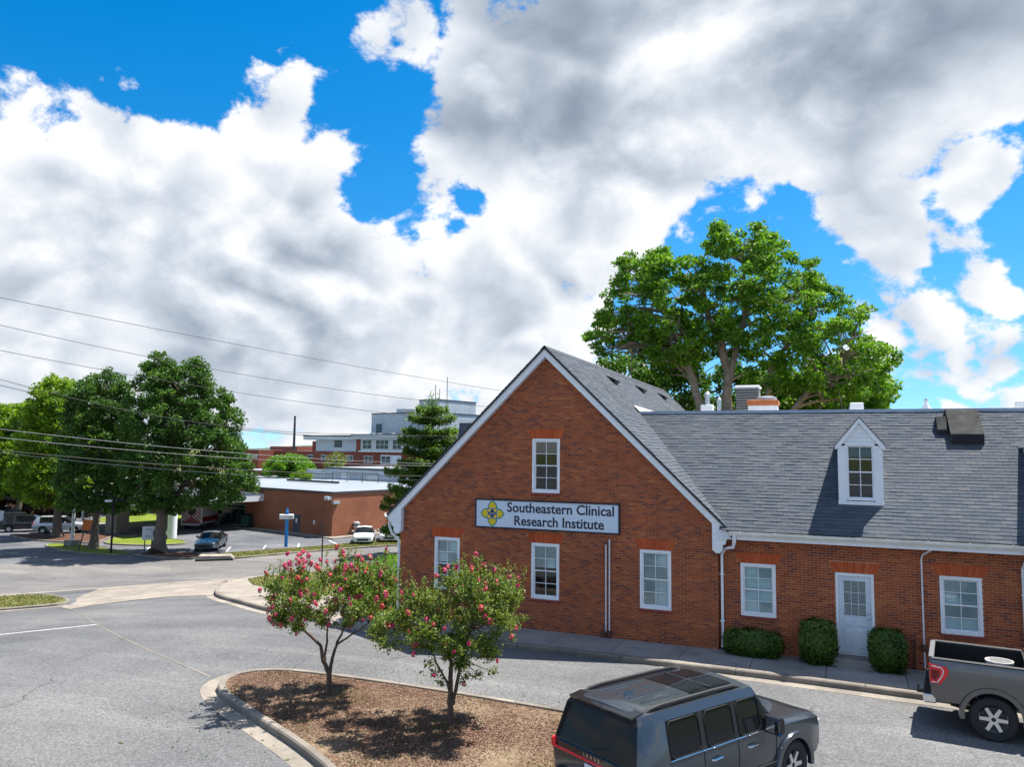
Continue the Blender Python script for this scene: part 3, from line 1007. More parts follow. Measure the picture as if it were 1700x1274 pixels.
M['blade'] = mat_leaf('grass_blade', [(0.0, (0.055, 0.075, 0.015)), (0.4, (0.12, 0.14, 0.03)), (0.7, (0.22, 0.20, 0.065)), (1.0, (0.38, 0.30, 0.15))], 0.3)
M['blade_lush'] = mat_leaf('lush_blade', [(0.0, (0.05, 0.12, 0.01)), (0.5, (0.13, 0.25, 0.02)), (1.0, (0.27, 0.34, 0.05))], 0.3)
grass_field('grass', [(-45, 10), (-37.2, 17.8), (-33.2, 22.6), (-32.0, 24.0), (-33.5, 25.6), (-36.2, 27.0), (-38.8, 27.6), (-47, 17)], 26000, 0.07, 'dry green grass on the verge at the left edge of the drive', M['blade'], 0.085)
grass_field('grass', cgrass, 26000, 0.08, 'green grass behind the corner sidewalk beside the brick gable', M['blade'], 0.16)
grass_field('grass', [(-42.8, 45.9), (-39.7, 51.9), (-35.6, 58.9), (-37.6, 61.8), (-41.0, 54.2), (-44.4, 48.0)], 16000, 0.09, 'short grass strip between the road and the hospital lot', M['blade'], 0.1)
grass_field('grass', inner, 26000, 0.035, 'thin dry weeds among the mulch of the planting island', M['blade'], 0.115, sparse=1.5)

# ================================================================== the brick clinic
CX = -8.36                       # centre line of the gable
GL, GR = -13.56, -3.16           # gable wall ends
GY = 22.58                       # gable wall front
WY = 22.74                       # wing wall front
PEAK, SL = 8.92, 0.973           # roof peak and pitch
WS = 0.765                       # wing roof pitch
EY, EZ = 22.25, 3.49             # wing eave
RY, RZ = 26.84, 7.0              # wing ridge
WR = 12.0                        # right end of the wing
clinic = thing('brick_clinic', 'red brick clinic with steep gable, slate grey shingle roof and long wing', 'building', (-3.2, 24.0, 0.0))
CN = neg(clinic)


def part(mb, name, mats, parent=None, **kw):
    if parent is None:
        return mb.build(name, mats, clinic, CN, **kw)
    return mb.build(name, mats, parent, (0, 0, 0), **kw)


def gable_top(x):
    return PEAK - 0.10 - SL * abs(x - CX)


OPEN_G = [(-12.25, -11.33, 1.08, 2.78), (-8.83, -7.91, 1.08, 2.78), (-5.40, -4.48, 1.08, 2.78), (-8.83, -7.91, 4.33, 6.02)]
OPEN_W = [(-2.56, -1.62, 1.11, 2.56), (-0.10, 0.84, 0.37, 2.47), (2.37, 3.31, 1.11, 2.56)]


def wall_backing(name, x0, x1, y, z0, z1, openings, top=None, depth=0.22):
    """the wall behind the brick faces: flat pieces between the openings, with reveals"""
    mb = MB()
    zs = sorted(set([z0, z1] + [o[2] for o in openings] + [o[3] for o in openings] + ([gable_top(x0), gable_top(x1)] if top else [])))
    zs = [z for z in zs if z0 <= z <= z1]
    def lim(z):
        if not top:
            return x0, x1
        h = (PEAK - 0.10 - z) / SL
        return max(x0, CX - h), min(x1, CX + h)
    for a, b in zip(zs, zs[1:]):
        cuts = sorted([(o[0], o[1]) for o in openings if o[2] < b - 1e-6 and o[3] > a + 1e-6])
        la, ra = lim(a)
        lb, rb = lim(b - 1e-6)
        xs = [(la, lb)] + [(q, q) for c in cuts for q in c] + [(ra, rb)]
        for i in range(0, len(xs), 2):
            (pa, pb), (qa, qb) = xs[i], xs[i + 1]
            mb.quad((pa, y, a), (qa, y, a), (qb, y, b), (pb, y, b))
    for (a, b, c, d) in openings:
        for (p, q) in (((a, c), (b, c)), ((b, c), (b, d)), ((b, d), (a, d)), ((a, d), (a, c))):
            mb.quad((p[0], y, p[1]), (p[0], y + depth, p[1]), (q[0], y + depth, q[1]), (q[0], y, q[1]))
    return mb


mb = wall_backing('gable_wall', GL, GR, GY + 0.008, -2.2, PEAK - 0.1, OPEN_G, top=True)
# side and rear walls, closing the body under the roof
mb.quad((GL, GY + 0.008, -2.2), (GL, 40.3, -2.2), (GL, 40.3, gable_top(GL)), (GL, GY + 0.008, gable_top(GL)))
mb.quad((GR, GY + 0.008, -0.5), (GR, 40.3, -0.5), (GR, 40.3, gable_top(GR)), (GR, GY + 0.008, gable_top(GR)))
mb.poly([(GL, 40.3, -2.2), (GR, 40.3, -2.2), (GR, 40.3, gable_top(GR)), (CX, 40.3, PEAK - 0.1), (GL, 40.3, gable_top(GL))])
gable_wall = part(mb, 'gable_wall', M['mortar'], fixn=False)
mb = wall_backing('wing_wall', GR, WR, WY + 0.008, -0.5, 3.5, OPEN_W)
mb.quad((WR, WY + 0.008, -0.5), (WR, 40.3, -0.5), (WR, 40.3, 6.6), (WR, WY + 0.008, 3.4))
mb.quad((GR, 40.3, -0.5), (WR, 40.3, -0.5), (WR, 40.3, 6.6), (GR, 40.3, 6.6))
wing_wall = part(mb, 'wing_wall', M['mortar'], fixn=False)

# ---- bricks
CH_, BL, JT = 0.0677, 0.2032, 0.0125
LINT = []          # flat arches: x0, x1 (bottom), x0, x1 (top), z0, z1, wall y
for (a, b, c, d) in OPEN_G:
    LINT.append((a - 0.05, b + 0.05, a - 0.16, b + 0.16, d + 0.008, d + 0.30, GY))
for (a, b, c, d) in OPEN_W:
    LINT.append((a - 0.06, b + 0.06, a - 0.17, b + 0.17, d + 0.008, d + 0.29, WY))


def lint_span(L, z):
    t = min(1, max(0, (z - L[4]) / (L[5] - L[4])))
    return L[0] + (L[2] - L[0]) * t, L[1] + (L[3] - L[1]) * t


def course_spans(x0, x1, z, zt, openings, lints, top):
    """free intervals of a course between openings and arches"""
    zm = (z + zt) / 2
    if top:
        h = (PEAK - 0.12 - zt) / SL
        x0, x1 = max(x0, CX - h), min(x1, CX + h)
    if x1 <= x0:
        return []
    spans = [(x0, x1)]
    block = [(o[0], o[1]) for o in openings if o[2] - 0.035 < zm < o[3] + 0.005]
    block += [lint_span(L, zm) for L in lints if L[4] < zm < L[5]]
    for (a, b) in block:
        ns = []
        for (p, q) in spans:
            if b <= p or a >= q:
                ns.append((p, q))
            else:
                if a - p > 0.03:
                    ns.append((p, a))
                if q - b > 0.03:
                    ns.append((b, q))
        spans = ns
    return spans


def brick_list(x0, x1, y, z0, z1, openings, lints, top):
    out = []
    i = 0
    z = z0
    while z < z1:
        zt = z + CH_ - JT
        for (p, q) in course_spans(x0, x1, z, zt, openings, lints, top):
            off = (BL / 2 if i % 2 else 0.0)
            k = math.floor((p - x0 - off) / BL)
            while True:
                a = x0 + off + k * BL
                b = a + BL - JT
                if a >= q:
                    break
                k += 1
                a2, b2 = max(a, p), min(b, q - 0.004)
                if b2 - a2 > 0.025:
                    out.append((a2, b2, y, z, zt, abs(b2 - a2 - (BL - JT)) < 1e-6))
        z += CH_
        i += 1
    return out


gb = brick_list(GL, GR, GY, -1.55, PEAK - 0.15, OPEN_G, LINT[:4], True)
wb = brick_list(GR, WR - 2, WY, -0.06, 3.40, OPEN_W, LINT[4:], False)
# the 300 that show largest: full bricks of the wing between the door and the right frame edge, above the truck
cand = [b for b in wb if b[5] and 1.3 < b[0] < 4.1 and b[3] > 0.75]
cand.sort(key=lambda b: -b[0])
pick = set(cand[:210])
fb = MB()
fb.box(0, BL - JT, 0, 0.02, 0, CH_ - JT)
brick_me = fb.mesh('brick', M['brick'])
for b in pick:
    o = link('brick', brick_me, wing_wall, (b[0], b[2] + random.uniform(-0.0015, 0.0015), b[3]))
mb = MB()
for b in gb + [w for w in wb if w not in pick]:
    dy = random.uniform(-0.0018, 0.0018)
    a, c, y, z, zt = b[0], b[1], b[2] + dy, b[3], b[4]
    mb.add([(a, y, z), (c, y, z), (c, y, zt), (a, y, zt), (a, y + 0.02, z), (c, y + 0.02, z), (c, y + 0.02, zt), (a, y + 0.02, zt)],
           [(0, 1, 2, 3), (1, 5, 6, 2), (4, 0, 3, 7), (3, 2, 6, 7), (4, 5, 1, 0)])
# quoin end of the gable towards the wing, a short return
z = -0.06
i = 0
while z < 3.3:
    mb.box(GR - 0.012, GR + 0.002, GY + 0.001 + (0.0 if i % 2 else 0.012), GY + 0.15, z, z + CH_ - JT)
    z += CH_
    i += 1
bw = part(mb, 'brickwork', M['brick'], fixn=False)
bw['kind'] = 'stuff'
# flat arches of orange bricks set on edge
for L in LINT:
    back = MB()
    back.prism([(L[0], L[4]), (L[1], L[4]), (L[3], L[5]), (L[2], L[5])], L[6] + 0.004, L[6] + 0.03)
    lo = part(back, 'flat_arch', M['mortar'])
    n = 15
    for k in range(n):
        g = 0.0055
        t0, t1 = k / n, (k + 1) / n
        b0, b1 = L[0] + (L[1] - L[0]) * t0 + g, L[0] + (L[1] - L[0]) * t1 - g
        c0, c1 = L[2] + (L[3] - L[2]) * t0 + g, L[2] + (L[3] - L[2]) * t1 - g
        q = MB()
        q.prism([(b0, L[4] + 0.002), (b1, L[4] + 0.002), (c1, L[5] - 0.002), (c0, L[5] - 0.002)], L[6] - 0.006, L[6] + 0.02)
        part(q, 'brick', M['obrick'], lo)


# ---- windows
def window(x0, x1, z0, z1, y, blind, cols=2, rows=4, parent=None, sill=True, name='window', fr=0.075):
    """double hung sash: frame, two sashes with bars, a pane in each light, blind and dark room behind"""
    fy0, fy1 = y - 0.012, y + 0.10
    f = MB()
    f.bbox(x0, x0 + fr, fy0, fy1, z0, z1, 0.006)
    f.bbox(x1 - fr, x1, fy0, fy1, z0, z1, 0.006)
    f.bbox(x0 + fr, x1 - fr, fy0, fy1, z1 - fr, z1, 0.006)
    f.bbox(x0 + fr, x1 - fr, fy0 - 0.015, fy1, z0, z0 + fr * 1.1, 0.006)
    if parent is None:
        w = part(f, name, M['trim'])
    else:
        w = part(f, name, M['trim'], parent)
    sub = parent if parent is not None else w
    a, b = x0 + fr, x1 - fr
    c, d = z0 + fr * 1.1, z1 - fr
    mid = (c + d) / 2
    for (p, q, yy, nm) in ((mid - 0.015, d, y + 0.030, 'upper_sash'), (c, mid + 0.015, y + 0.052, 'lower_sash')):
        s = MB()
        e = 0.035
        s.box(a, a + e, yy, yy + 0.03, p, q)
        s.box(b - e, b, yy, yy + 0.03, p, q)
        s.box(a + e, b - e, yy, yy + 0.03, q - e, q)
        s.box(a + e, b - e, yy, yy + 0.03, p, p + e)
        rr = rows // 2
        iw = (b - a - 2 * e) / cols
        ih = (q - p - 2 * e) / rr
        for k in range(1, cols):
            s.box(a + e + k * iw - 0.009, a + e + k * iw + 0.009, yy + 0.004, yy + 0.026, p + e, q - e)
        for k in range(1, rr):
            s.box(a + e, b - e, yy + 0.006, yy + 0.024, p + e + k * ih - 0.009, p + e + k * ih + 0.009)
        part(s, nm, M['trim'], sub)
        for i in range(cols):
            for j in range(rr):
                g = MB()
                xa, za = a + e + i * iw + 0.009, p + e + j * ih + 0.009
                tl = random.uniform(-0.002, 0.002)
                g.quad((xa, yy + 0.015, za), (xa + iw - 0.018, yy + 0.015 + tl, za), (xa + iw - 0.018, yy + 0.015 + tl, za + ih - 0.018), (xa, yy + 0.015, za + ih - 0.018))
                part(g, 'pane', M['pane'], sub)
    r = MB()
    r.quad((x0, y + 0.9, z0), (x1, y + 0.9, z0), (x1, y + 0.9, z1), (x0, y + 0.9, z1))
    for pp, qq in (((x0, z0), (x1, z0)), ((x1, z0), (x1, z1)), ((x1, z1), (x0, z1)), ((x0, z1), (x0, z0))):
        r.quad((pp[0], y + 0.105, pp[1]), (qq[0], y + 0.105, qq[1]), (qq[0], y + 0.9, qq[1]), (pp[0], y + 0.9, pp[1]))
    part(r, 'room', M['room'], sub, fixn=False)
    if blind > 0:
        bl = MB()
        zz = d - 0.03
        low = d - (d - c) * blind
        bl.box(a + 0.01, b - 0.01, y + 0.10, y + 0.14, d - 0.035, d)
        while zz > low:
            bl.add([(a + 0.012, y + 0.108, zz), (b - 0.012, y + 0.108, zz), (b - 0.012, y + 0.117, zz - 0.047), (a + 0.012, y + 0.117, zz - 0.047)], [(0, 1, 2, 3)])
            zz -= 0.043
        bl.box(a + 0.012, b - 0.012, y + 0.105, y + 0.135, low - 0.03, low - 0.008)
        part(bl, 'blind', M['blind'], sub, fixn=False)
    if sill:
        s = MB()
        s.bbox(x0 - 0.03, x1 + 0.03, y - 0.045, y + 0.10, z0 - 0.075, z0 - 0.003, 0.008)
        part(s, 'sill', M['sill'], sub)
    return w


for (o, bl) in zip(OPEN_G, (0.45, 0.42, 1.0, 0.0)):
    window(*o, GY, bl)
window(*OPEN_W[0], WY, 1.0)
window(*OPEN_W[2], WY, 1.0)

# ---- door with nine lights over two panels, concrete step
a, b, c, d = OPEN_W[1]
f = MB()
f.bbox(a, a + 0.075, WY - 0.012, WY + 0.12, c, d, 0.006)
f.bbox(b - 0.075, b, WY - 0.012, WY + 0.12, c, d, 0.006)
f.bbox(a + 0.075, b - 0.075, WY - 0.012, WY + 0.12, d - 0.075, d, 0.006)
f.bbox(a, b, WY - 0.02, WY + 0.12, c - 0.03, c, 0.004)
part(f, 'door_frame', M['trim'])
la, lb, lc, ld = a + 0.078, b - 0.078, c + 0.005, d - 0.078
yy = WY + 0.035
lf = MB()
wa, wb_, wc, wd = la + 0.13, lb - 0.13, lc + 0.98, ld - 0.13
lf.box(la, wa, yy, yy + 0.045, lc, ld)
lf.box(wb_, lb, yy, yy + 0.045, lc, ld)
lf.box(wa, wb_, yy, yy + 0.045, wd, ld)
lf.box(wa, wb_, yy, yy + 0.045, lc, wc)
door = part(lf, 'door', M['door'])
for (p, q) in ((la + 0.09, (la + lb) / 2 - 0.04), ((la + lb) / 2 + 0.04, lb - 0.09)):
    for (u, w_) in ((lc + 0.14, lc + 0.62), (lc + 0.70, lc + 0.92)):
        pm = MB()
        pm.bbox(p, q, yy - 0.012, yy + 0.004, u, w_, 0.008)
        pm.bbox(p + 0.045, q - 0.045, yy - 0.02, yy - 0.011, u + 0.045, w_ - 0.045, 0.008)
        part(pm, 'panel', M['door'], door)
gm = MB()
gm.bbox(wa - 0.03, wb_ + 0.03, yy - 0.012, yy + 0.006, wd, wd + 0.035, 0.004)
gm.bbox(wa - 0.03, wb_ + 0.03, yy - 0.012, yy + 0.006, wc - 0.035, wc, 0.004)
gm.bbox(wa - 0.035, wa, yy - 0.012, yy + 0.006, wc, wd, 0.004)
gm.bbox(wb_, wb_ + 0.035, yy - 0.012, yy + 0.006, wc, wd, 0.004)
iw, ih = (wb_ - wa) / 3, (wd - wc) / 3
for k in (1, 2):
    gm.box(wa + k * iw - 0.008, wa + k * iw + 0.008, yy + 0.004, yy + 0.03, wc, wd)
    gm.box(wa, wb_, yy + 0.006, yy + 0.028, wc + k * ih - 0.008, wc + k * ih + 0.008)
part(gm, 'glazing_bars', M['door'], door)
for i in range(3):
    for j in range(3):
        g = MB()
        g.quad((wa + i * iw + 0.008, yy + 0.016, wc + j * ih + 0.008), (wa + (i + 1) * iw - 0.008, yy + 0.016, wc + j * ih + 0.008), (wa + (i + 1) * iw - 0.008, yy + 0.016, wc + (j + 1) * ih - 0.008), (wa + i * iw + 0.008, yy + 0.016, wc + (j + 1) * ih - 0.008))
        part(g, 'pane', M['pane'], door)
bl = MB()
zz = wd
while zz > wc:
    bl.add([(wa, yy + 0.05, zz), (wb_, yy + 0.05, zz), (wb_, yy + 0.065, zz - 0.03), (wa, yy + 0.065, zz - 0.03)], [(0, 1, 2, 3)])
    zz -= 0.036
part(bl, 'blind', M['blind'], door, fixn=False)
bk = MB()
bk.quad((a, WY + 0.6, c), (b, WY + 0.6, c), (b, WY + 0.6, d), (a, WY + 0.6, d))
part(bk, 'room', M['room'], door, fixn=False)
for zz_, r_ in ((lc + 0.93, 0.028), (lc + 1.07, 0.026)):
    kn = MB()
    kn.lathe([(0.012, 0), (0.012, 0.03), (r_, 0.04), (r_, 0.06), (0.012, 0.068)], 12, Matrix.Translation((lb - 0.06, yy, zz_)) @ Matrix.Rotation(rad(90), 4, 'X'))
    part(kn, 'handle' if r_ > 0.027 else 'lock', M['steel'], door, smooth=True)
st = MB()
st.bbox(a - 0.12, b + 0.12, 22.12, WY, 0.10, 0.335, 0.015)
part(st, 'step', M['concrete_d'])

# ---- rake boards and the shaped eave ends of the gable
def rake(side):
    e = 5.62
    pts = [(CX, PEAK), (CX + side * e, PEAK - SL * e), (CX + side * e, PEAK - SL * e - 0.05), (CX, PEAK - 0.34)]
    # lower edge runs parallel to the roof
    x_in = CX + side * (GR - CX - 0.12)
    low = lambda x: PEAK - 0.33 - SL * abs(x - CX)
    poly = [(CX, PEAK - 0.03), (CX + side * e, PEAK - 0.03 - SL * e), (CX + side * (e - 0.03), 3.30), (CX + side * (e - 0.16), 3.20), (CX + side * (e - 0.18), 3.08), (CX + side * (e - 0.26), 3.06),
            (CX + side * (e - 0.26), 2.92), (CX + side * (e - 0.33), 2.83), (CX + side * (e - 0.44), 2.83), (x_in, 2.92), (x_in, low(x_in)), (CX, low(CX))]
    m1 = MB()
    m1.prism(poly, GY - 0.20, GY - 0.015)
    part(m1, 'rake_board', M['trim'])
    m2 = MB()
    m2.prism([(CX, PEAK - 0.03), (CX + side * e, PEAK - 0.03 - SL * e), (CX + side * e, PEAK - 0.12 - SL * e), (CX, PEAK - 0.12)], GY - 0.225, GY - 0.19)
    part(m2, 'rake_moulding', M['trim'])


rake(-1)
rake(1)

# ---- roofs: a deck with real shingle tabs on it
GY0, GY1 = GY - 0.26, 40.6
EXP, TABW = 0.1425, 0.305


def slope_roof(name, origin, along, up, length, height, thick=0.06, cut=0.0):
    """deck slab; returns deck object and a list of tabs (matrix parts)"""
    al, u = V(along).normalized(), V(up).normalized()
    n = al.cross(u)
    if n.z < 0:
        n = -n
    O = V(origin)
    mb = MB()
    c = [O + al * cut, O + al * length, O + al * length + u * height, O + u * height]
    lo = [p - n * thick for p in c]
    mb.add(c + lo, [(0, 1, 2, 3), (7, 6, 5, 4), (0, 4, 5, 1), (1, 5, 6, 2), (2, 6, 7, 3), (3, 7, 4, 0)])
    deck = part(mb, name, M['deck'])
    tabs = []
    rows = int(height / EXP) + 1
    for r in range(rows):
        off = (r % 2) * TABW * 0.5 + (r * 0.618 % 1) * 0.05
        x = -off
        while x < length:
            a, b = max(0.0, x + 0.003), min(length, x + TABW - 0.003)
            if b - a > 0.05:
                h = min(EXP + 0.02, height - r * EXP)
                if h > 0.03:
                    tabs.append((O + al * a + u * (r * EXP), al, u, n, b - a, h))
            x += TABW
    return deck, tabs


def tab_geo(mb, t, jig=True):
    p, al, u, n, w, h = t
    dl = random.uniform(-0.006, 0.004) if jig else 0
    th = random.choice((0.012, 0.016, 0.022)) if jig else 0.016
    a = p + u * dl
    v = [a + n * 0.002, a + al * w + n * 0.002, a + al * w + n * th, a + n * th, a + al * w + u * h + n * 0.004, a + u * h + n * 0.004]
    mb.add(v, [(0, 1, 2, 3), (3, 2, 4, 5), (1, 4, 2), (0, 3, 5)])


el = (PEAK - SL * 5.62)
upR = V((-1, 0, SL))
upL = V((1, 0, SL))
LEN = 5.62 * math.hypot(1, SL)
deckR, tabsR = slope_roof('gable_roof', (CX + 5.62, GY0, el), (0, 1, 0), upR, GY1 - GY0, LEN)
deckL, tabsL = slope_roof('gable_roof', (CX - 5.62, GY0, el), (0, 1, 0), upL, GY1 - GY0, LEN)
WX0 = -6.42
upW = V((0, 1, WS))
WH = (RY - EY) * math.hypot(1, WS)
deckW, tabsW = slope_roof('wing_roof', (WX0, EY, EZ), (1, 0, 0), upW, WR - WX0, WH, cut=3.56)
# keep only the tabs that lie above the other roof
def above_gable(p):
    return p.z > PEAK - SL * abs(p.x - CX) - 0.05


tabsW = [t for t in tabsW if above_gable(t[0] + t[1] * t[4])]
def above_wing(t):
    p = t[0] + t[2] * 0.1
    if p.y < EY or p.y > RY:
        return p.y < RY + 0.2 or p.z > 6.9 or True
    return p.z > EZ + WS * (p.y - EY) - 0.1
tabsR = [t for t in tabsR if above_wing(t)]
# the 300 that show largest: low on the wing roof, within the frame
cw = [t for t in tabsW if abs(t[4] - TABW + 0.006) < 1e-4 and 1.4 < t[0].x < 4.6 and t[0].z < 5.9]
cw.sort(key=lambda t: t[0].z - 0.12 * t[0].x)
sel = cw[:290]
selid = set(id(t) for t in sel)
one = MB()
tab_geo(one, (V((0, 0, 0)), V((1, 0, 0)), upW.normalized(), V((1, 0, 0)).cross(upW.normalized()), TABW - 0.006, EXP + 0.02), False)
sh_me = one.mesh('shingle', M['shingle'], fixn=False)
for t in sel:
    link('shingle', sh_me, deckW, tuple(t[0] + t[2] * random.uniform(-0.006, 0.004) + t[3] * random.uniform(0, 0.004)))
mb = MB()
for t in tabsR + tabsL + [t for t in tabsW if id(t) not in selid]:
    tab_geo(mb, t)
so = part(mb, 'shingles', M['shingle'], fixn=False)
so['kind'] = 'stuff'
# ridge caps
mb = MB()
y = GY0
while y < GY1:
    e = min(y + 0.30, GY1)
    for s_ in (-1, 1):
        mb.quad((CX, y, PEAK + 0.035), (CX + s_ * 0.15, y, PEAK + 0.035 - 0.15 * SL), (CX + s_ * 0.15, e, PEAK + 0.02 - 0.15 * SL), (CX, e, PEAK + 0.02))
    y += 0.27
part(mb, 'ridge_cap', M['shingle_d'], fixn=False)
mb = MB()
mb.prism([(RY - 0.05, RZ - 0.10), (RY + 0.16, RZ - 0.10), (RY + 0.16, RZ + 0.08), (RY - 0.05, RZ + 0.08)], -6.40, WR, axis='x')
part(mb, 'ridge_flashing', mat('lead_flashing', (0.36, 0.42, 0.50), 0.6, 0.0, var=0.12, scale=1.5))
mb = MB()
mb.box(GR - 3.0, WR, RY + 0.14, 40.3, 6.3, 6.62)
part(mb, 'flat_roof', M['flat_roof'])
# white step flashing where the gable roof meets the flat roof
mb = MB()
mb.add([(-6.62, 26.75, 7.27), (-6.40, 26.75, 7.04), (-6.40, 30.2, 7.04), (-6.58, 30.0, 7.2)], [(0, 1, 2, 3)])
for vv in range(len(mb.v)):
    mb.v[vv] = (mb.v[vv][0] + 0.03, mb.v[vv][1], mb.v[vv][2] + 0.03)
part(mb, 'valley_flashing', M['white_paint'])

# ---- fascia, gutter, downspouts
def gutter_mesh(p0, p1, out):
    mb = MB()
    o = V(out)
    prof = [(0.0, 0.0), (0.0, -0.11), (0.085, -0.12), (0.12, -0.06), (0.115, -0.01), (0.125, 0.0), (0.105, 0.0), (0.08, -0.09), (0.012, -0.09), (0.012, 0.0)]
    secs = [[V(p) + o * a + V((0, 0, b)) for a, b in prof] for p in (p0, p1)]
    n = len(prof)
    mb.add(secs[0] + secs[1], [(i, (i + 1) % n, (i + 1) % n + n, i + n) for i in range(n)] + [tuple(range(n)), tuple(range(2 * n - 1, n - 1, -1))])
    return mb


mb = MB()
mb.box(GR + 0.45, WR, EY + 0.045, EY + 0.075, EZ - 0.25, EZ - 0.055)
mb.box(GR + 0.02, WR, EY + 0.075, WY + 0.1, EZ - 0.25, EZ - 0.21)
part(mb, 'fascia', M['trim'])
gutter = part(gutter_mesh((-2.80, EY + 0.044, EZ - 0.02), (WR, EY + 0.044, EZ - 0.02), (0, -1, 0)), 'gutter', M['gutter'])
for k in range(12):
    hb = MB()
    hx = -2.5 + k * 0.92
    hb.box(hx - 0.012, hx + 0.012, EY - 0.085, EY + 0.045, EZ - 0.019, EZ - 0.013)
    part(hb, 'hanger', M['gutter'], gutter)
gl_ = part(gutter_mesh((CX - 5.60, GY0 + 0.02, el + 0.03), (CX - 5.60, GY1, el + 0.03), (-1, 0, 0)), 'gutter', M['gutter'])


def spout(pts, w=0.075, mat_='trim'):
    mb = MB()
    mb.tube(pts, w * 0.62, 4)
    # bands
    o = part(mb, 'downspout', M[mat_], smooth=False)
    for zz in (0.9, 2.2):
        bnd = MB()
        q = pts[-2]
        bnd.box(q[0] - 0.06, q[0] + 0.06, q[1] - 0.055, q[1] + 0.12, zz, zz + 0.03)
        part(bnd, 'strap', M['trim'], o)
    return o


spout([(-2.66, EY - 0.04, EZ - 0.10), (-2.66, EY - 0.04, EZ - 0.32), (-2.70, EY + 0.02, EZ - 0.46), (-2.98, WY - 0.12, EZ - 0.56), (-3.06, WY - 0.075, EZ - 0.72), (-3.06, WY - 0.075, 0.42), (-3.06, WY - 0.13, 0.2)])
spout([(4.22, EY - 0.04, EZ - 0.10), (4.22, EY - 0.03, EZ - 0.3), (4.20, WY - 0.075, EZ - 0.62), (4.20, WY - 0.075, 0.42), (4.20, WY - 0.13, 0.2)])
spout([(-14.02, GY + 0.02, el + 0.02), (-14.02, GY + 0.02, 3.05), (-13.92, GY + 0.02, 2.82), (-13.66, GY + 0.03, 2.62), (-13.63, GY + 0.03, 2.4), (-13.63, GY + 0.03, 0.2), (-13.72, GY + 0.03, -0.1)])

# ---- conduits on the walls
for (x_, z1_) in ((-6.42, 2.86), (-6.31, 3.02)):
    mb = MB()
    mb.tube([(x_, GY - 0.045, z1_), (x_, GY - 0.045, 0.32)], 0.022, 8)
    cd = part(mb, 'conduit', M['white_paint'], smooth=True)
    for zz in (0.7, 2.4):
        c2 = MB()
        c2.box(x_ - 0.03, x_ + 0.03, GY - 0.07, GY + 0.0, zz, zz + 0.018)
        part(c2, 'clamp', M['steel'], cd)
mb = MB()
mb.tube([(-6.31, GY - 0.07, 0.12), (-6.31, GY - 0.07, 0.36)], [0.075, 0.05], 10)
mb.bbox(-6.56, -6.42, GY - 0.14, GY - 0.01, 0.15, 0.36, 0.012)
part(mb, 'valve_box', M['rust'], smooth=True)
mb = MB()
mb.tube([(2.28, EY + 0.3, EZ - 0.22), (2.0, WY - 0.04, EZ - 0.42), (1.97, WY - 0.04, EZ - 0.55), (1.97, WY - 0.04, 0.2)], 0.022, 8)
part(mb, 'conduit', M['white_paint'], smooth=True)
mb = MB()
mb.bbox(1.9, 2.05, WY - 0.1, WY, 0.62, 0.8, 0.01)
mb.tube([(1.75, WY - 0.06, 0.9), (1.75, WY - 0.06, 0.15)], 0.03, 8)
part(mb, 'meter_box', M['rust'])


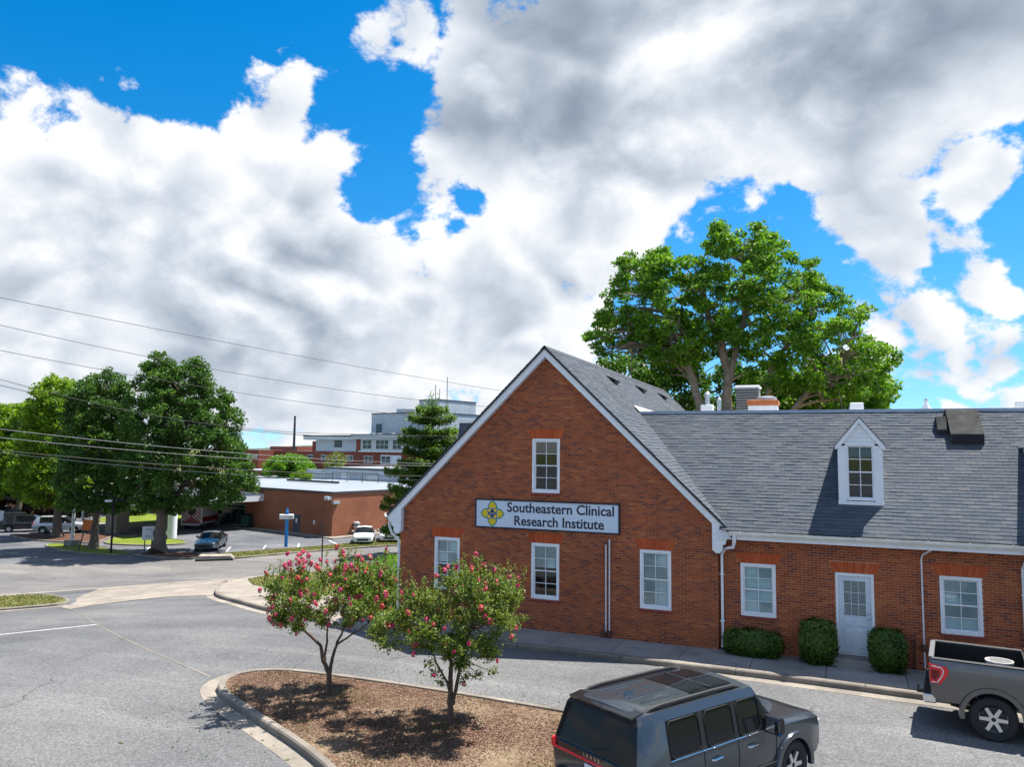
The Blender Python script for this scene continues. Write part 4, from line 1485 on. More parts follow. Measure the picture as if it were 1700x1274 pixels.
# ---- dormers
def dormer(x0):
    w = 1.13
    x1 = x0 + w
    yf = 23.25
    zb, ze, zp = 4.26, 5.96, 6.66
    xc = (x0 + x1) / 2
    ov = 0.07
    roof_y = lambda z: EY + (z - EZ) / WS
    f = MB()
    f.prism([(x0, ze - 0.04), (x1, ze - 0.04), (x1, ze), (xc, zp - 0.06), (x0, ze)], yf + 0.03, yf + 0.06)
    for (p, q) in ((x0, x0 + 0.20), (x1 - 0.20, x1)):
        f.bbox(p, q, yf, yf + 0.045, zb + 0.10, ze - 0.02, 0.005)
    f.bbox(x0, x1, yf, yf + 0.045, ze - 0.08, ze + 0.03, 0.005)
    f.bbox(x0 - 0.01, x1 + 0.01, yf - 0.02, yf + 0.05, zb, zb + 0.10, 0.006)
    # cheeks
    for xx in (x0, x1):
        f.add([(xx, yf + 0.03, zb), (xx, yf + 0.03, ze), (xx, roof_y(ze), ze)], [(0, 1, 2)])
    d = part(f, 'dormer', M['trim'])
    # boards of the small gable
    zz = ze + 0.04
    while zz < zp - 0.18:
        hw = (zp - 0.12 - zz) / (zp - ze) * (w / 2) - 0.03
        hw2 = max(0.01, (zp - 0.12 - zz - 0.11) / (zp - ze) * (w / 2) - 0.03)
        b = MB()
        b.add([(xc - hw, yf + 0.012, zz), (xc + hw, yf + 0.012, zz), (xc + hw2, yf + 0.024, zz + 0.11), (xc - hw2, yf + 0.024, zz + 0.11), (xc - hw, yf + 0.03, zz), (xc + hw, yf + 0.03, zz)], [(0, 1, 2, 3), (0, 4, 5, 1)])
        part(b, 'board', M['trim'], d, fixn=False)
        zz += 0.115
    for s_ in (-1, 1):
        sl = (zp - ze) / (w / 2)
        e = w / 2 + ov
        r = MB()
        r.prism([(xc, zp), (xc + s_ * e, zp - sl * e), (xc + s_ * e, zp - sl * e - 0.10), (xc + s_ * (e - 0.10), zp - sl * e - 0.06), (xc, zp - 0.14)], yf - 0.07, yf + 0.03)
        part(r, 'rake_board', M['trim'], d)
        k = MB()
        yb = roof_y(zp) + 0.1
        ye = roof_y(zp - sl * e) + 0.1
        k.add([(xc, yf - 0.09, zp + 0.035), (xc, yb, zp + 0.035), (xc + s_ * (e + 0.02), ye, zp - sl * (e + 0.02) + 0.035), (xc + s_ * (e + 0.02), yf - 0.09, zp - sl * (e + 0.02) + 0.035),
               (xc, yf - 0.09, zp + 0.003), (xc, yb, zp + 0.003), (xc + s_ * (e + 0.02), ye, zp - sl * (e + 0.02) + 0.003), (xc + s_ * (e + 0.02), yf - 0.09, zp - sl * (e + 0.02) + 0.003)],
              [(0, 1, 2, 3), (7, 6, 5, 4), (0, 3, 7, 4), (3, 2, 6, 7), (2, 1, 5, 6)])
        part(k, 'roof', M['shingle_d'], d)
    window(x0 + 0.19, x1 - 0.19, zb + 0.12, ze - 0.03, yf - 0.005, 0.0, parent=d, sill=False, name='window_frame', fr=0.05)
    return d


dormer(0.04)
dormer(4.80)

# ---- roof vents and hoods
def slot_vent(x, y):
    z = PEAK - SL * abs(x - CX)
    u = V((-1, 0, SL)).normalized()
    n = V((SL, 0, 1)).normalized()
    al = V((0, 1, 0))
    o = V((x, y, z))
    mb = MB()
    P = lambda a, b, c: tuple(o + al * a + u * b + n * c)
    mb.add([P(-0.3, -0.2, 0.0), P(0.3, -0.2, 0.0), P(0.3, 0.24, 0.03), P(-0.3, 0.24, 0.03), P(-0.3, -0.2, 0.17), P(0.3, -0.2, 0.17)], [(4, 5, 2, 3), (0, 1, 5, 4), (0, 4, 3), (1, 2, 5)])
    part(mb, 'roof_vent', M['black'])


for yv in (28.0, 32.5, 37.0):
    slot_vent(-7.75, yv)


def hood(x0, x1, yb, zl, yt, depth, nm):
    """sheet metal exhaust hood: sloping top, open dark front"""
    zt = zl + WS * (yt - yb)
    mb = MB()
    f0 = (yb - 0.02, zl + 0.0)
    prof = [(yb, zl), (yb - 0.02, zl + depth), (yt, zt + 0.30), (yt + 0.30, zt + 0.28), (yt + 0.3, zt + 0.2)]
    mb.prism(prof, x0, x1, axis='x')
    o = part(mb, nm, mat('hood_metal', (0.06, 0.06, 0.057), 0.95, 0.0, var=0.35, scale=3, spec=0.1))
    g = MB()
    g.box(x0 + 0.03, x1 - 0.03, yb - 0.024, yb - 0.018, zl + 0.03, zl + depth - 0.04)
    part(g, 'grille', M['black'], o)
    return o


hood(3.08, 3.92, 25.45, 5.97, 26.45, 0.30, 'exhaust_hood')
hood(2.79, 3.05, 25.83, 6.26, 26.15, 0.15, 'exhaust_hood')

# rear cross gable on the far slope
mb = MB()
mb.prism([(26.9, 6.70), (29.5, 6.70), (31.5, 4.4), (26.4, 4.4)], -13.6, -11.0, axis='x')
part(mb, 'rear_dormer', M['shingle_d'])

# ================================================================== things on the roof
ac = thing('rooftop_condenser', 'grey louvred air conditioning unit standing on the flat roof', 'air conditioner', (-3.33, 33.3, 6.62))
mb = MB()
mb.bbox(-0.45, 0.45, -0.45, 0.45, 0.10, 1.72, 0.03)
part_ = mb.build('casing', mat('condenser_casing', (0.25, 0.25, 0.25), 0.5, 0.3, var=0.1), ac)
mb = MB()
mb.bbox(-0.5, 0.5, -0.5, 0.5, 1.72, 1.82, 0.03)
mb.build('top_panel', M['white_paint'], ac)
for i in range(14):
    mb = MB()
    z_ = 0.2 + i * 0.107
    mb.box(-0.46, 0.46, -0.485, -0.452, z_, z_ + 0.04)
    mb.build('louvre', M['dark_metal'], ac)
mb = MB()
mb.box(-0.4, 0.4, -0.4, 0.4, 0.0, 0.10)
mb.build('skid', M['dark_metal'], ac)
kb = thing('roof_curb', 'white roof curb with rusty orange cap beside the air conditioning unit', 'roof curb', (-2.5, 30.4, 6.62))
mb = MB()
mb.bbox(-0.52, 0.52, -0.4, 0.4, 0.0, 0.82, 0.02)
mb.build('curb_wall', M['white_paint'], kb)
mb = MB()
mb.bbox(-0.56, 0.56, -0.44, 0.44, 0.82, 1.02, 0.02)
mb.build('cap', mat('rusty_orange_metal', (0.42, 0.13, 0.04), 0.7, 0.1, var=0.3, scale=5), kb)
mb = MB()
mb.lathe([(0.3, 0), (0.36, 0.03), (0.36, 0.12), (0.2, 0.16)], 18, Matrix.Translation((0.12, 0.1, 1.02)))
mb.build('fan_cowl', M['steel'], kb, smooth=True)


def flue(x, y, h, r, label, box=True, cone=False):
    t = thing('roof_vent_pipe', label, 'vent', (x, y, 6.62))
    mb = MB()
    if box:
        mb.bbox(-0.17, 0.17, -0.17, 0.17, 0.0, 0.62, 0.015)
        mb.bbox(-0.22, 0.22, -0.22, 0.22, 0.62, 0.86, 0.02)
        mb.build('base', M['white_paint'], t)
    elif cone:
        mb.lathe([(0.26, 0.0), (0.24, 0.5), (0.07, 0.78), (0.06, 0.9)], 16)
        mb.build('base', M['white_paint'], t, smooth=True)
    else:
        mb.lathe([(0.15, 0), (0.15, 0.6)], 14)
        mb.build('base', M['white_paint'], t, smooth=True)
    p = MB()
    p.lathe([(r, 0.5), (r, h), (r * 0.7, h + 0.03)], 14)
    p.build('pipe', M['steel'], t, smooth=True)
    if h > 0.95:
        c = MB()
        c.lathe([(r * 1.25, h - 0.12), (r * 1.3, h - 0.02), (r * 0.4, h + 0.07)], 14)
        c.build('cap', M['steel'], t, smooth=True)
    return t


flue(-4.52, 30.0, 1.30, 0.09, 'tall metal flue on a white box at the left end of the wing roof')
flue(-4.08, 30.0, 1.08, 0.07, 'short white vent pipe between the tall flue and the air conditioning unit', box=False)
flue(0.72, 30.0, 0.80, 0.10, 'white capped roof vent behind the peak of the dormer')
flue(2.92, 30.0, 0.95, 0.05, 'white cone shaped roof vent left of the black exhaust hood', box=False, cone=True)
flue(5.78, 30.0, 0.86, 0.10, 'pale roof vent at the right edge of the photo')
# slack cables lying by the flue
mb = MB()
mb.tube([(-4.0, 29.8, 7.2), (-3.85, 29.8, 7.38), (-3.7, 29.8, 7.3), (-3.5, 29.9, 7.24), (-3.3, 30.0, 7.15), (-3.2, 30.3, 6.7)], 0.02, 6)
tag(mb.build('refrigerant_line', M['black']), 'black refrigerant hose looping from the vent pipe to the roof curb', 'hose')

# ================================================================== the sign
sg = thing('wall_sign', 'long white sign with dark lettering and yellow green emblem on the gable', 'sign', (-8.375, GY - 0.03, 3.63))
SWD, SHT = 2.385, 0.455
dk = mat('sign_navy', (0.008, 0.012, 0.03), 0.5, var=0.0)
mb = MB()
mb.bbox(-SWD + 0.03, SWD - 0.03, -0.03, 0.02, -SHT + 0.03, SHT - 0.03, 0.004)
mb.build('panel', mat('sign_white', (0.60, 0.69, 0.80), 0.45, var=0.04, scale=1.5), sg)
mb = MB()
for (p, q, u, w_) in ((-SWD, SWD, SHT - 0.04, SHT), (-SWD, SWD, -SHT, -SHT + 0.04), (-SWD, -SWD + 0.04, -SHT + 0.04, SHT - 0.04), (SWD - 0.04, SWD, -SHT + 0.04, SHT - 0.04)):
    mb.box(p, q, -0.05, 0.02, u, w_)
mb.build('frame', dk, sg)
mb = MB()
mb.box(-0.012, -0.008, -0.0315, -0.03, -SHT + 0.04, SHT - 0.04)
mb.build('panel_joint', M['steel'], sg)


def put_text(body, width, cx, z, parent, m_, bold, y=-0.032, size=0.36, name='lettering'):
    me = text_mesh(body, size, name, bold=bold, extrude=0.003)
    xs = [v.co.x for v in me.vertices]
    w0, w1 = min(xs), max(xs)
    k = width / (w1 - w0)
    for v in me.vertices:
        x_, y_, z_ = v.co
        v.co = ((x_ - w0) * k - width / 2, -z_, y_)
    me.materials.clear()
    me.materials.append(m_)
    o = link(name, me, parent, (cx, y, z))
    return o


put_text('Southeastern Clinical', 3.48, 0.47, 0.08, sg, dk, 0.008, size=0.42)
put_text('Research Institute', 2.92, 0.44, -0.33, sg, dk, 0.008, size=0.42)
# emblem: four pointed petals, ring, dark diamond
em_g = mat('emblem_green', (0.02, 0.25, 0.17), 0.5, var=0.0)
em_y = mat('emblem_yellow', (0.75, 0.55, 0.01), 0.5, var=0.0)
em_b = mat('emblem_blue', (0.01, 0.16, 0.50), 0.5, var=0.0)
ex, ez = -1.78, 0.0


def petal(r0, r1, w, ang, y, m_, nm, par):
    pts = []
    n = 10
    for i in range(n + 1):
        t = i / n
        pts.append((r0 + (r1 - r0) * t, w * math.sin(math.pi * t) ** 0.8))
    for i in range(n - 1, 0, -1):
        t = i / n
        pts.append((r0 + (r1 - r0) * t, -w * math.sin(math.pi * t) ** 0.8))
    c, s = math.cos(ang), math.sin(ang)
    mb = MB()
    mb.prism([(ex + a * c - b * s, ez + a * s + b * c) for a, b in pts], y - 0.002, y)
    return mb.build(nm, m_, par)


logo = MB()
logo.lathe([(0.20, 0), (0.20, 0.002)], 28, Matrix.Translation((ex, -0.031, ez)) @ Matrix.Rotation(rad(90), 4, 'X'))
logo = logo.build('emblem', em_g, sg)
for k in range(4):
    a = k * math.pi / 2
    petal(0.02, 0.415, 0.165, a, -0.033, em_g, 'petal_outline', logo)
    petal(0.06, 0.375, 0.125, a, -0.0365, em_y, 'petal', logo)
for k in range(4):
    a = k * math.pi / 2 + math.pi / 4
    petal(-0.03, 0.235, 0.10, a, -0.040, em_b, 'petal_outline', logo)
    petal(0.04, 0.205, 0.06, a, -0.0435, em_y, 'petal', logo)
mb = MB()
mb.prism([(ex - 0.14, ez), (ex, ez - 0.14), (ex + 0.14, ez), (ex, ez + 0.14)], -0.049, -0.046)
mb.build('diamond', mat('emblem_navy', (0.008, 0.03, 0.12), 0.5, var=0.0), logo)
put_text('SCRI', 0.17, ex, ez - 0.03, logo, M['white_paint'], 0.0, y=-0.051, size=0.08)

# ================================================================== vehicles
M['glass_car'] = mat('tinted_car_glass', (0.008, 0.010, 0.012), 0.03, var=0.0, spec=0.16)
M['tyre'] = mat('tyre_rubber', (0.022, 0.022, 0.023), 0.85, var=0.25, scale=12, bump=0.3, bscale=60)
M['alloy'] = mat('alloy_rim', (0.62, 0.63, 0.65), 0.25, 0.85, var=0.05)
M['well'] = mat('wheel_well', (0.008, 0.008, 0.009), 0.9, var=0.0)
M['red_lamp'] = mat('red_lens', (0.75, 0.012, 0.016), 0.15, var=0.0, coat=0.6)
M['clear_lamp'] = mat('clear_lens', (0.75, 0.78, 0.80), 0.1, 0.3, var=0.0, coat=0.6)
M['plate'] = mat('number_plate', (0.72, 0.74, 0.76), 0.5, var=0.1, scale=12)


def paint(name, rgb, metal=0.55, rough=0.28):
    return mat(name, rgb, rough, metal, var=0.05, scale=2.0, coat=0.6, fine=0.06, fscale=300)


def shell(stations, mfun, cutters, mats, root, names):
    """closed car body lofted from half sections (x, y, z), wheel wells cut out; faces split into parts by material slot"""
    m = len(stations[0])
    vs, fs, ms = [], [], []
    for st in stations:
        for (x, y, z) in st:
            vs.append((x, y, z))
        for (x, y, z) in reversed(st):
            vs.append((x, -y, z))
    R = 2 * m
    for i in range(len(stations) - 1):
        for j in range(R):
            k = (j + 1) % R
            e = j if j < m - 1 else (m - 1 if j == m - 1 else (R - 2 - j if j < R - 1 else -1))
            fs.append((i * R + j, i * R + k, (i + 1) * R + k, (i + 1) * R + j))
            ms.append(mfun(i, e))
    for (i, tagn) in ((0, 'rear'), (len(stations) - 1, 'front')):
        for e in range(m - 1):
            a, b = i * R + e, i * R + e + 1
            c, d = i * R + R - 2 - e, i * R + R - 1 - e
            fs.append((a, b, c, d))
            ms.append(mfun(tagn, e))
    me = bpy.data.meshes.new('shell')
    me.from_pydata(vs, [], fs)
    for mt in mats:
        me.materials.append(mt)
    me.polygons.foreach_set('material_index', ms)
    bm = bmesh.new()
    bm.from_mesh(me)
    bmesh.ops.recalc_face_normals(bm, faces=bm.faces)
    bm.to_mesh(me)
    bm.free()
    if cutters:
        ob = bpy.data.objects.new('shell_tmp', me)
        COL.objects.link(ob)
        cmb = MB()
        for (cx, cz, r, w) in cutters:
            for s_ in (-1, 1):
                y0, y1 = (w, 1.4) if s_ > 0 else (-1.4, -w)
                n = 28
                pts = [(cx + r * math.cos(2 * math.pi * k / n), cz + r * math.sin(2 * math.pi * k / n)) for k in range(n)]
                cmb.prism(pts, y0, y1)
        cme = cmb.mesh('cut', mats)
        wi = len(mats) - 1
        cme.polygons.foreach_set('material_index', [wi] * len(cme.polygons))
        cob = bpy.data.objects.new('cut_tmp', cme)
        COL.objects.link(cob)
        md = ob.modifiers.new('b', 'BOOLEAN')
        md.operation = 'DIFFERENCE'
        md.solver = 'EXACT'
        md.object = cob
        dg = bpy.context.evaluated_depsgraph_get()
        me2 = bpy.data.meshes.new_from_object(ob.evaluated_get(dg))
        bpy.data.objects.remove(ob)
        bpy.data.objects.remove(cob)
        me = me2
    # split by slot
    for slot, nm in enumerate(names):
        bm = bmesh.new()
        bm.from_mesh(me)
        bmesh.ops.delete(bm, geom=[f for f in bm.faces if f.material_index != slot], context='FACES')
        if not bm.faces:
            bm.free()
            continue
        # separate islands get their own object for glass
        for f in bm.faces:
            f.material_index = 0
        if nm in ('window', 'pillar_trim', 'wheel_well'):
            seen = set()
            for f0 in bm.faces[:]:
                if f0 in seen:
                    continue
                st_, isl = [f0], []
                seen.add(f0)
                while st_:
                    f = st_.pop()
                    isl.append(f)
                    for ed in f.edges:
                        for g in ed.link_faces:
                            if g not in seen:
                                seen.add(g)
                                st_.append(g)
                mm = MB()
                idx = {}
                vv, ff = [], []
                for f in isl:
                    t = []
                    for v in f.verts:
                        if v not in idx:
                            idx[v] = len(vv)
                            vv.append(tuple(v.co))
                        t.append(idx[v])
                    ff.append(tuple(t))
                mm.add(vv, ff)
                mm.build(nm, mats[slot], root, smooth=True, sharp=0.5, fixn=False)
        else:
            mp = bpy.data.meshes.new(nm)
            bm.to_mesh(mp)
            mp.materials.clear()
            mp.materials.append(mats[slot])
            mp.polygons.foreach_set('use_smooth', [True] * len(mp.polygons))
            mp.set_sharp_from_angle(angle=0.55)
            link(nm, mp, root)
        bm.free()


def wheel_meshes(r, w, rim_r, spokes=6, rim_mat=None):
    """tyre and rim along local y, centred; outer face at -y"""
    rm = Matrix.Rotation(rad(90), 4, 'X')
    t = MB()
    h = w / 2
    prof = [(rim_r, -h * 0.8), (rim_r + 0.02, -h * 0.95), (r * 0.93, -h), (r * 0.985, -h * 0.82), (r, -h * 0.5), (r, h * 0.5), (r * 0.985, h * 0.82), (r * 0.93, h), (rim_r + 0.02, h * 0.95), (rim_r, h * 0.8)]
    t.lathe(prof, 32, rm, caps=False)
    # tread blocks
    n = 36
    for k in range(n):
        a = 2 * math.pi * k / n
        for q in (-0.55, 0.0, 0.55):
            a2 = a + (0.5 * 2 * math.pi / n if q else 0)
            c, s = math.cos(a2), math.sin(a2)
            d = 0.5 * r * 2 * math.pi / n * 0.6
            tx, tz = -s, c
            y0, y1 = (q - 0.22) * h, (q + 0.22) * h
            p = [(c * r * 0.995 + tx * d * sg_, y, s * r * 0.995 + tz * d * sg_) for sg_ in (-1, 1) for y in (y0, y1)]
            p2 = [(c * (r + 0.008) + tx * d * 0.9 * sg_, y, s * (r + 0.008) + tz * d * 0.9 * sg_) for sg_ in (-1, 1) for y in (y0, y1)]
            t.add(p + p2, [(4, 5, 7, 6), (0, 1, 5, 4), (2, 6, 7, 3), (0, 4, 6, 2), (1, 3, 7, 5)])
    tyre = t.mesh('tyre', M['tyre'], smooth=True)
    k_ = MB()
    k_.lathe([(rim_r, h * 0.8), (rim_r, -h * 0.8), (rim_r - 0.018, -h * 0.86), (rim_r - 0.03, -h * 0.7), (rim_r - 0.035, h * 0.5)], 32, rm.inverted() @ Matrix.Scale(-1, 4, (0, 0, 1)) if False else rm, caps=False)
    for s_ in range(spokes):
        a = 2 * math.pi * s_ / spokes
        ca, sa = math.cos(a), math.sin(a)
        def P(rr, tt, yy):
            return (ca * rr - sa * tt, yy, sa * rr + ca * tt)
        y0 = -h * 0.62
        for (ra, rb, wa, wb) in ((0.04, rim_r - 0.02, 0.040, 0.030),):
            k_.add([P(ra, -wa, y0 - 0.02), P(ra, wa, y0 - 0.02), P(rb, wb, y0 - 0.035), P(rb, -wb, y0 - 0.035), P(ra, -wa, y0 + 0.03), P(ra, wa, y0 + 0.03), P(rb, wb, y0 + 0.02), P(rb, -wb, y0 + 0.02)],
                   [(0, 1, 2, 3), (4, 7, 6, 5), (0, 4, 5, 1), (1, 5, 6, 2), (2, 6, 7, 3), (3, 7, 4, 0)])
    lip = [(rim_r - 0.034, -h * 0.80), (rim_r - 0.022, -h * 0.98), (rim_r + 0.004, -h * 1.03), (rim_r + 0.014, -h * 0.9)]
    k_.lathe(lip, 36, rm, caps=False)
    rim = k_.mesh('rim', rim_mat or M['alloy'], smooth=True, sharp=0.7)
    hb = MB()
    hb.lathe([(0.10, h * 0.1), (0.10, -h * 0.55), (0.07, -h * 0.72), (0.02, -h * 0.75)], 18, Matrix.Rotation(rad(-90), 4, 'X') @ Matrix.Scale(-1, 4, (0, 0, 1)))
    hub = hb.mesh('hub_cap', rim_mat or M['alloy'], smooth=True)
    bk = MB()
    bk.lathe([(rim_r - 0.03, h * 0.2), (rim_r - 0.03, h * 0.3)], 24, rm)
    disc = bk.mesh('brake_disc', M['dark_metal'])
    return tyre, rim, hub, disc


def add_wheels(root, pos, meshes):
    tyre, rim, hub, disc = meshes
    for (x, y, z) in pos:
        w = link('wheel', tyre, root, (x, y, z))
        if y > 0:
            w.rotation_euler = (0, 0, math.pi)
        link('rim', rim, w)
        link('hub_cap', hub, w)
        link('brake_disc', disc, w)


def arch_flare(cx, cz, r0, r1, y0, y1, a0=-8, a1=188, n=22):
    """raised lip round a wheel opening on the y = y1 side"""
    mb = MB()
    secs = []
    for i in range(n + 1):
        a = rad(a0 + (a1 - a0) * i / n)
        c, s = math.cos(a), math.sin(a)
        secs += [(cx + r0 * c, y0, cz + r0 * s), (cx + r0 * c, y1, cz + r0 * s), (cx + (r1 - 0.02) * c, y1, cz + (r1 - 0.02) * s), (cx + r1 * c, y0 + (y1 - y0) * 0.4, cz + r1 * s), (cx + r1 * c, y0, cz + r1 * s)]
    fs = []
    for i in range(n):
        for j in range(4):
            fs.append((i * 5 + j, i * 5 + j + 1, (i + 1) * 5 + j + 1, (i + 1) * 5 + j))
    mb.add(secs, fs)
    return mb


# ---- large grey SUV in front
gx = thing('large_suv', 'dark grey boxy SUV with black roof rails beside the planting island', 'SUV', (-3.47, 11.46, 0.004), rad(60))
gp_ = paint('suv_grey_paint', (0.048, 0.060, 0.073), 0.45, 0.24)


def sec(x, ys, zs, dx=(0,) * 8):
    return [(x + d, y, z) for y, z, d in zip(ys, zs, dx)]


YS = (0.91, 0.975, 0.99, 0.96, 0.835, 0.75, 0.43, 0.10)
ZS = (0.42, 0.62, 0.95, 1.15, 1.70, 1.815, 1.855, 1.865)
def std(x, k=0.0):
    return sec(x, YS, [z - (k if i > 3 else 0) for i, z in enumerate(ZS)])


st = [sec(0, (0.86, 0.92, 0.93, 0.91, 0.79, 0.72, 0.42, 0.10), (0.46, 0.62, 0.95, 1.14, 1.69, 1.79, 1.83, 1.84), (0.16, 0.04, 0.0, 0.02, 0.17, 0.23, 0.24, 0.24)),
      sec(0.10, (0.90, 0.97, 0.985, 0.955, 0.825, 0.742, 0.43, 0.10), ZS, (0.14, 0.02, 0.0, 0.02, 0.18, 0.24, 0.25, 0.25)),
      std(0.62, 0.0), std(0.72), std(1.48), std(1.60), std(2.32), std(2.42), std(3.02, 0.012),
      sec(3.48, (0.91, 0.975, 0.99, 0.965, 0.89, 0.82, 0.45, 0.10), (0.42, 0.62, 0.95, 1.13, 1.19, 1.215, 1.235, 1.24), (0, 0, 0, 0, 0.02, 0, -0.05, -0.06)),
      sec(3.64, (0.91, 0.975, 0.99, 0.965, 0.90, 0.80, 0.45, 0.10), (0.42, 0.62, 0.95, 1.12, 1.165, 1.19, 1.175, 1.18)),
      sec(4.40, (0.91, 0.975, 0.99, 0.965, 0.89, 0.78, 0.45, 0.10), (0.42, 0.62, 0.93, 1.09, 1.125, 1.155, 1.14, 1.145)),
      sec(4.76, (0.90, 0.96, 0.96, 0.93, 0.86, 0.76, 0.45, 0.10), (0.45, 0.62, 0.92, 1.04, 1.08, 1.105, 1.10, 1.105)),
      sec(4.92, (0.80, 0.86, 0.86, 0.84, 0.79, 0.70, 0.42, 0.10), (0.48, 0.62, 0.90, 0.98, 1.01, 1.02, 1.03, 1.03), (-0.03, 0, 0, 0, -0.02, -0.03, -0.03, -0.03))]


def gx_m(i, e):
    if i == 'rear':
        return 1 if e == 3 else (2 if e == 4 else 0)
    if i == 'front':
        return 0
    if e == 3:
        if i in (3, 5, 7, 8):
            return 1
        if i in (4, 6):
            return 2
    if i == 8 and e in (5, 6, 7):
        return 1
    return 0


shell(st, gx_m, [(1.02, 0.40, 0.47, 0.62), (3.93, 0.40, 0.47, 0.62)], [gp_, M['glass_car'], M['black'], M['well']], gx, ['body', 'window', 'pillar_trim', 'wheel_well'])
wm = wheel_meshes(0.405, 0.27, 0.25, 6)
add_wheels(gx, [(1.02, -0.86, 0.405), (1.02, 0.86, 0.405), (3.93, -0.86, 0.405), (3.93, 0.86, 0.405)], wm)
for cx_ in (1.02, 3.93):
    for s_ in (-1, 1):
        arch_flare(cx_, 0.40, 0.46, 0.575, s_ * 0.95, s_ * 1.025).build('fender_flare', gp_, gx, smooth=True, sharp=0.7)
for s_ in (-1, 1):
    mb = MB()
    mb.tube([(0.44, s_ * 0.665, 1.80), (0.56, s_ * 0.668, 1.845), (0.80, s_ * 0.668, 1.866), (2.1, s_ * 0.668, 1.870), (2.60, s_ * 0.668, 1.855), (2.84, s_ * 0.665, 1.80)], [0.026, 0.034, 0.034, 0.034, 0.032, 0.022], 8)
    mb.build('roof_rail', M['black'], gx, smooth=True)
    mb = MB()
    mb.bbox(3.02, 3.20, s_ * 1.02 - 0.0, s_ * 1.02 + s_ * 0.22, 1.13, 1.40, 0.04)
    mb.box(3.05, 3.15, min(s_ * 0.93, s_ * 1.03), max(s_ * 0.93, s_ * 1.03), 1.14, 1.19)
    mr_ = mb.build('mirror', M['gloss_black'], gx, smooth=True)
    mb = MB()
    mb.quad((3.017, s_ * 1.05, 1.17), (3.017, s_ * 1.21, 1.17), (3.017, s_ * 1.21, 1.37), (3.017, s_ * 1.05, 1.37))
    mb.build('mirror_glass', M['chrome'], mr_, fixn=False)
    for hx in (1.66, 2.60):
        mb = MB()
        mb.tube([(hx, s_ * 0.985, 0.985), (hx + 0.02, s_ * 1.025, 0.99), (hx + 0.22, s_ * 1.025, 1.0), (hx + 0.24, s_ * 0.985, 1.0)], 0.016, 6)
        mb.build('door_handle', M['chrome'], gx, smooth=True)
    for (dx_, z0_, z1_) in ((1.50, 0.50, 1.14), (2.37, 0.46, 1.14), (3.40, 0.46, 1.12)):
        mb = MB()
        pts = [(dx_ + (0.06 if zz < 0.7 and dx_ == 1.50 else 0), s_ * yy, zz) for yy, zz in ((0.938, z0_), (0.978, 0.62), (0.993, 0.95), (0.964, z1_))]
        mb.tube(pts, 0.005, 5)
        mb.build('door_seam', M['black'], gx)
    mb = MB()
    mb.tube([(0.72, s_ * 0.962, 1.155), (3.30, s_ * 0.965, 1.152)], 0.010, 6)
    mb.build('belt_moulding', M['chrome'], gx)
    for (xa, xb) in ((0.74, 1.47), (1.61, 2.31), (2.43, 3.02)):
        mb = MB()
        yz = lambda t: (s_ * (0.964 - 0.125 * t), 1.155 + 0.54 * t)
        c_ = 0.10
        P4 = [(xa + c_ * (xb - xa), 0.03), (xb - c_ * (xb - xa), 0.03), (xb, 0.16), (xb, 0.84), (xb - c_ * (xb - xa), 0.97), (xa + c_ * (xb - xa), 0.97), (xa, 0.84), (xa, 0.16)]
        P4.append(P4[0])
        mb.tube([(x_, yz(t_)[0], yz(t_)[1]) for x_, t_ in P4], 0.011, 5)
        mb.build('window_gasket', M['black'], gx, smooth=True)
    mb = MB()
    mb.bbox(1.50, 3.44, min(s_ * 0.955, s_ * 0.992), max(s_ * 0.955, s_ * 0.992), 0.50, 0.60, 0.012)
    mb.build('door_cladding', M['black'], gx)
    mb = MB()
    mb.tube([(1.45, s_ * 0.965, 0.40), (3.48, s_ * 0.965, 0.40)], 0.06, 8)
    mb.build('side_step', M['black'], gx, smooth=True)
    mb = MB()
    mb.bbox(4.68, 4.90, min(s_ * 0.60, s_ * 0.90), max(s_ * 0.60, s_ * 0.90), 0.86, 0.98, 0.02)
    mb.build('headlight', M['clear_lamp'], gx)
mb = MB()
roof_z = lambda y: 1.865 if abs(y) < 0.1 else (1.865 - (abs(y) - 0.1) / 0.33 * 0.010 if abs(y) < 0.43 else 1.855 - (abs(y) - 0.43) / 0.32 * 0.040)
mb.grid(lambda u, v: (1.72 + u * 1.08, -0.52 + v * 1.04, roof_z(-0.52 + v * 1.04) + 0.007 - 0.012 * max(0, (1.72 + u * 1.08 - 2.42) / 0.6)), 8, 12)
mb.build('sunroof', M['glass_car'], gx, smooth=True, fixn=False)
mb = MB()
mb.box(2.225, 2.262, -0.50, 0.50, 1.862, 1.876)
mb.build('sunroof_trim', gp_, gx)
for yy in (-0.40, -0.14, 0.14, 0.40):
    mb = MB()
    mb.bbox(0.66, 1.55, yy - 0.018, yy + 0.018, roof_z(yy) - 0.02, roof_z(yy) + 0.012, 0.006)
    mb.build('roof_rib', gp_, gx)
mb = MB()
mb.add([(0.70, -0.03, 1.866), (0.70, 0.03, 1.866), (0.95, 0.012, 1.866), (0.95, -0.012, 1.866), (0.72, 0, 1.945), (0.78, 0, 1.94)], [(0, 1, 4), (1, 2, 5, 4), (2, 3, 5), (3, 0, 4, 5)])
mb.build('antenna_fin', gp_, gx)
mb = MB()
mb.prism([(0.15, 1.775), (0.40, 1.835), (0.40, 1.848), (0.13, 1.808)], -0.70, 0.70)
mb.build('spoiler', M['gloss_black'], gx)
mb = MB()
mb.bbox(-0.022, 0.03, -0.80, 0.80, 1.00, 1.13, 0.012)
mb.build('rear_garnish', M['gloss_black'], gx)
mb = MB()
mb.bbox(-0.036, 0.0, -0.905, 0.905, 0.985, 1.03, 0.010)
mb.bbox(-0.036, 0.10, 0.86, 0.955, 0.99, 1.13, 0.012)
mb.bbox(-0.036, 0.10, -0.955, -0.86, 0.99, 1.13, 0.012)
mb.build('light_bar', M['red_lamp'], gx)
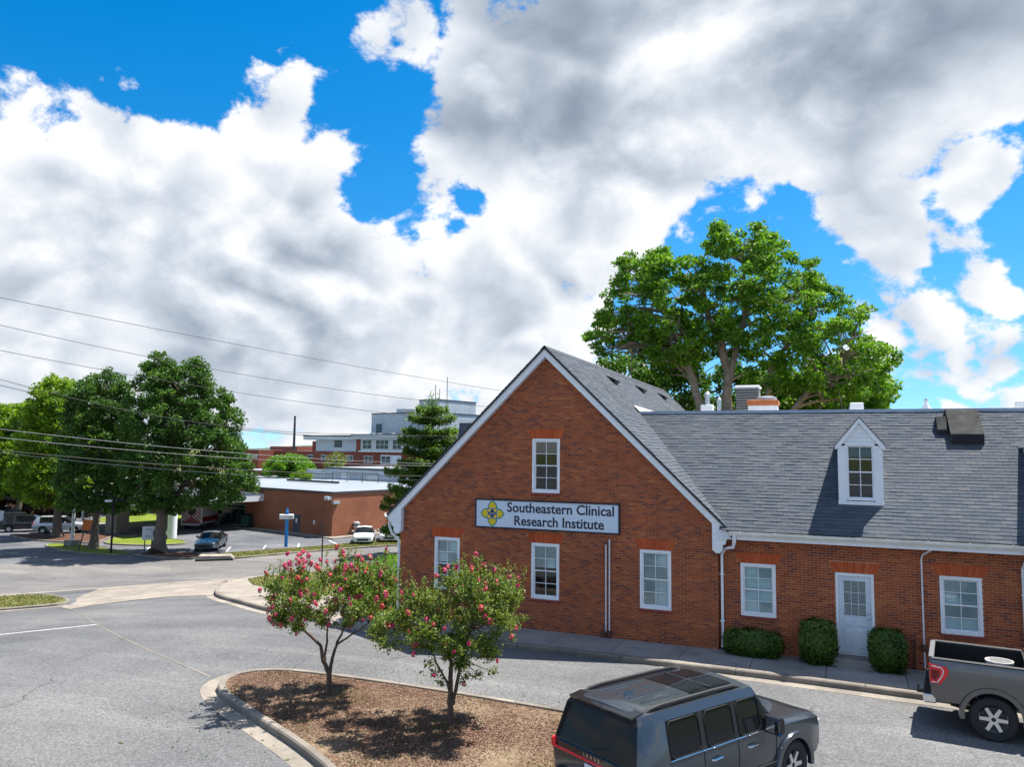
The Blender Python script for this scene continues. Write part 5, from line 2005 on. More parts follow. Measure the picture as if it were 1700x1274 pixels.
me_ = text_mesh('LEXUS', 0.075, 'lettering', bold=0.001, extrude=0.003, spacing=1.9)
xs = [v.co.x for v in me_.vertices]
for v in me_.vertices:
    x_, y_, z_ = v.co
    v.co = (-z_, -(x_ - (min(xs) + max(xs)) / 2) * 1.05, y_)
me_.materials.clear()
me_.materials.append(M['chrome'])
link('lettering', me_, gx, (-0.026, 0.0, 1.052))
mb = MB()
mb.bbox(-0.03, 0.0, -0.155, 0.155, 0.80, 0.955, 0.005)
pl = mb.build('number_plate', M['plate'], gx)
me_ = text_mesh('BPJ 4688', 0.09, 'characters', bold=0.002, extrude=0.001)
xs = [v.co.x for v in me_.vertices]
for v in me_.vertices:
    x_, y_, z_ = v.co
    v.co = (-z_, -(x_ - (min(xs) + max(xs)) / 2) * 0.62, y_)
me_.materials.clear()
me_.materials.append(M['black'])
link('characters', me_, pl, (-0.032, 0.0, 0.84))
mb = MB()
mb.tube([(0.035, 0.02, 1.20), (0.06, -0.28, 1.26), (0.065, -0.34, 1.265)], 0.012, 6)
mb.build('wiper', M['black'], gx)
mb = MB()
mb.bbox(-0.06, 0.16, -0.90, 0.90, 0.44, 0.66, 0.03)
mb.build('rear_bumper', M['black'], gx)
mb = MB()
mb.bbox(4.86, 4.94, -0.58, 0.58, 0.62, 0.96, 0.02)
mb.build('grille', M['black'], gx)

gx.scale = (0.955, 0.97, 0.99)
# ---- pickup truck by the kerb
tk = thing('pickup_truck', 'dark grey pickup truck with open bed parked at the kerb', 'pickup truck', (1.80, 19.27, 0.004), rad(-7))
tp = paint('truck_grey_paint', (0.135, 0.128, 0.125))
AX = 1.08


def bedside(s_):
    prof = [(0.86, 0.60), (0.93, 0.62), (0.955, 0.72), (0.968, 0.98), (0.962, 1.20), (0.948, 1.36), (0.925, 1.435), (0.89, 1.452), (0.80, 1.452), (0.80, 0.85), (0.86, 0.82)]
    n = len(prof)
    vs, fs = [], []
    xs_ = [0.0, 0.05, 0.5, AX, 1.5, 1.72]
    for i, x in enumerate(xs_):
        k = 0.03 if i == 0 else 0.0
        for (y, z) in prof:
            vs.append((x + (0.02 if (i == 0 and z > 1.4) else 0), s_ * (y - (k if y > 0.9 else 0)), z))
    for i in range(len(xs_) - 1):
        for j in range(n):
            fs.append((i * n + j, i * n + (j + 1) % n, (i + 1) * n + (j + 1) % n, (i + 1) * n + j))
    fs.append(tuple(range(n)))
    fs.append(tuple((len(xs_) - 1) * n + j for j in range(n))[::-1])
    me = bpy.data.meshes.new('bedside')
    me.from_pydata(vs, [], fs)
    me.materials.append(tp)
    me.materials.append(M['well'])
    bm = bmesh.new()
    bm.from_mesh(me)
    bmesh.ops.recalc_face_normals(bm, faces=bm.faces)
    bm.to_mesh(me)
    bm.free()
    ob = link('bedside_tmp', me)
    c = MB()
    N = 36
    c.prism([(AX + 0.50 * math.cos(2 * math.pi * k / N), 0.44 + 0.50 * math.sin(2 * math.pi * k / N)) for k in range(N)], -1.3, 1.3)
    co_ = c.build('cut_tmp', [tp, M['well']])
    co_.data.polygons.foreach_set('material_index', [1] * len(co_.data.polygons))
    md = ob.modifiers.new('b', 'BOOLEAN')
    md.operation = 'DIFFERENCE'
    md.solver = 'EXACT'
    md.object = co_
    dg = bpy.context.evaluated_depsgraph_get()
    m2 = bpy.data.meshes.new_from_object(ob.evaluated_get(dg))
    bpy.data.objects.remove(ob)
    bpy.data.objects.remove(co_)
    m2.polygons.foreach_set('use_smooth', [True] * len(m2.polygons))
    m2.set_sharp_from_angle(angle=0.6)
    o = link('bedside', m2, tk)
    fl = arch_flare(AX, 0.44, 0.495, 0.60, s_ * 0.93, s_ * 0.998)
    fl.build('fender_flare', tp, o, smooth=True, sharp=0.7)
    r = MB()
    r.bbox(0.03, 1.70, min(s_ * 0.80, s_ * 0.925), max(s_ * 0.80, s_ * 0.925), 1.448, 1.468, 0.006)
    r.build('rail_cap', mat('bed_rail_cap', (0.05, 0.05, 0.05), 0.5, var=0.1), o)
    # tail lamp wrapping the corner, with a pale light strip
    t = MB()
    P = [(0.0, 0.985), (0.17, 0.97), (0.30, 1.14), (0.335, 1.24), (0.30, 1.325), (0.0, 1.355)]
    t.prism(P, min(s_ * 0.93, s_ * 0.984), max(s_ * 0.93, s_ * 0.984))
    t.bbox(-0.015, 0.02, min(s_ * 0.79, s_ * 0.984), max(s_ * 0.79, s_ * 0.984), 0.985, 1.355, 0.01)
    tl = t.build('tail_light', M['red_lamp'], tk)
    w = MB()
    yy = s_ * 0.987
    w.tube([(0.02, yy, 1.325), (0.20, yy, 1.305), (0.24, yy, 1.24), (0.21, yy, 1.14), (0.12, yy, 1.0), (0.02, yy, 1.005)], 0.011, 6)
    w.build('light_strip', M['clear_lamp'], tl, smooth=True)
    dk_ = MB()
    dk_.prism([(0.02, 1.06), (0.10, 1.05), (0.16, 1.14), (0.17, 1.24), (0.02, 1.26)], min(s_ * 0.984, s_ * 0.988), max(s_ * 0.984, s_ * 0.988))
    dk_.build('lens_centre', mat('dark_red_lens', (0.16, 0.004, 0.006), 0.2, var=0.0), tl)


bedside(1)
bedside(-1)
mb = MB()
mb.bbox(-0.02, 0.05, -0.785, 0.785, 0.86, 1.452, 0.015)
mb.bbox(-0.035, -0.015, -0.70, 0.70, 0.98, 1.30, 0.008)
tg = mb.build('tailgate', tp, tk)
mb = MB()
mb.bbox(-0.03, 0.07, -0.80, 0.80, 1.445, 1.475, 0.008)
mb.build('tailgate_cap', mat('tailgate_cap', (0.12, 0.12, 0.125), 0.5, var=0.1), tg)
mb = MB()
mb.bbox(-0.045, -0.034, -0.13, 0.13, 1.30, 1.36, 0.004)
mb.build('latch', M['black'], tg)
mb = MB()
mb.box(0.05, 1.70, -0.795, 0.795, 0.80, 0.86)
for k in range(9):
    mb.box(0.07, 1.68, -0.72 + k * 0.17, -0.64 + k * 0.17, 0.86, 0.875)
mb.box(1.68, 1.72, -0.80, 0.80, 0.82, 1.46)
mb.box(0.55, 1.6, 0.60, 0.797, 0.86, 1.05)
mb.box(0.55, 1.6, -0.797, -0.60, 0.86, 1.05)
mb.box(0.05, 1.68, 0.792, 0.799, 0.86, 1.44)
mb.box(0.05, 1.68, -0.799, -0.792, 0.86, 1.44)
mb.build('bed_liner', M['black'], tk)
mb = MB()
mb.bbox(-0.14, 0.06, -0.93, 0.93, 0.60, 0.80, 0.025)
mb.build('rear_bumper', M['black'], tk)
for s_ in (-1, 1):
    mb = MB()
    mb.bbox(-0.15, 0.10, min(s_ * 0.62, s_ * 0.945), max(s_ * 0.62, s_ * 0.945), 0.56, 0.74, 0.025)
    mb.build('bumper_end', M['chrome'], tk)
mb = MB()
mb.box(-0.30, 0.1, -0.03, 0.03, 0.50, 0.56)
mb.tube([(-0.27, 0, 0.56), (-0.27, 0, 0.64)], [0.018, 0.02], 10)
mb.lathe([(0.012, 0.63), (0.028, 0.65), (0.028, 0.67), (0.012, 0.69)], 12, Matrix.Translation((-0.27, 0, 0)))
mb.bbox(-0.16, -0.10, -0.16, 0.16, 0.46, 0.58, 0.01)
mb.build('tow_hitch', M['dark_metal'], tk)
mb = MB()
mb.box(0.1, 5.2, -0.45, -0.33, 0.52, 0.64)
mb.box(0.1, 5.2, 0.33, 0.45, 0.52, 0.64)
mb.tube([(AX, -0.8, 0.42), (AX, 0.8, 0.42)], 0.06, 10)
mb.tube([(0.35, -0.55, 0.50), (0.55, -0.62, 0.48), (0.70, -0.62, 0.48)], 0.04, 8)
mb.build('chassis', M['dark_metal'], tk)
twm = wheel_meshes(0.42, 0.29, 0.262, 6)
add_wheels(tk, [(AX, -0.835, 0.42), (AX, 0.835, 0.42), (4.62, -0.835, 0.42), (4.62, 0.835, 0.42)], twm)


def six(x, y, z, dx=None):
    return [(x + (dx[i] if dx else 0), y[i], z[i]) for i in range(6)]


cy, cz = (0.90, 0.965, 0.975, 0.95, 0.79, 0.10), (0.55, 0.75, 1.10, 1.30, 1.86, 1.94)
stc = [six(1.78, cy, (0.55, 0.75, 1.10, 1.30, 1.84, 1.90), (0, 0, 0, 0.0, 0.16, 0.18)), six(2.02, cy, cz), six(2.85, cy, cz), six(2.95, cy, cz), six(3.65, cy, (0.55, 0.75, 1.10, 1.28, 1.85, 1.93)),
       six(4.35, (0.90, 0.965, 0.975, 0.95, 0.86, 0.10), (0.55, 0.75, 1.08, 1.24, 1.30, 1.33)), six(5.45, (0.90, 0.95, 0.95, 0.93, 0.84, 0.10), (0.55, 0.72, 1.05, 1.18, 1.23, 1.26)), six(5.65, (0.80, 0.88, 0.88, 0.86, 0.80, 0.10), (0.55, 0.72, 1.02, 1.12, 1.16, 1.18))]


def tk_m(i, e):
    if i == 'rear':
        return 1 if e == 3 else 0
    if i == 'front':
        return 0
    if e == 3 and i in (1, 3, 4):
        return 1
    if i == 4 and e in (4, 5):
        return 1
    return 0


shell(stc, tk_m, [(4.62, 0.42, 0.50, 0.6)], [tp, M['glass_car'], M['gloss_black'], M['well']], tk, ['cab', 'window', 'pillar_trim', 'wheel_well'])
for s_ in (-1, 1):
    for (dx_, hx) in ((2.90, 2.15), (3.95, 3.05)):
        mb = MB()
        mb.tube([(dx_, s_ * yy, zz) for yy, zz in ((0.93, 0.62), (0.968, 0.75), (0.978, 1.10), (0.953, 1.29))], 0.005, 5)
        mb.build('door_seam', M['black'], tk)
        mb = MB()
        mb.bbox(hx, hx + 0.22, s_ * 0.97 - 0.02, s_ * 0.97 + 0.02, 1.12, 1.155, 0.01)
        mb.build('door_handle', M['black'], tk)
    mb = MB()
    mb.bbox(3.70, 3.86, s_ * 1.13 - 0.12, s_ * 1.13 + 0.12, 1.26, 1.54, 0.03)
    mb.build('mirror', M['black'], tk)
    mb = MB()
    mb.bbox(5.40, 5.66, s_ * 0.77 - 0.12, s_ * 0.77 + 0.12, 0.90, 1.10, 0.02)
    mb.build('headlight', M['clear_lamp'], tk)
# white tub in the bed
mb = MB()
mb.lathe([(0.20, 0.0), (0.235, 0.52), (0.255, 0.53), (0.255, 0.565), (0.232, 0.565), (0.22, 0.52), (0.19, 0.25), (0.02, 0.24)], 26)
tub = mb.build('plastic_tub', mat('tub_plastic', (0.66, 0.63, 0.58), 0.5, var=0.1, scale=6), loc=(3.0, 18.86, 0.88), smooth=True)
tag(tub, 'round white plastic tub standing in the bed of the pickup truck', 'tub')


# ---- distant parked cars
def section_car(kind, root, pm):
    if kind == 'suv':
        a = (0.85, 0.90, 0.915, 0.885, 0.70, 0.10)
        b = (0.32, 0.55, 0.85, 1.02, 1.58, 1.66)
        S = [six(0, (0.74, 0.82, 0.84, 0.80, 0.62, 0.10), (0.36, 0.55, 0.85, 1.02, 1.50, 1.57), (0.1, 0, 0, 0.03, 0.30, 0.36)), six(0.22, a, (0.32, 0.55, 0.85, 1.02, 1.55, 1.62), (0, 0, 0, 0.03, 0.26, 0.3)), six(0.62, a, b), six(1.30, a, b), six(1.40, a, b), six(2.10, a, b), six(2.20, a, b), six(2.72, a, (0.32, 0.55, 0.85, 1.0, 1.55, 1.63)),
             six(3.35, (0.85, 0.90, 0.915, 0.88, 0.78, 0.10), (0.32, 0.55, 0.83, 0.98, 1.04, 1.08)), six(4.10, (0.85, 0.90, 0.90, 0.85, 0.74, 0.10), (0.34, 0.55, 0.80, 0.90, 0.96, 0.99)), six(4.52, (0.70, 0.78, 0.76, 0.72, 0.62, 0.10), (0.36, 0.52, 0.72, 0.80, 0.83, 0.84))]
        g = {3: (2, 4, 6, 7), 'ws': 7, 'rear': 3}
        ax, r, L = (0.92, 3.60), 0.345, 4.52
    else:
        a = (0.84, 0.89, 0.90, 0.87, 0.66, 0.10)
        S = [six(0, (0.72, 0.80, 0.82, 0.78, 0.70, 0.10), (0.34, 0.52, 0.75, 0.93, 0.97, 0.98), (0.1, 0, 0, 0, 0.05, 0.05)), six(0.18, a, (0.28, 0.5, 0.76, 0.95, 1.01, 1.03)), six(0.70, (0.84, 0.89, 0.90, 0.87, 0.76, 0.10), (0.28, 0.5, 0.76, 0.95, 1.03, 1.05)),
             six(1.40, a, (0.28, 0.5, 0.76, 0.94, 1.36, 1.42)), six(2.05, a, (0.28, 0.5, 0.76, 0.94, 1.39, 1.45)), six(2.13, a, (0.28, 0.5, 0.76, 0.94, 1.39, 1.45)), six(2.70, a, (0.28, 0.5, 0.76, 0.92, 1.36, 1.42)),
             six(3.45, (0.84, 0.89, 0.90, 0.86, 0.76, 0.10), (0.28, 0.5, 0.75, 0.90, 0.95, 0.99)), six(4.20, (0.84, 0.88, 0.88, 0.82, 0.70, 0.10), (0.30, 0.5, 0.70, 0.80, 0.85, 0.88)), six(4.72, (0.66, 0.74, 0.72, 0.66, 0.56, 0.10), (0.32, 0.46, 0.60, 0.68, 0.71, 0.72))]
        g = {3: (2, 3, 5, 6), 'ws': 6, 'rear': -1}
        ax, r, L = (0.95, 3.72), 0.32, 4.72

    def mf(i, e):
        if i == 'rear':
            return 1 if (kind == 'suv' and e == 3) else 0
        if i == 'front':
            return 0
        if e == 3 and i in g[3]:
            return 1
        if e == 3 and kind == 'suv' and i in (3, 5):
            return 2
        if i == g['ws'] and e in (4, 5):
            return 1
        if kind != 'suv' and i == 2 and e in (4, 5):
            return 1
        return 0
    shell(S, mf, [(ax[0], r, r + 0.06, 0.55), (ax[1], r, r + 0.06, 0.55)], [pm, M['glass_car'], M['gloss_black'], M['well']], root, ['body', 'window', 'pillar_trim', 'wheel_well'])
    add_wheels(root, [(x_, s_ * 0.79, r) for x_ in ax for s_ in (-1, 1)], wheel_meshes(r, 0.21, r * 0.66, 5))
    for s_ in (-1, 1):
        zt = 0.92 if kind == 'suv' else 0.82
        mb = MB()
        mb.bbox(-0.01, 0.30, s_ * 0.77 - 0.10, s_ * 0.77 + 0.10, zt, zt + 0.14, 0.02)
        mb.build('tail_light', M['red_lamp'], root)
        mb = MB()
        hz = 0.72 if kind == 'suv' else 0.62
        mb.bbox(L - 0.42, L - 0.05, s_ * 0.66 - 0.12, s_ * 0.66 + 0.12, hz, hz + 0.12, 0.02)
        mb.build('headlight', M['clear_lamp'], root)
        mb = MB()
        mx_ = 2.75 if kind == 'suv' else 2.8
        mb.bbox(mx_, mx_ + 0.14, s_ * 0.99 - 0.1, s_ * 0.99 + 0.1, 0.98, 1.13, 0.025)
        mb.build('mirror', pm, root)
        for hx in ((1.45, 2.28) if kind == 'suv' else (1.3, 2.2)):
            mb = MB()
            mb.bbox(hx, hx + 0.18, s_ * 0.905 - 0.02, s_ * 0.905 + 0.02, 0.86, 0.89, 0.008)
            mb.build('door_handle', pm, root)
        mb = MB()
        dx_ = 1.35 if kind == 'suv' else 2.09
        mb.tube([(dx_, s_ * 0.86, 0.36), (dx_, s_ * 0.902, 0.55), (dx_, s_ * 0.917, 0.85), (dx_, s_ * 0.887, 1.0)], 0.006, 4)
        mb.build('door_seam', M['black'], root)
    mb = MB()
    mb.bbox(L - 0.10, L + 0.01, -0.5, 0.5, 0.40, 0.58, 0.02)
    mb.build('grille', M['black'], root)
    mb = MB()
    mb.bbox(-0.02, 0.03, -0.26, 0.26, 0.66 if kind == 'suv' else 0.70, 0.78 if kind == 'suv' else 0.82, 0.008)
    mb.build('number_plate', M['plate'], root)


def far_car(kind, label, rgb, loc, ang, metal=0.4, cat='car', group=None):
    t = thing('parked_car', label, cat, loc, rad(ang), group)
    section_car(kind, t, paint('car_paint', rgb, metal))
    return t


Z0 = -2.8 + 0.006
far_car('suv', 'silver SUV parked behind the mulch bed on the left', (0.50, 0.53, 0.55), (-70.9, 50.6, Z0), 39)
far_car('suv', 'dark SUV with red tail lights left of the silver SUV', (0.02, 0.022, 0.026), (-74.6, 49.6, Z0), 50)
far_car('suv', 'black SUV with pale roof at the left edge of the hospital lot', (0.03, 0.04, 0.055), (-77.6, 51.0, Z0), 50)
far_car('suv', 'blue grey car half out of frame behind the black SUVs', (0.10, 0.16, 0.22), (-81.2, 53.0, Z0), 50)
far_car('sedan', 'dark teal sedan facing the road beside the tree bed', (0.06, 0.10, 0.115), (-49.3, 51.8, Z0), -59)
far_car('sedan', 'white sedan by the hospital lot verge, nearer the blue post', (0.72, 0.74, 0.76), (-40.6, 61.4, Z0), -60, 0.0)
far_car('sedan', 'white sedan by the hospital lot verge, nearer the gable', (0.70, 0.72, 0.74), (-39.3, 63.6, Z0), -60, 0.0)

# ================================================================== hospital and other far things
E1, E2 = V((HOSP[0], HOSP[1], 0)), V((HOSP2[0], HOSP2[1], 0))
M['fbrick'] = mat_farbrick('annex_brick', ((0.235, 0.058, 0.030), (0.32, 0.085, 0.038), (0.38, 0.20, 0.12)), (0.97, -0.26))
M['fbrick2'] = mat_farbrick('annex_brick_side', ((0.235, 0.058, 0.030), (0.32, 0.085, 0.038), (0.38, 0.20, 0.12)), (0.26, 0.97))
M['hbrick'] = mat('hospital_brick', (0.235, 0.062, 0.036), 0.9, var=0.15, scale=0.5, fine=0.15, fscale=6)
M['sidingA'] = mat_siding('hospital_siding', (0.52, 0.58, 0.64), 0.55, (-0.966, 0.26))
M['sidingB'] = mat_siding('hospital_siding_side', (0.52, 0.58, 0.64), 0.55, (0.26, 0.966))
M['white_roof'] = mat('white_membrane', (0.22, 0.25, 0.28), 0.7, var=0.12, scale=0.3)
M['cap'] = mat('dark_coping', (0.045, 0.048, 0.055), 0.6, var=0.1)
M['far_glass'] = mat('far_window_glass', (0.02, 0.05, 0.06), 0.12, var=0.0, spec=0.45)
M['panel'] = mat('hospital_panel', (0.50, 0.54, 0.56), 0.6, var=0.08, scale=0.4)


class Blk:
    """rectangular building blocks in a frame: u to the left along the front, w into the depth, z up"""
    def __init__(s, root, P):
        s.root, s.P = root, V(P)

    def pt(s, u, w, z):
        return s.P + E1 * u + E2 * w + V((0, 0, z))

    def mesh(s, u0, u1, w0, w1, z0, z1, mb=None, mi=None):
        mb = mb or MB()
        p = [s.pt(u, w, z) for z in (z0, z1) for (u, w) in ((u0, w0), (u1, w0), (u1, w1), (u0, w1))]
        off = V(s.root.location)
        p = [tuple(q - off) for q in p]
        fs = [(0, 3, 2, 1), (4, 5, 6, 7), (0, 1, 5, 4), (1, 2, 6, 5), (2, 3, 7, 6), (3, 0, 4, 7)]
        for k, f in enumerate(fs):
            mb.add([p[i] for i in f], [(0, 1, 2, 3)], (mi[k] if mi else 0))
        return mb

    def block(s, name, u0, u1, w0, w1, z0, z1, mats, mi=None, parent=None):
        return s.mesh(u0, u1, w0, w1, z0, z1, None, mi).build(name, mats, parent or s.root)

    def win(s, u0, u1, z0, z1, w=0.0, cols=2, rows=2, frame='white_paint', parent=None, fr=0.09):
        """u0 > u1 (left to right as seen); frame, bars, panes as sub-parts"""
        a, b = min(u0, u1), max(u0, u1)
        f = MB()
        s.mesh(a, a + fr, w - 0.05, w + 0.03, z0, z1, f)
        s.mesh(b - fr, b, w - 0.05, w + 0.03, z0, z1, f)
        s.mesh(a + fr, b - fr, w - 0.05, w + 0.03, z1 - fr, z1, f)
        s.mesh(a + fr, b - fr, w - 0.07, w + 0.03, z0, z0 + fr, f)
        for k in range(1, cols):
            c = a + fr + (b - a - 2 * fr) * k / cols
            s.mesh(c - 0.04, c + 0.04, w - 0.04, w + 0.02, z0 + fr, z1 - fr, f)
        for k in range(1, rows):
            c = z0 + fr + (z1 - z0 - 2 * fr) * k / rows
            s.mesh(a + fr, b - fr, w - 0.035, w + 0.02, c - 0.035, c + 0.035, f)
        o = f.build('window', M[frame], parent or s.root)
        iw, ih = (b - a - 2 * fr) / cols, (z1 - z0 - 2 * fr) / rows
        for i in range(cols):
            for j in range(rows):
                g = s.mesh(a + fr + i * iw, a + fr + (i + 1) * iw, w - 0.012, w + 0.012, z0 + fr + j * ih, z0 + fr + (j + 1) * ih)
                g.build('pane', M['far_glass'], o)
        return o


# ---- brick annex across the road
ann = thing('brick_annex', 'low brown brick hospital annex with flat white roof across the road', 'building', (-44.3, 61.2, -2.8))
A = Blk(ann, (-44.3, 61.2, 0))
BR = [M['fbrick'], M['fbrick2'], M['white_roof'], M['cap']]
A.block('wall', 0, 27, 0, 30, -2.8, 1.30, BR, [2, 2, 0, 1, 0, 1])
A.block('roof_deck', 0.4, 26.6, 0.4, 29.6, 1.28, 1.34, M['white_roof'])
for nm, a in (('coping', (-0.08, 27.08, -0.08, 0.35)), ('coping', (-0.08, 0.35, 0.352, 30)), ('coping', (0.352, 27, 29.6, 30))):
    A.block(nm, a[0], a[1], a[2], a[3], 1.302, 1.48, M['cap'])
d = A.block('door', 4.95, 5.95, -0.06, 0.02, -2.72, -0.95, mat('annex_door', (0.06, 0.07, 0.10), 0.5, var=0.1))
A.block('notice', 5.3, 5.55, -0.075, -0.06, -1.75, -1.35, M['white_paint'], parent=d)
A.block('handle', 5.05, 5.12, -0.12, -0.06, -1.9, -1.82, M['steel'], parent=d)
A.block('card_reader', 2.55, 2.75, -0.08, 0.0, -1.75, -1.35, M['white_paint'])
A.block('flood_lamp', 0.15, 0.75, -0.45, 0.0, 0.72, 1.05, M['white_paint'])
A.block('flood_lamp', -0.35, 0.05, -0.1, 0.6, 0.35, 0.62, M['steel'])
# glazed entrance under the canopy
e = A.block('entrance_frame', 14.2, 19.4, -0.08, 0.02, -2.7, -0.5, M['steel'])
for k in range(4):
    A.block('glass_door', 14.35 + k * 1.26, 15.5 + k * 1.26, -0.11, -0.08, -2.62, -0.95, M['far_glass'], parent=e)
    A.block('transom', 14.35 + k * 1.26, 15.5 + k * 1.26, -0.11, -0.08, -0.88, -0.58, M['far_glass'], parent=e)
A.block('doorway', 20.4, 22.6, -0.05, 0.02, -2.7, -0.6, M['cap'])
# wall exhaust on the lit side
mb = MB()
o_ = V(ann.location)
c0 = V((-44.3, 61.2, 0)) + E2 * 2.7
for k, (r_, z_) in enumerate(((0.30, -1.75), (0.34, -2.05))):
    p = c0 - E1 * 0.35 + V((0, 0, z_)) - o_
    mb.lathe([(0.28, 0), (0.36, 0.05), (0.36, 0.2), (0.15, 0.3)], 12, Matrix.Translation(p))
mb.tube([c0 + V((0, 0, -2.2)) - o_ - E1 * 0.35, c0 + V((0, 0, -1.7)) - o_ - E1 * 0.35, c0 + V((0, 0, -1.6)) - o_], 0.12, 8)
mb.build('wall_exhaust', M['steel'], ann, smooth=True)
# canopy over the entrance and its round column
cp = A.block('canopy', 11.2, 26.5, -12.2, 0.0, 0.14, 0.42, M['white_paint'])
A.block('fascia', 11.1, 11.2, -12.3, 0.0, 0.08, 0.86, M['white_paint'], parent=cp)
A.block('fascia', 11.1, 26.6, -12.3, -12.2, 0.08, 0.86, M['white_paint'], parent=cp)
A.block('fascia_edge', 11.06, 26.6, -12.34, 0.0, 0.862, 0.92, M['cap'], parent=cp)
mb = MB()
mb.lathe([(0.50, -2.7), (0.50, 0.14)], 20, Matrix.Translation(V((-56.1, 53.1, 0)) - o_))
mb.build('column', M['white_paint'], ann, smooth=True)
mb = MB()
mb.lathe([(0.50, -2.7), (0.50, 0.14)], 20, Matrix.Translation(V((-65.3, 55.2, 0)) - o_))
mb.build('column', M['white_paint'], ann, smooth=True)
# sheds and pipes on the annex roof
SH = [M['sidingA'], M['sidingB'], M['white_roof']]
A.block('roof_shed', 13, 29.2, 22, 34, 1.3, 2.75, SH, [2, 2, 0, 1, 0, 1])
A.block('shed_coping', 12.9, 29.3, 21.9, 34.1, 2.752, 2.95, M['cap'])
A.block('shed_roof', 13.3, 28.9, 22.3, 33.7, 2.95, 3.0, M['white_roof'])
A.block('shed_louvre', 18.0, 20.2, 21.93, 22.0, 1.35, 2.1, M['steel'])
A.block('shed_door', 23.8, 25.4, 21.93, 22.0, 1.32, 2.3, M['white_paint'])
A.block('roof_wall', 31, 46, 26, 27, 1.0, 2.4, SH, [2, 2, 0, 1, 0, 1])
A.block('low_roof', 27, 50, 4, 30, -2.8, 1.0, [M['fbrick'], M['white_roof']], [1, 1, 0, 0, 0, 0])
for k in range(4):
    A.block('railing_post', 12.5 + k * 2.9, 12.56 + k * 2.9, 17.0, 17.06, 1.34, 2.6, M['dark_metal'])
A.block('railing', 12.5, 21.3, 17.0, 17.05, 2.5, 2.58, M['dark_metal'])
A.block('duct', 24.5, 25.3, 6.5, 7.2, 1.34, 2.35, M['steel'])
A.block('duct', 22.9, 24.5, 6.5, 7.0, 1.75, 2.05, M['steel'])
A.block('pipe_run', 14, 24, 12.0, 12.25, 1.45, 1.7, M['dark_metal'])

# ---- hospital block
QP = (-74.84, 131.76, 0)
hos = thing('hospital', 'brick and grey panel hospital block with tall metal clad penthouse', 'building', (-74.84, 131.76, -3.0))
H = Blk(hos, QP)
HB = [M['hbrick'], M['white_roof']]
H.block('brick_storey', -30, 33.7, 0.0, 40, -3.0, 4.95, HB, [1, 1, 0, 0, 0, 0])
H.block('brick_storey', 33.7, 62, 1.5, 40, -3.0, 4.95, HB, [1, 1, 0, 0, 0, 0])
# upper floor: pale panels on the left, glazed white on the right, brick pier between
H.block('upper_floor', 18.8, 33.2, 0.3, 38, 4.952, 7.45, [M['sidingA'], M['panel']], [1, 1, 0, 1, 1, 1])
H.block('upper_floor', -30, 17.6, -0.3, 38, 5.1, 7.6, M['panel'])
H.block('pier', 17.6, 18.8, -0.45, 1.0, 4.953, 7.6, M['hbrick'])
H.block('sill_band', -30, 18.0, -0.5, 0.0, 4.955, 5.2, M['white_paint'])
r_ = H.block('roof_slab', 18.6, 35.8, -1.2, 39, 7.46, 8.25, M['panel'])
H.block('coping', 18.55, 35.9, -1.3, 39, 8.252, 8.45, M['cap'], parent=r_)
r_ = H.block('roof_slab', -30, 19.4, -1.4, 39, 7.61, 8.45, M['panel'])
H.block('coping', -30.1, 19.5, -1.5, 39, 8.452, 8.65, M['cap'], parent=r_)
H.block('brick_tower', 33.3, 36.7, 2.0, 8, 4.96, 7.2, HB, [1, 1, 0, 0, 0, 0])
H.win(26.8, 24.3, 5.85, 7.35, 0.28, 2, 1, 'dark_metal')
H.win(17.0, 14.1, 5.5, 7.5, -0.32, 2, 2)
H.win(12.9, 9.0, 5.5, 7.5, -0.32, 3, 2)
H.win(7.9, 5.3, 5.5, 7.5, -0.32, 2, 2)
H.win(35.2, 33.9, 5.6, 6.7, 1.98, 1, 1)
for (a, b) in ((30.75, 29.2), (27.05, 25.5)):
    H.win(a, b, 2.9, 4.2, -0.02, 1, 2)
H.win(22.45, 20.2, 2.85, 4.15, -0.02, 2, 2)
H.win(16.7, 14.1, 2.65, 4.1, -0.02, 2, 2)
H.win(11.4, 8.6, 2.65, 4.2, -0.08, 2, 2)
H.win(37.5, 34.4, 3.2, 4.1, 1.48, 2, 1)
H.block('wall_panel', 5.6, 11.6, -0.06, 0.0, 2.5, 4.35, M['white_paint'])
TW = [M['sidingA'], M['sidingB'], M['white_roof']]
H.block('penthouse', 1.0, 18.1, 3.0, 24, 8.45, 13.0, TW, [2, 2, 0, 1, 0, 1])
H.block('coping', 0.9, 18.2, 2.9, 24.1, 13.002, 13.2, M['cap'])
H.block('lift_tower', 1.6, 6.9, 6.0, 18, 13.2, 15.75, TW, [2, 2, 0, 1, 0, 1])
H.block('coping', 1.5, 7.0, 5.9, 18.1, 15.752, 15.95, M['cap'])
H.block('window', 16.5, 14.8, 2.93, 3.0, 8.9, 10.9, M['far_glass'])
H.block('roof_unit', 10.6, 12.6, 5, 7, 13.0, 14.1, M['steel'])
H.block('roof_unit', 8.2, 8.9, 5, 6, 13.0, 14.0, M['steel'])
for (u, z) in ((4.2, 19.2), (0.9, 20.6), (3.0, 18.2)):
    mb = MB()
    p = H.pt(u, 8, 13.1) - V(hos.location)
    mb.tube([p, p + V((0, 0, z - 13.1))], 0.07, 5)
    mb.build('antenna', M['dark_metal'], hos)
for k, u in enumerate((13.5, 11.6, 7.6, 4.6)):
    H.block('skylight', u, u + 0.7, -0.8, 0.2, 8.45, 8.85, M['white_paint'])
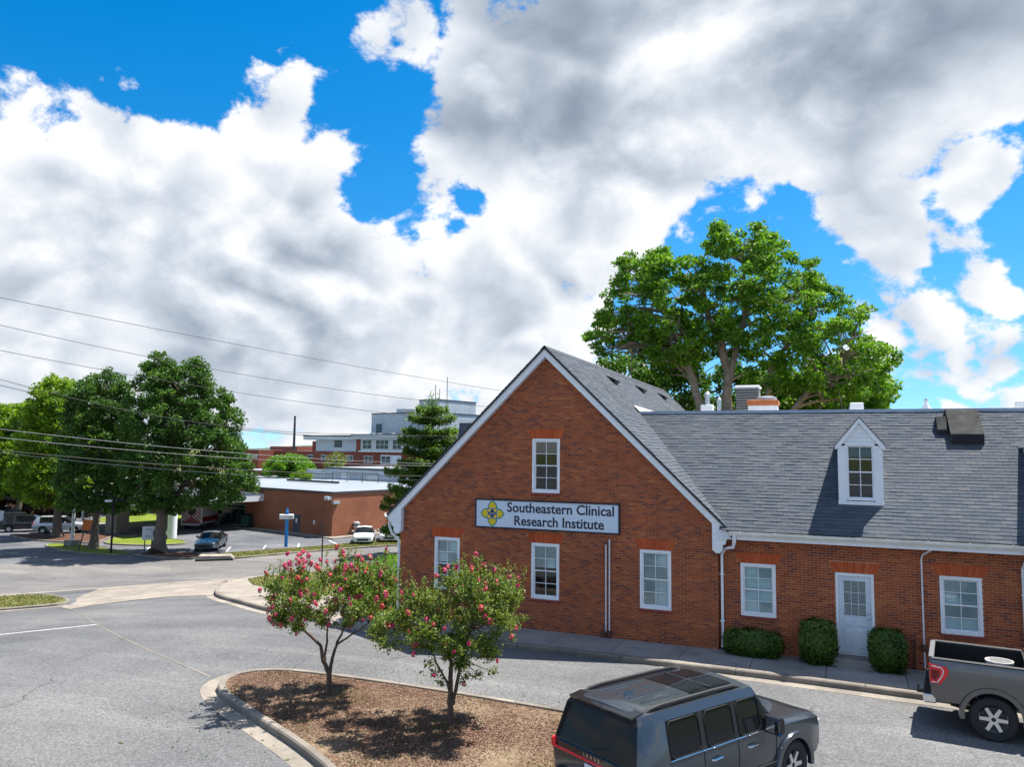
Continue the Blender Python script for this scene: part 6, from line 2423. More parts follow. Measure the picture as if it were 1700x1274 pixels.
# sign block on the left with its lit side
H.block('sign_block', 50.0, 63, -3.0, 20, -3.0, 5.1, HB, [1, 1, 0, 0, 0, 0])
H.block('roof_block', 45.0, 55.7, 4.0, 14, 4.9, 5.95, HB, [1, 1, 0, 0, 0, 0])
me_ = text_mesh('Piedmont', 1.7, 'lettering', bold=0.02, extrude=0.05)
xs = [v.co.x for v in me_.vertices]
kx = 6.4 / (max(xs) - min(xs))
base = H.pt(56.6, -3.1, 3.15) - V(hos.location)
for v in me_.vertices:
    x_, y_, z_ = v.co
    q = base - E1 * ((x_ - min(xs)) * kx) - E2 * z_ + V((0, 0, y_ * 0.95))
    v.co = q
me_.materials.clear()
me_.materials.append(M['white_paint'])
link('lettering', me_, hos)
# lower dark wing in front
H.block('low_wing', 5, 44, -14, -0.0, -3.0, 0.9, HB, [1, 1, 0, 0, 0, 0])

# ---- low orange brick wing behind the trees on the left
lw = thing('low_wing', 'low orange brick hospital wing with white panels behind the left trees', 'building', (-80, 66, -2.8))
ob_ = mat('orange_far_brick', (0.36, 0.11, 0.05), 0.9, var=0.15, scale=0.6)
dv = (V((-74.0, 75.5, 0)) - V((-92.0, 62.0, 0)))
LWL = dv.length
dv.normalize()
dn = V((-dv.y, dv.x, 0))
O_ = V((-92.0, 62.0, -2.8))
L_ = V(lw.location)


def lwb(nm, a, b, w0, w1, z0, z1, m_):
    mb = MB()
    p = [tuple(O_ + dv * u + dn * w + V((0, 0, z)) - L_) for z in (z0, z1) for (u, w) in ((a, w0), (b, w0), (b, w1), (a, w1))]
    mb.add(p, [(0, 3, 2, 1), (4, 5, 6, 7), (0, 1, 5, 4), (1, 2, 6, 5), (2, 3, 7, 6), (3, 0, 4, 7)])
    mb.build(nm, m_, lw)


lwb('wall', 0, LWL, 0.3, 18, 0.0, 4.0, M['white_paint'])
k = 0.0
while k < LWL:
    lwb('pier', k, k + 0.9, 0.0, 0.6, 0.0, 3.6, ob_)
    lwb('panel', k + 0.95, k + 2.6, 0.22, 0.298, 0.1, 1.0, mat('lilac_panel', (0.42, 0.40, 0.48), 0.7, var=0.05))
    k += 2.7
lwb('wall', 0, 9, 0.0, 0.3, 0.0, 3.3, ob_)
lwb('coping', -0.2, LWL + 0.2, -0.1, 18.1, 3.6, 4.05, M['white_paint'])


# ================================================================== small things across the road
def post_sign(name, label, cat, loc, rz=0.0):
    return thing(name, label, cat, loc, rz)


# face of things towards the camera
def face_cam(x, y):
    return math.atan2(-y, -x) + math.pi / 2


t = thing('lamp_post', 'pale lamp post with square concrete foot on the small island', 'lamp post', (-58.9, 45.4, -2.69), 0)
mb = MB(); mb.bbox(-0.45, 0.45, -0.45, 0.45, 0, 0.45, 0.04); mb.build('foot', M['concrete'], t)
mb = MB(); mb.lathe([(0.15, 0.45), (0.13, 1.2), (0.10, 9.0)], 12); mb.build('pole', mat('lamp_pole', (0.60, 0.58, 0.52), 0.6, var=0.1), t, smooth=True)
mb = MB(); mb.bbox(-0.18, 0.18, -0.5, 0.5, 8.95, 9.15, 0.04); mb.build('lamp_head', M['steel'], t)
t = thing('lamp_post', 'second pale post standing behind the silver SUV', 'lamp post', (-71.3, 56.0, -2.8), 0)
mb = MB(); mb.lathe([(0.13, 0.0), (0.10, 6.5)], 12); mb.build('pole', M['white_paint'], t, smooth=True)
mb = MB(); mb.bbox(-0.18, 0.18, -0.5, 0.5, 6.45, 6.65, 0.04); mb.build('lamp_head', M['steel'], t)
t = thing('lamp_post', 'grey square concrete pillar behind the black sign pole', 'pillar', (-64.7, 54.6, -2.8), 0)
mb = MB(); mb.bbox(-0.75, 0.75, -0.75, 0.75, 0, 4.4, 0.05); mb.build('shaft', M['concrete'], t)
mb = MB(); mb.bbox(-0.9, 0.9, -0.9, 0.9, 4.4, 4.8, 0.05); mb.build('cap', M['concrete'], t)
t.name = 'concrete_pillar'

t = thing('temporary_sign', 'orange square sign on a leaning post on the small island', 'sign', (-55.6, 43.6, -2.69), face_cam(-55.6, 43.6))
mb = MB(); mb.tube([(-0.1, 0, 0), (0.35, 0.02, 2.3)], 0.05, 8); mb.build('post', M['dark_metal'], t)
mb = MB(); mb.prism([(-0.02, 1.62), (0.62, 1.52), (0.78, 2.36), (0.14, 2.46)], -0.07, -0.05); mb.build('sign_panel', mat('orange_sheet', (0.55, 0.13, 0.02), 0.6, var=0.15, scale=3), t)

t = thing('sign_pole', 'tall black pole with angled sign seen edge on', 'sign', (-52.3, 43.7, -2.69), face_cam(-52.3, 43.7))
mb = MB(); mb.tube([(0, 0, 0), (0, 0, 4.4)], 0.075, 8); mb.build('pole', M['black'], t)
mb = MB(); mb.prism([(-0.62, 4.45), (0.05, 4.30), (0.12, 4.10), (0.80, 3.92), (0.82, 4.0), (-0.5, 4.62)], -0.35, 0.35); mb.build('sign_panel', M['black'], t)
mb = MB(); mb.bbox(-0.62, -0.1, -0.3, 0.3, 3.95, 4.12, 0.03); mb.build('lamp', M['white_paint'], t)
mb = MB(); mb.bbox(-0.2, 0.0, -0.12, 0.12, 3.55, 3.85, 0.03); mb.build('control_box', M['black'], t)

t = thing('direction_sign', 'small white directional sign on two dark legs beside the broad tree trunk', 'sign', (-50.25, 45.35, -2.69), face_cam(-50.25, 45.35))
for x_ in (-0.25, 0.25):
    mb = MB(); mb.box(x_ - 0.04, x_ + 0.04, -0.04, 0.04, 0, 1.1); mb.build('leg', M['black'], t)
mb = MB(); mb.bbox(-0.46, 0.46, -0.06, 0.06, 0.95, 2.0, 0.02); pn = mb.build('sign_panel', M['white_paint'], t)
mb = MB(); mb.box(0.44, 0.50, -0.07, 0.07, 0.93, 2.02); mb.build('edge', M['black'], t)
put_text('Park', 0.46, 0.06, 1.72, pn, dk, 0.0, y=-0.062, size=0.2)
put_text('Exit', 0.36, -0.02, 1.18, pn, dk, 0.0, y=-0.062, size=0.2)

t = thing('blue_post', 'bright blue post carrying a white box across the road', 'post', (-42.9, 52.9, -2.69), face_cam(-42.9, 52.9))
bl_ = mat('blue_enamel', (0.01, 0.22, 0.60), 0.35, var=0.08, scale=4)
mb = MB(); mb.bbox(-0.14, 0.14, -0.12, 0.12, 0, 3.0, 0.03); mb.tube([(0, 0, 3.0), (0, 0, 3.25)], 0.07, 8); mb.build('post', bl_, t)
mb = MB(); mb.bbox(-0.62, 0.56, -0.18, 0.2, 2.32, 2.72, 0.04); mb.build('box', M['white_paint'], t)
mb = MB(); mb.bbox(0.16, 0.5, -0.27, -0.2, 2.4, 2.66, 0.02); mb.build('camera_unit', M['steel'], t)

t = thing('sign_pole', 'thin dark pole behind the left crape myrtle by the road', 'sign', (-32.3, 43.6, ter(-32.3, 43.6)), 0)
mb = MB(); mb.tube([(0, 0, 0), (0, 0, 2.9)], 0.045, 8); mb.build('pole', M['dark_metal'], t)
mb = MB(); mb.bbox(-0.02, 0.02, -0.2, 0.2, 2.35, 2.85, 0.006); mb.build('sign_panel', M['dark_metal'], t)
t.rotation_euler = (0, 0, face_cam(-32.3, 43.6) )

t = thing('bay_marker', 'small white bay sign on a post left of the silver SUV', 'sign', (-70.9, 47.2, -2.69), face_cam(-70.9, 47.2))
mb = MB(); mb.tube([(0, 0, 0), (0, 0, 2.2)], 0.05, 8); mb.build('post', M['dark_metal'], t)
mb = MB(); mb.bbox(-0.28, 0.28, -0.07, -0.05, 1.35, 2.25, 0.006); mb.build('sign_panel', M['white_paint'], t)

# storm inlet: concrete hood over the gutter
t = thing('storm_inlet', 'grey concrete storm drain hood in the kerb by the road', 'drain', (-43.0, 45.0, -2.8), math.atan2(0.86, 0.51) - 0.35)
mb = MB(); mb.prism([(-1.35, 0.12), (1.35, 0.12), (1.1, 0.34), (-1.1, 0.38)], -0.55, 0.75); mb.build('hood', M['concrete'], t)
mb = MB(); mb.box(-1.0, 1.0, -0.5, 0.7, 0.0, 0.12); mb.build('throat', M['black'], t)

# ambulance under the canopy, tail towards the road
t = thing('ambulance', 'white and red ambulance with striped rear under the entrance canopy', 'ambulance', (-60.9, 60.2, -2.794), rad(108))
wht = paint('ambulance_white', (0.50, 0.51, 0.52), 0.0)
redp = mat('ambulance_red', (0.24, 0.016, 0.016), 0.4, var=0.1)
mb = MB(); mb.bbox(0, 3.6, -1.12, 1.12, 0.55, 2.75, 0.05); bx_ = mb.build('box_body', wht, t)
mb = MB(); mb.box(-0.004, 0.0, -1.0, 1.0, 0.62, 2.6); mb.build('rear_panel', redp, t)
for k in range(6):
    for s_ in (-1, 1):
        z_ = 0.62 + k * 0.36
        mb = MB()
        q = [(0.12, z_ + 0.62), (1.0, z_ - 0.18), (1.0, z_ - 0.02), (0.12, z_ + 0.80)]
        q = [(s_ * a, min(2.58, max(0.64, b))) for a, b in q]
        mb.prism(q, -0.009, -0.005, axis='x')
        mb.build('chevron', wht, t)
mb = MB(); mb.box(-0.012, -0.004, -0.42, 0.42, 1.55, 2.15); mb.build('rear_window', M['glass_car'], t)
for s_ in (-1, 1):
    mb = MB(); mb.box(0.1, 3.55, min(s_ * 1.121, s_ * 1.126), max(s_ * 1.121, s_ * 1.126), 0.75, 1.25); mb.build('stripe', redp, t)
    mb = MB(); mb.bbox(-0.02, 0.05, s_ * 0.98 - 0.08, s_ * 0.98 + 0.08, 2.45, 2.6, 0.01); mb.build('warning_light', M['red_lamp'], t)
mb = MB(); mb.bbox(-0.25, 0.0, -1.0, 1.0, 0.42, 0.56, 0.02); mb.build('rear_step', M['steel'], t)
mb = MB(); mb.prism([(3.6, 0.5), (5.7, 0.5), (5.8, 1.1), (4.9, 1.25), (4.35, 2.1), (3.6, 2.15)], -0.98, 0.98); mb.build('cab', wht, t)
mb = MB(); mb.prism([(3.75, 1.3), (4.7, 1.3), (4.3, 2.0), (3.75, 2.02)], -0.99, 0.99); mb.build('cab_window', M['glass_car'], t)
add_wheels(t, [(x_, s_ * 0.93, 0.4) for x_ in (0.95, 5.0) for s_ in (-1, 1)], wheel_meshes(0.4, 0.26, 0.24, 5))
# green bin by the entrance
t = thing('waste_bin', 'dark green bin against the annex wall by the glass doors', 'bin', tuple(A.pt(13.0, -0.7, -2.69)), 0)
mb = MB(); mb.bbox(-0.45, 0.45, -0.4, 0.4, 0.05, 1.25, 0.05); mb.build('body', mat('bin_green', (0.015, 0.06, 0.045), 0.6, var=0.1), t)
mb = MB(); mb.bbox(-0.48, 0.48, -0.43, 0.43, 1.25, 1.35, 0.03); mb.build('lid', M['black'], t)

# far dark mast behind the hospital
t = thing('dark_mast', 'tall dark mast on the skyline left of the hospital', 'mast', (-117.3, 146.2, -3.0), 0)
mb = MB(); mb.lathe([(0.42, 0), (0.30, 9.5), (0.22, 15.9)], 10); mb.build('shaft', M['dark_metal'], t, smooth=True)
mb = MB(); mb.lathe([(0.3, 15.9), (0.3, 16.1)], 10); mb.build('cap', M['dark_metal'], t)

# ---- overhead wires along the road and the poles that carry them
def ry(x):
    return (46 + 0.86 * x) / 0.51
poles = [(-54.0, -0.86), (-19.5, 57.3)]
for i, (px_, py_) in enumerate(poles):
    gz = ter(px_, py_)
    t = thing('utility_pole', ('wooden utility pole at the road, left of the frame', 'wooden utility pole at the road, behind the gable')[i], 'utility pole', (px_, py_, gz), math.atan2(0.86, 0.51))
    mb = MB(); mb.lathe([(0.19, -0.5), (0.13, 20.0 if i == 0 else 12.6)], 10); mb.build('pole', M['bark'], t, smooth=True)
    mb = MB(); mb.box(-0.06, 0.06, -1.2, 1.2, 11.6, 11.75); mb.build('crossarm', M['bark'], t)
WIRES = [([(-38.67, 13.04), (-32.16, 11.64), (-23.66, 10.17)], 0.014, 'thin topmost overhead wire above the tree crowns'),
         ([(-38.63, 11.64), (-32.12, 9.90), (-26.45, 9.03)], 0.014, 'second overhead wire from the top, above the tree crowns'),
         ([(-38.59, 10.36), (-34.19, 9.22), (-28.49, 8.16)], 0.014, 'third overhead wire from the top, grazing the tree crowns'),
         ([(-38.55, 8.91), (-35.73, 7.65), (-32.06, 6.73)], 0.015, 'upper of two close wires crossing the middle of the tree crowns'),
         ([(-38.54, 8.61), (-35.72, 7.49), (-32.05, 6.62)], 0.015, 'lower of two close wires crossing the middle of the tree crowns'),
         ([(-38.47, 6.41), (-35.38, 5.77), (-31.65, 5.18)], 0.011, 'upper pale cable low across the tree crowns'),
         ([(-38.46, 5.99), (-35.37, 5.41), (-31.65, 4.90)], 0.011, 'lower pale cable low across the tree crowns'),
         ([(-38.44, 5.36), (-35.35, 4.73), (-31.64, 4.25), (-26.38, 3.82)], 0.028, 'thick black cable in front of the annex roof'),
         ([(-38.44, 5.24), (-35.35, 4.53), (-31.63, 3.93)], 0.012, 'lowest pale cable in front of the annex roof')]
for j, (pts, r_, lab) in enumerate(WIRES):
    xs = np.array([p[0] for p in pts]); zs = np.array([p[1] for p in pts])
    co_ = np.polyfit(xs, zs, 2)
    if co_[0] < 0.0008:
        c1 = np.polyfit(xs, zs, 1)
        co_ = np.array([0.0, c1[0], c1[1]])
    line = []
    for x_ in np.linspace(-54.0, -19.5, 60):
        xe = min(x_, -co_[1] / (2 * co_[0])) if co_[0] > 0 else x_
        z_ = np.polyval(co_, xe)
        line.append((x_, ry(x_) + (j % 3 - 1) * 0.02, z_))
    mb = MB()
    mb.tube(line, r_, 5)
    tag(mb.build('overhead_wire', M['black'] if r_ not in (0.011, 0.012) else M['wire_grey'], smooth=True), lab, 'wire', 'overhead wires along the road')

# ================================================================== plants
def edge_dist(poly, X, Y):
    d = np.full(X.shape, 1e9)
    n = len(poly)
    for i in range(n):
        a = np.array(poly[i]); b = np.array(poly[(i + 1) % n])
        ab = b - a
        t = np.clip(((X - a[0]) * ab[0] + (Y - a[1]) * ab[1]) / (ab @ ab + 1e-9), 0, 1)
        d = np.minimum(d, np.hypot(X - a[0] - t * ab[0], Y - a[1] - t * ab[1]))
    return d


def clumps_in(poly, n, depth, g, rmin, rmax, inset=0.5):
    """clump centres spread through a crown whose outline is poly (x, z) and whose depth swells in the middle"""
    P = np.array(poly)
    out = []
    lo, hi = P.min(0), P.max(0)
    tries = 0
    while len(out) < n and tries < 60:
        tries += 1
        X = g.uniform(lo[0], hi[0], n * 3); Z = g.uniform(lo[1], hi[1], n * 3)
        k = inside(poly, X, Z)
        X, Z = X[k], Z[k]
        d = edge_dist(poly, X, Z)
        r = rmin + (rmax - rmin) * g.random(len(X))
        ok = d > r * inset
        X, Z, d, r = X[ok], Z[ok], d[ok], r[ok]
        dm = 0.5 * min(hi - lo)
        s = np.sqrt(np.clip(1 - (1 - np.clip(d / dm, 0, 1)) ** 2, 0.05, 1))
        # prefer the shell of the crown
        v = g.uniform(-1, 1, len(X))
        v = np.sign(v) * np.abs(v) ** 0.6
        Yd = v * s * depth
        for q in zip(X, Yd, Z, r):
            out.append(q)
            if len(out) >= n:
                break
    return np.array(out[:n])


def leaf_points(C, per, g, flat=0.75, shell=0.35):
    """points around clump centres, thicker towards the outside of each clump"""
    n = len(C)
    cnt = np.maximum(4, (per * (C[:, 3] / C[:, 3].mean()) ** 2).astype(int))
    idx = np.repeat(np.arange(n), cnt)
    D = g.normal(size=(len(idx), 3))
    D /= np.linalg.norm(D, axis=1)[:, None]
    rr = (g.random(len(idx)) ** shell)
    R = C[idx, 3][:, None] * rr[:, None]
    P = C[idx, :3] + D * R * np.array([1, 1, flat])
    return P, D


def curve3(a, b, c, n=7):
    a, b, c = V(a), V(b), V(c)
    return [a * (1 - t) ** 2 + b * 2 * t * (1 - t) + c * t * t for t in [i / (n - 1) for i in range(n)]]


def make_tree(name, label, cat, base, ang, outline, stems, lm, bm_, n_clump, per, leaf, depth, r_trunk, seed, rmin=0.5, rmax=1.1, limbs=24, group=None, aspect=0.5, up=0.35, flat=0.75, droop=0.0, shell=0.35, attach_lo=0.35):
    g = np.random.default_rng(seed)
    t = thing(name, label, cat, base, ang, group)
    C = clumps_in(outline, n_clump, depth, g, rmin, rmax)
    P, D = leaf_points(C, per, g, flat, shell)
    nr = D * 0.5 + np.array([0, 0, 0.8])
    nr /= np.linalg.norm(nr, axis=1)[:, None]
    flakes('crown', lm, P, leaf, up=up, aspect=aspect, parent=t, bend=0.18, seed=seed, nrm=nr)
    mb = MB()
    nodes = []
    for k, s in enumerate(stems):
        pts = [V((p[0], p[2] if len(p) > 2 else 0.0, p[1])) for p in s]
        r0 = r_trunk[k] if isinstance(r_trunk, (list, tuple)) else r_trunk
        fine_p = []
        for i in range(len(pts) - 1):
            for q in range(4):
                fine_p.append(pts[i].lerp(pts[i + 1], q / 4) + V((g.normal() * 0.02, g.normal() * 0.02, 0)) * r0 * 4)
        fine_p.append(pts[-1])
        m_ = len(fine_p)
        rs = [r0 * (1 - 0.62 * i / (m_ - 1)) for i in range(m_)]
        if k == 0 or pts[0].z < 0.3:
            rs[0] = r0 * 1.45
            if m_ > 1:
                rs[1] = r0 * 1.12
        mb.tube(fine_p, rs, 10)
        for i in range(int(m_ * attach_lo), m_):
            nodes.append((fine_p[i], rs[i]))
    mb.build('trunk', bm_, t, smooth=True, sharp=1.2)
    lb = MB()
    order = g.permutation(len(C))[:limbs]
    for i in order:
        c = V(C[i, :3])
        best = min(nodes, key=lambda nd: (nd[0] - c).length + max(0, nd[0].z - c.z + 0.3) * 2.0)
        a, r = best
        L = (c - a).length
        mid = a.lerp(c, 0.5) + V((g.normal() * 0.08 * L, g.normal() * 0.08 * L, 0.10 * L))
        cp = curve3(a, mid, c, 6)
        r1 = min(r * 0.6, 0.035 * L + 0.02 * r_trunk_max(r_trunk))
        lb.tube(cp, [max(0.006, r1 * (1 - 0.8 * j / 5)) for j in range(6)], 6)
        # twigs
        for q in range(2):
            e = cp[3] + V(g.normal(size=3)) * L * 0.22
            lb.tube([cp[3], cp[3].lerp(e, 0.6) + V((0, 0, 0.04 * L)), e], [r1 * 0.4, r1 * 0.3, r1 * 0.12], 5)
    lb.build('limbs', bm_, t, smooth=True, sharp=1.2)['kind'] = 'stuff'
    return t, C


def r_trunk_max(r):
    return max(r) if isinstance(r, (list, tuple)) else r


LM = {}
LM['oak'] = mat_leaf('oak_leaves', [(0.0, (0.024, 0.070, 0.012)), (0.35, (0.048, 0.130, 0.016)), (0.65, (0.084, 0.190, 0.020)), (1.0, (0.144, 0.250, 0.035))], 0.4)
LM['oak_light'] = mat_leaf('light_oak_leaves', [(0.0, (0.043, 0.125, 0.012)), (0.4, (0.090, 0.220, 0.018)), (0.75, (0.166, 0.320, 0.024)), (1.0, (0.259, 0.400, 0.045))], 0.46)
LM['oak_dark'] = mat_leaf('dark_oak_leaves', [(0.0, (0.021, 0.060, 0.013)), (0.4, (0.046, 0.118, 0.020)), (0.75, (0.092, 0.190, 0.028)), (1.0, (0.176, 0.270, 0.045))], 0.4)
LM['yellow'] = mat_leaf('yellow_green_leaves', [(0.0, (0.056, 0.130, 0.012)), (0.4, (0.136, 0.250, 0.018)), (0.8, (0.256, 0.380, 0.025)), (1.0, (0.336, 0.420, 0.050))], 0.5)
LM['pine'] = mat_leaf('pine_needles', [(0.0, (0.032, 0.080, 0.018)), (0.4, (0.075, 0.155, 0.022)), (0.8, (0.15, 0.26, 0.03)), (1.0, (0.24, 0.34, 0.05))], 0.36)
LM['maroon'] = mat_leaf('maroon_leaves', [(0.0, (0.02, 0.012, 0.012)), (0.5, (0.05, 0.022, 0.022)), (1.0, (0.10, 0.05, 0.035))], 0.2)
LM['hedge'] = mat_leaf('hedge_leaves', [(0.0, (0.02, 0.05, 0.010)), (0.4, (0.05, 0.105, 0.016)), (0.8, (0.095, 0.165, 0.022)), (1.0, (0.17, 0.22, 0.04))], 0.25)
LM['myrtle'] = mat_leaf('myrtle_leaves', [(0.0, (0.025, 0.050, 0.010)), (0.3, (0.066, 0.120, 0.016)), (0.6, (0.140, 0.205, 0.026)), (0.85, (0.234, 0.265, 0.045)), (1.0, (0.340, 0.170, 0.055))], 0.42)

# ---- the big tree behind the clinic
BIG = [(-8.93, 12.96), (-8.16, 14.87), (-7.2, 16.78), (-6.24, 18.28), (-4.72, 19.16), (-3.42, 18.89), (-2.69, 18.08), (-1.41, 18.38), (-1.4, 19.33), (-0.49, 20.14), (0.74, 19.57), (1.98, 19.74), (3.35, 19.13), (4.18, 18.05), (5.35, 17.79), (5.99, 17.03), (6.03, 15.77), (7.26, 15.35), (8.2, 14.43), (7.86, 13.38), (9.11, 12.82), (9.7, 11.41), (8.89, 10.73), (9.02, 9.7), (7.74, 8.9), (5.8, 8.7), (4.6, 9.2), (3.0, 9.3), (1.4, 9.9), (0.5, 11.6), (-0.9, 12.0), (-2.4, 11.0), (-3.8, 10.2), (-5.2, 11.6), (-6.0, 12.4), (-7.6, 11.7)]
make_tree('shade_tree', 'huge spreading green tree with pale forked trunks rising behind the wing roof', 'tree', (-5.96, 47.41, -0.44), 0.125, BIG,
          [[(-0.3, 0.0), (-0.9, 5.0), (-1.51, 8.33), (-2.03, 10.54), (-2.73, 12.6), (-3.45, 13.94), (-3.81, 15.47)],
           [(0.2, 0.0), (0.0, 5.0), (0.0, 8.33), (0.03, 10.88), (-0.4, 13.1), (-0.99, 14.23), (-1.4, 16.2)],
           [(0.1, 10.3), (0.4, 11.6), (1.02, 14.16), (1.22, 15.62), (1.0, 17.6)],
           [(0.6, 0.0), (2.2, 5.5), (3.48, 8.33), (4.85, 10.09), (5.86, 11.14), (7.0, 12.2)],
           [(0.5, 2.0), (1.4, 6.0), (2.07, 8.33), (2.7, 11.56), (3.91, 12.97), (4.6, 15.0)]],
          LM['oak_light'], M['bark_pale'], 860, 84, 0.115, 4.6, [0.35, 0.38, 0.23, 0.25, 0.25], 11, 0.28, 0.72, limbs=300, attach_lo=0.45, shell=0.55, flat=0.6)
make_tree('shade_tree', 'dark green tree low behind the gable roof ridge', 'tree', (-12.01, 53.53, -1.21), 0.221,
          [(-5.6, 11.2), (-4.2, 13.2), (-1.5, 14.3), (1.69, 14.6), (4.5, 14.2), (7.0, 13.0), (9.5, 11.9), (10.5, 9.44), (9.4, 6.0), (-0.84, 5.6), (-4.4, 7.0), (-4.4, 9.85)],
          [[(0, 0), (0.2, 3), (0.1, 6), (0.3, 9)]], LM['oak'], M['bark'], 460, 85, 0.15, 3.6, 0.35, 12, 0.4, 0.85, limbs=40)
make_tree('shade_tree', 'green tree low behind the wing roof at the right of the huge tree', 'tree', (0.48, 54.5, -0.3), -0.009,
          [(-6.4, 9.0), (-4.8, 11.2), (-1.76, 12.2), (0.82, 12.4), (2.7, 11.5), (3.3, 10.0), (2.8, 7.6), (0.4, 6.4), (-5.0, 6.4)],
          [[(-0.5, 0), (-0.4, 3), (-0.8, 6), (-1.0, 9)]], LM['oak_light'], M['bark'], 220, 85, 0.16, 3.4, 0.32, 13, 0.4, 0.85, limbs=40)

# ---- trees across the road
make_tree('street_tree', 'broad dark oak by the white directional sign across the road', 'tree', (-49.1, 45.35, -2.7), 0.825,
          [(-3.27, 5.69), (-3.08, 8.47), (-3.59, 10.33), (-2.68, 13.19), (-2.0, 14.17), (-1.73, 15.63), (-0.22, 15.82), (0.94, 14.81), (1.56, 15.83), (2.95, 15.17), (3.48, 13.47), (4.89, 13.03), (5.68, 11.07), (6.41, 10.59), (6.25, 8.6), (7.3, 6.12), (7.47, 4.14), (5.98, 3.67), (4.15, 3.22), (1.47, 3.05), (-0.16, 2.9), (-1.75, 3.1), (-2.84, 3.84)],
          [[(0.0, 0.0), (0.02, 1.2), (0.1, 2.6), (0.5, 5.5), (0.9, 9.0), (1.0, 12.5)], [(0.1, 2.8), (1.2, 4.6), (2.6, 7.0)], [(0.1, 3.0), (-0.9, 5.0), (-1.6, 8.0)]],
          LM['oak_dark'], M['bark'], 760, 84, 0.125, 4.4, [0.55, 0.30, 0.28], 21, 0.32, 0.78, limbs=60, shell=0.55)
make_tree('street_tree', 'slender dark oak on the small island with the lamp post', 'tree', (-55.89, 45.03, -2.7), 0.893,
          [(-2.8, 3.0), (-3.3, 5.53), (-3.1, 9.4), (-2.7, 12.34), (-1.5, 13.7), (-0.02, 14.84), (1.0, 14.9), (2.3, 13.2), (3.0, 9.8), (3.3, 5.47), (3.0, 2.98), (0.97, 2.6), (-0.76, 2.7)],
          [[(0.0, 0.0), (0.0, 1.5), (0.05, 3.0), (0.1, 7.0), (0.0, 11.5)]],
          LM['oak_dark'], M['bark'], 460, 80, 0.125, 2.8, 0.36, 22, 0.32, 0.75, limbs=40, shell=0.55)
make_tree('street_tree', 'yellow green tree growing from the mulch bed beside the silver SUV', 'tree', (-66.3, 49.6, -2.7), 0.929,
          [(-3.94, 3.2), (-4.39, 6.01), (-3.85, 9.55), (-2.82, 13.77), (-1.34, 14.94), (0.53, 14.55), (1.73, 12.14), (2.47, 8.45), (2.66, 4.76), (2.01, 2.6), (-0.06, 2.4), (-2.38, 2.6)],
          [[(0.0, 0.0), (-0.1, 1.5), (-0.1, 3.5), (-0.2, 7.0), (-0.5, 11.5)]],
          LM['yellow'], M['bark'], 440, 80, 0.15, 3.2, 0.42, 23, 0.35, 0.8, limbs=40, shell=0.55)
make_tree('street_tree', 'leafy green tree at the left edge behind the parked cars', 'tree', (-80.5, 55.5, -2.8), 0.982,
          [(-4.6, 2.6), (-5.0, 10.66), (-2.2, 13.0), (0.27, 13.6), (1.9, 12.9), (3.0, 10.2), (3.3, 5.0), (2.8, 2.6), (-0.07, 2.4)],
          [[(0.0, 0.0), (0.0, 1.5), (0.1, 3.5), (0.0, 10.0)]],
          LM['yellow'], M['bark'], 300, 75, 0.18, 3.6, 0.38, 24, 0.4, 0.85, limbs=30, shell=0.55)
make_tree('street_tree', 'dark leafy tree behind the yellow green tree at the far left', 'tree', (-88.0, 64.0, -2.8), 0.96,
          [(-7, 1.5), (-7.5, 9), (-4, 12.5), (0.0, 13.2), (5.0, 12.0), (8.0, 8.0), (8.5, 2.0), (2, 1.2)],
          [[(0.0, 0.0), (0.0, 3.5), (0.0, 10.0)]],
          LM['oak_dark'], M['bark'], 190, 110, 0.26, 3.6, 0.42, 25, 0.9, 1.5, limbs=24)
for i, (x_, y_, s_) in enumerate(((-80.3, 58.6, 1.0), (-83.5, 57.0, 1.15), (-77.2, 59.7, 0.9), (-86.8, 55.6, 1.1))):
    make_tree('shrub', ('dark maroon shrub behind the silver SUV', 'large dark maroon shrub behind the black SUVs', 'small dark maroon shrub by the orange brick wing', 'dark maroon shrub at the far left edge')[i], 'shrub', (x_, y_, -2.8), 0.9,
              [(-1.9 * s_, 0.3), (-2.0 * s_, 1.8 * s_), (-1.0 * s_, 2.9 * s_), (0.6 * s_, 3.1 * s_), (1.8 * s_, 2.2 * s_), (2.0 * s_, 0.6)],
              [[(0, 0), (0, 0.8), (0.1, 1.6)]], LM['maroon'], M['bark'], 42, 80, 0.15, 1.5 * s_, 0.10, 31 + i, 0.4, 0.7, limbs=8)


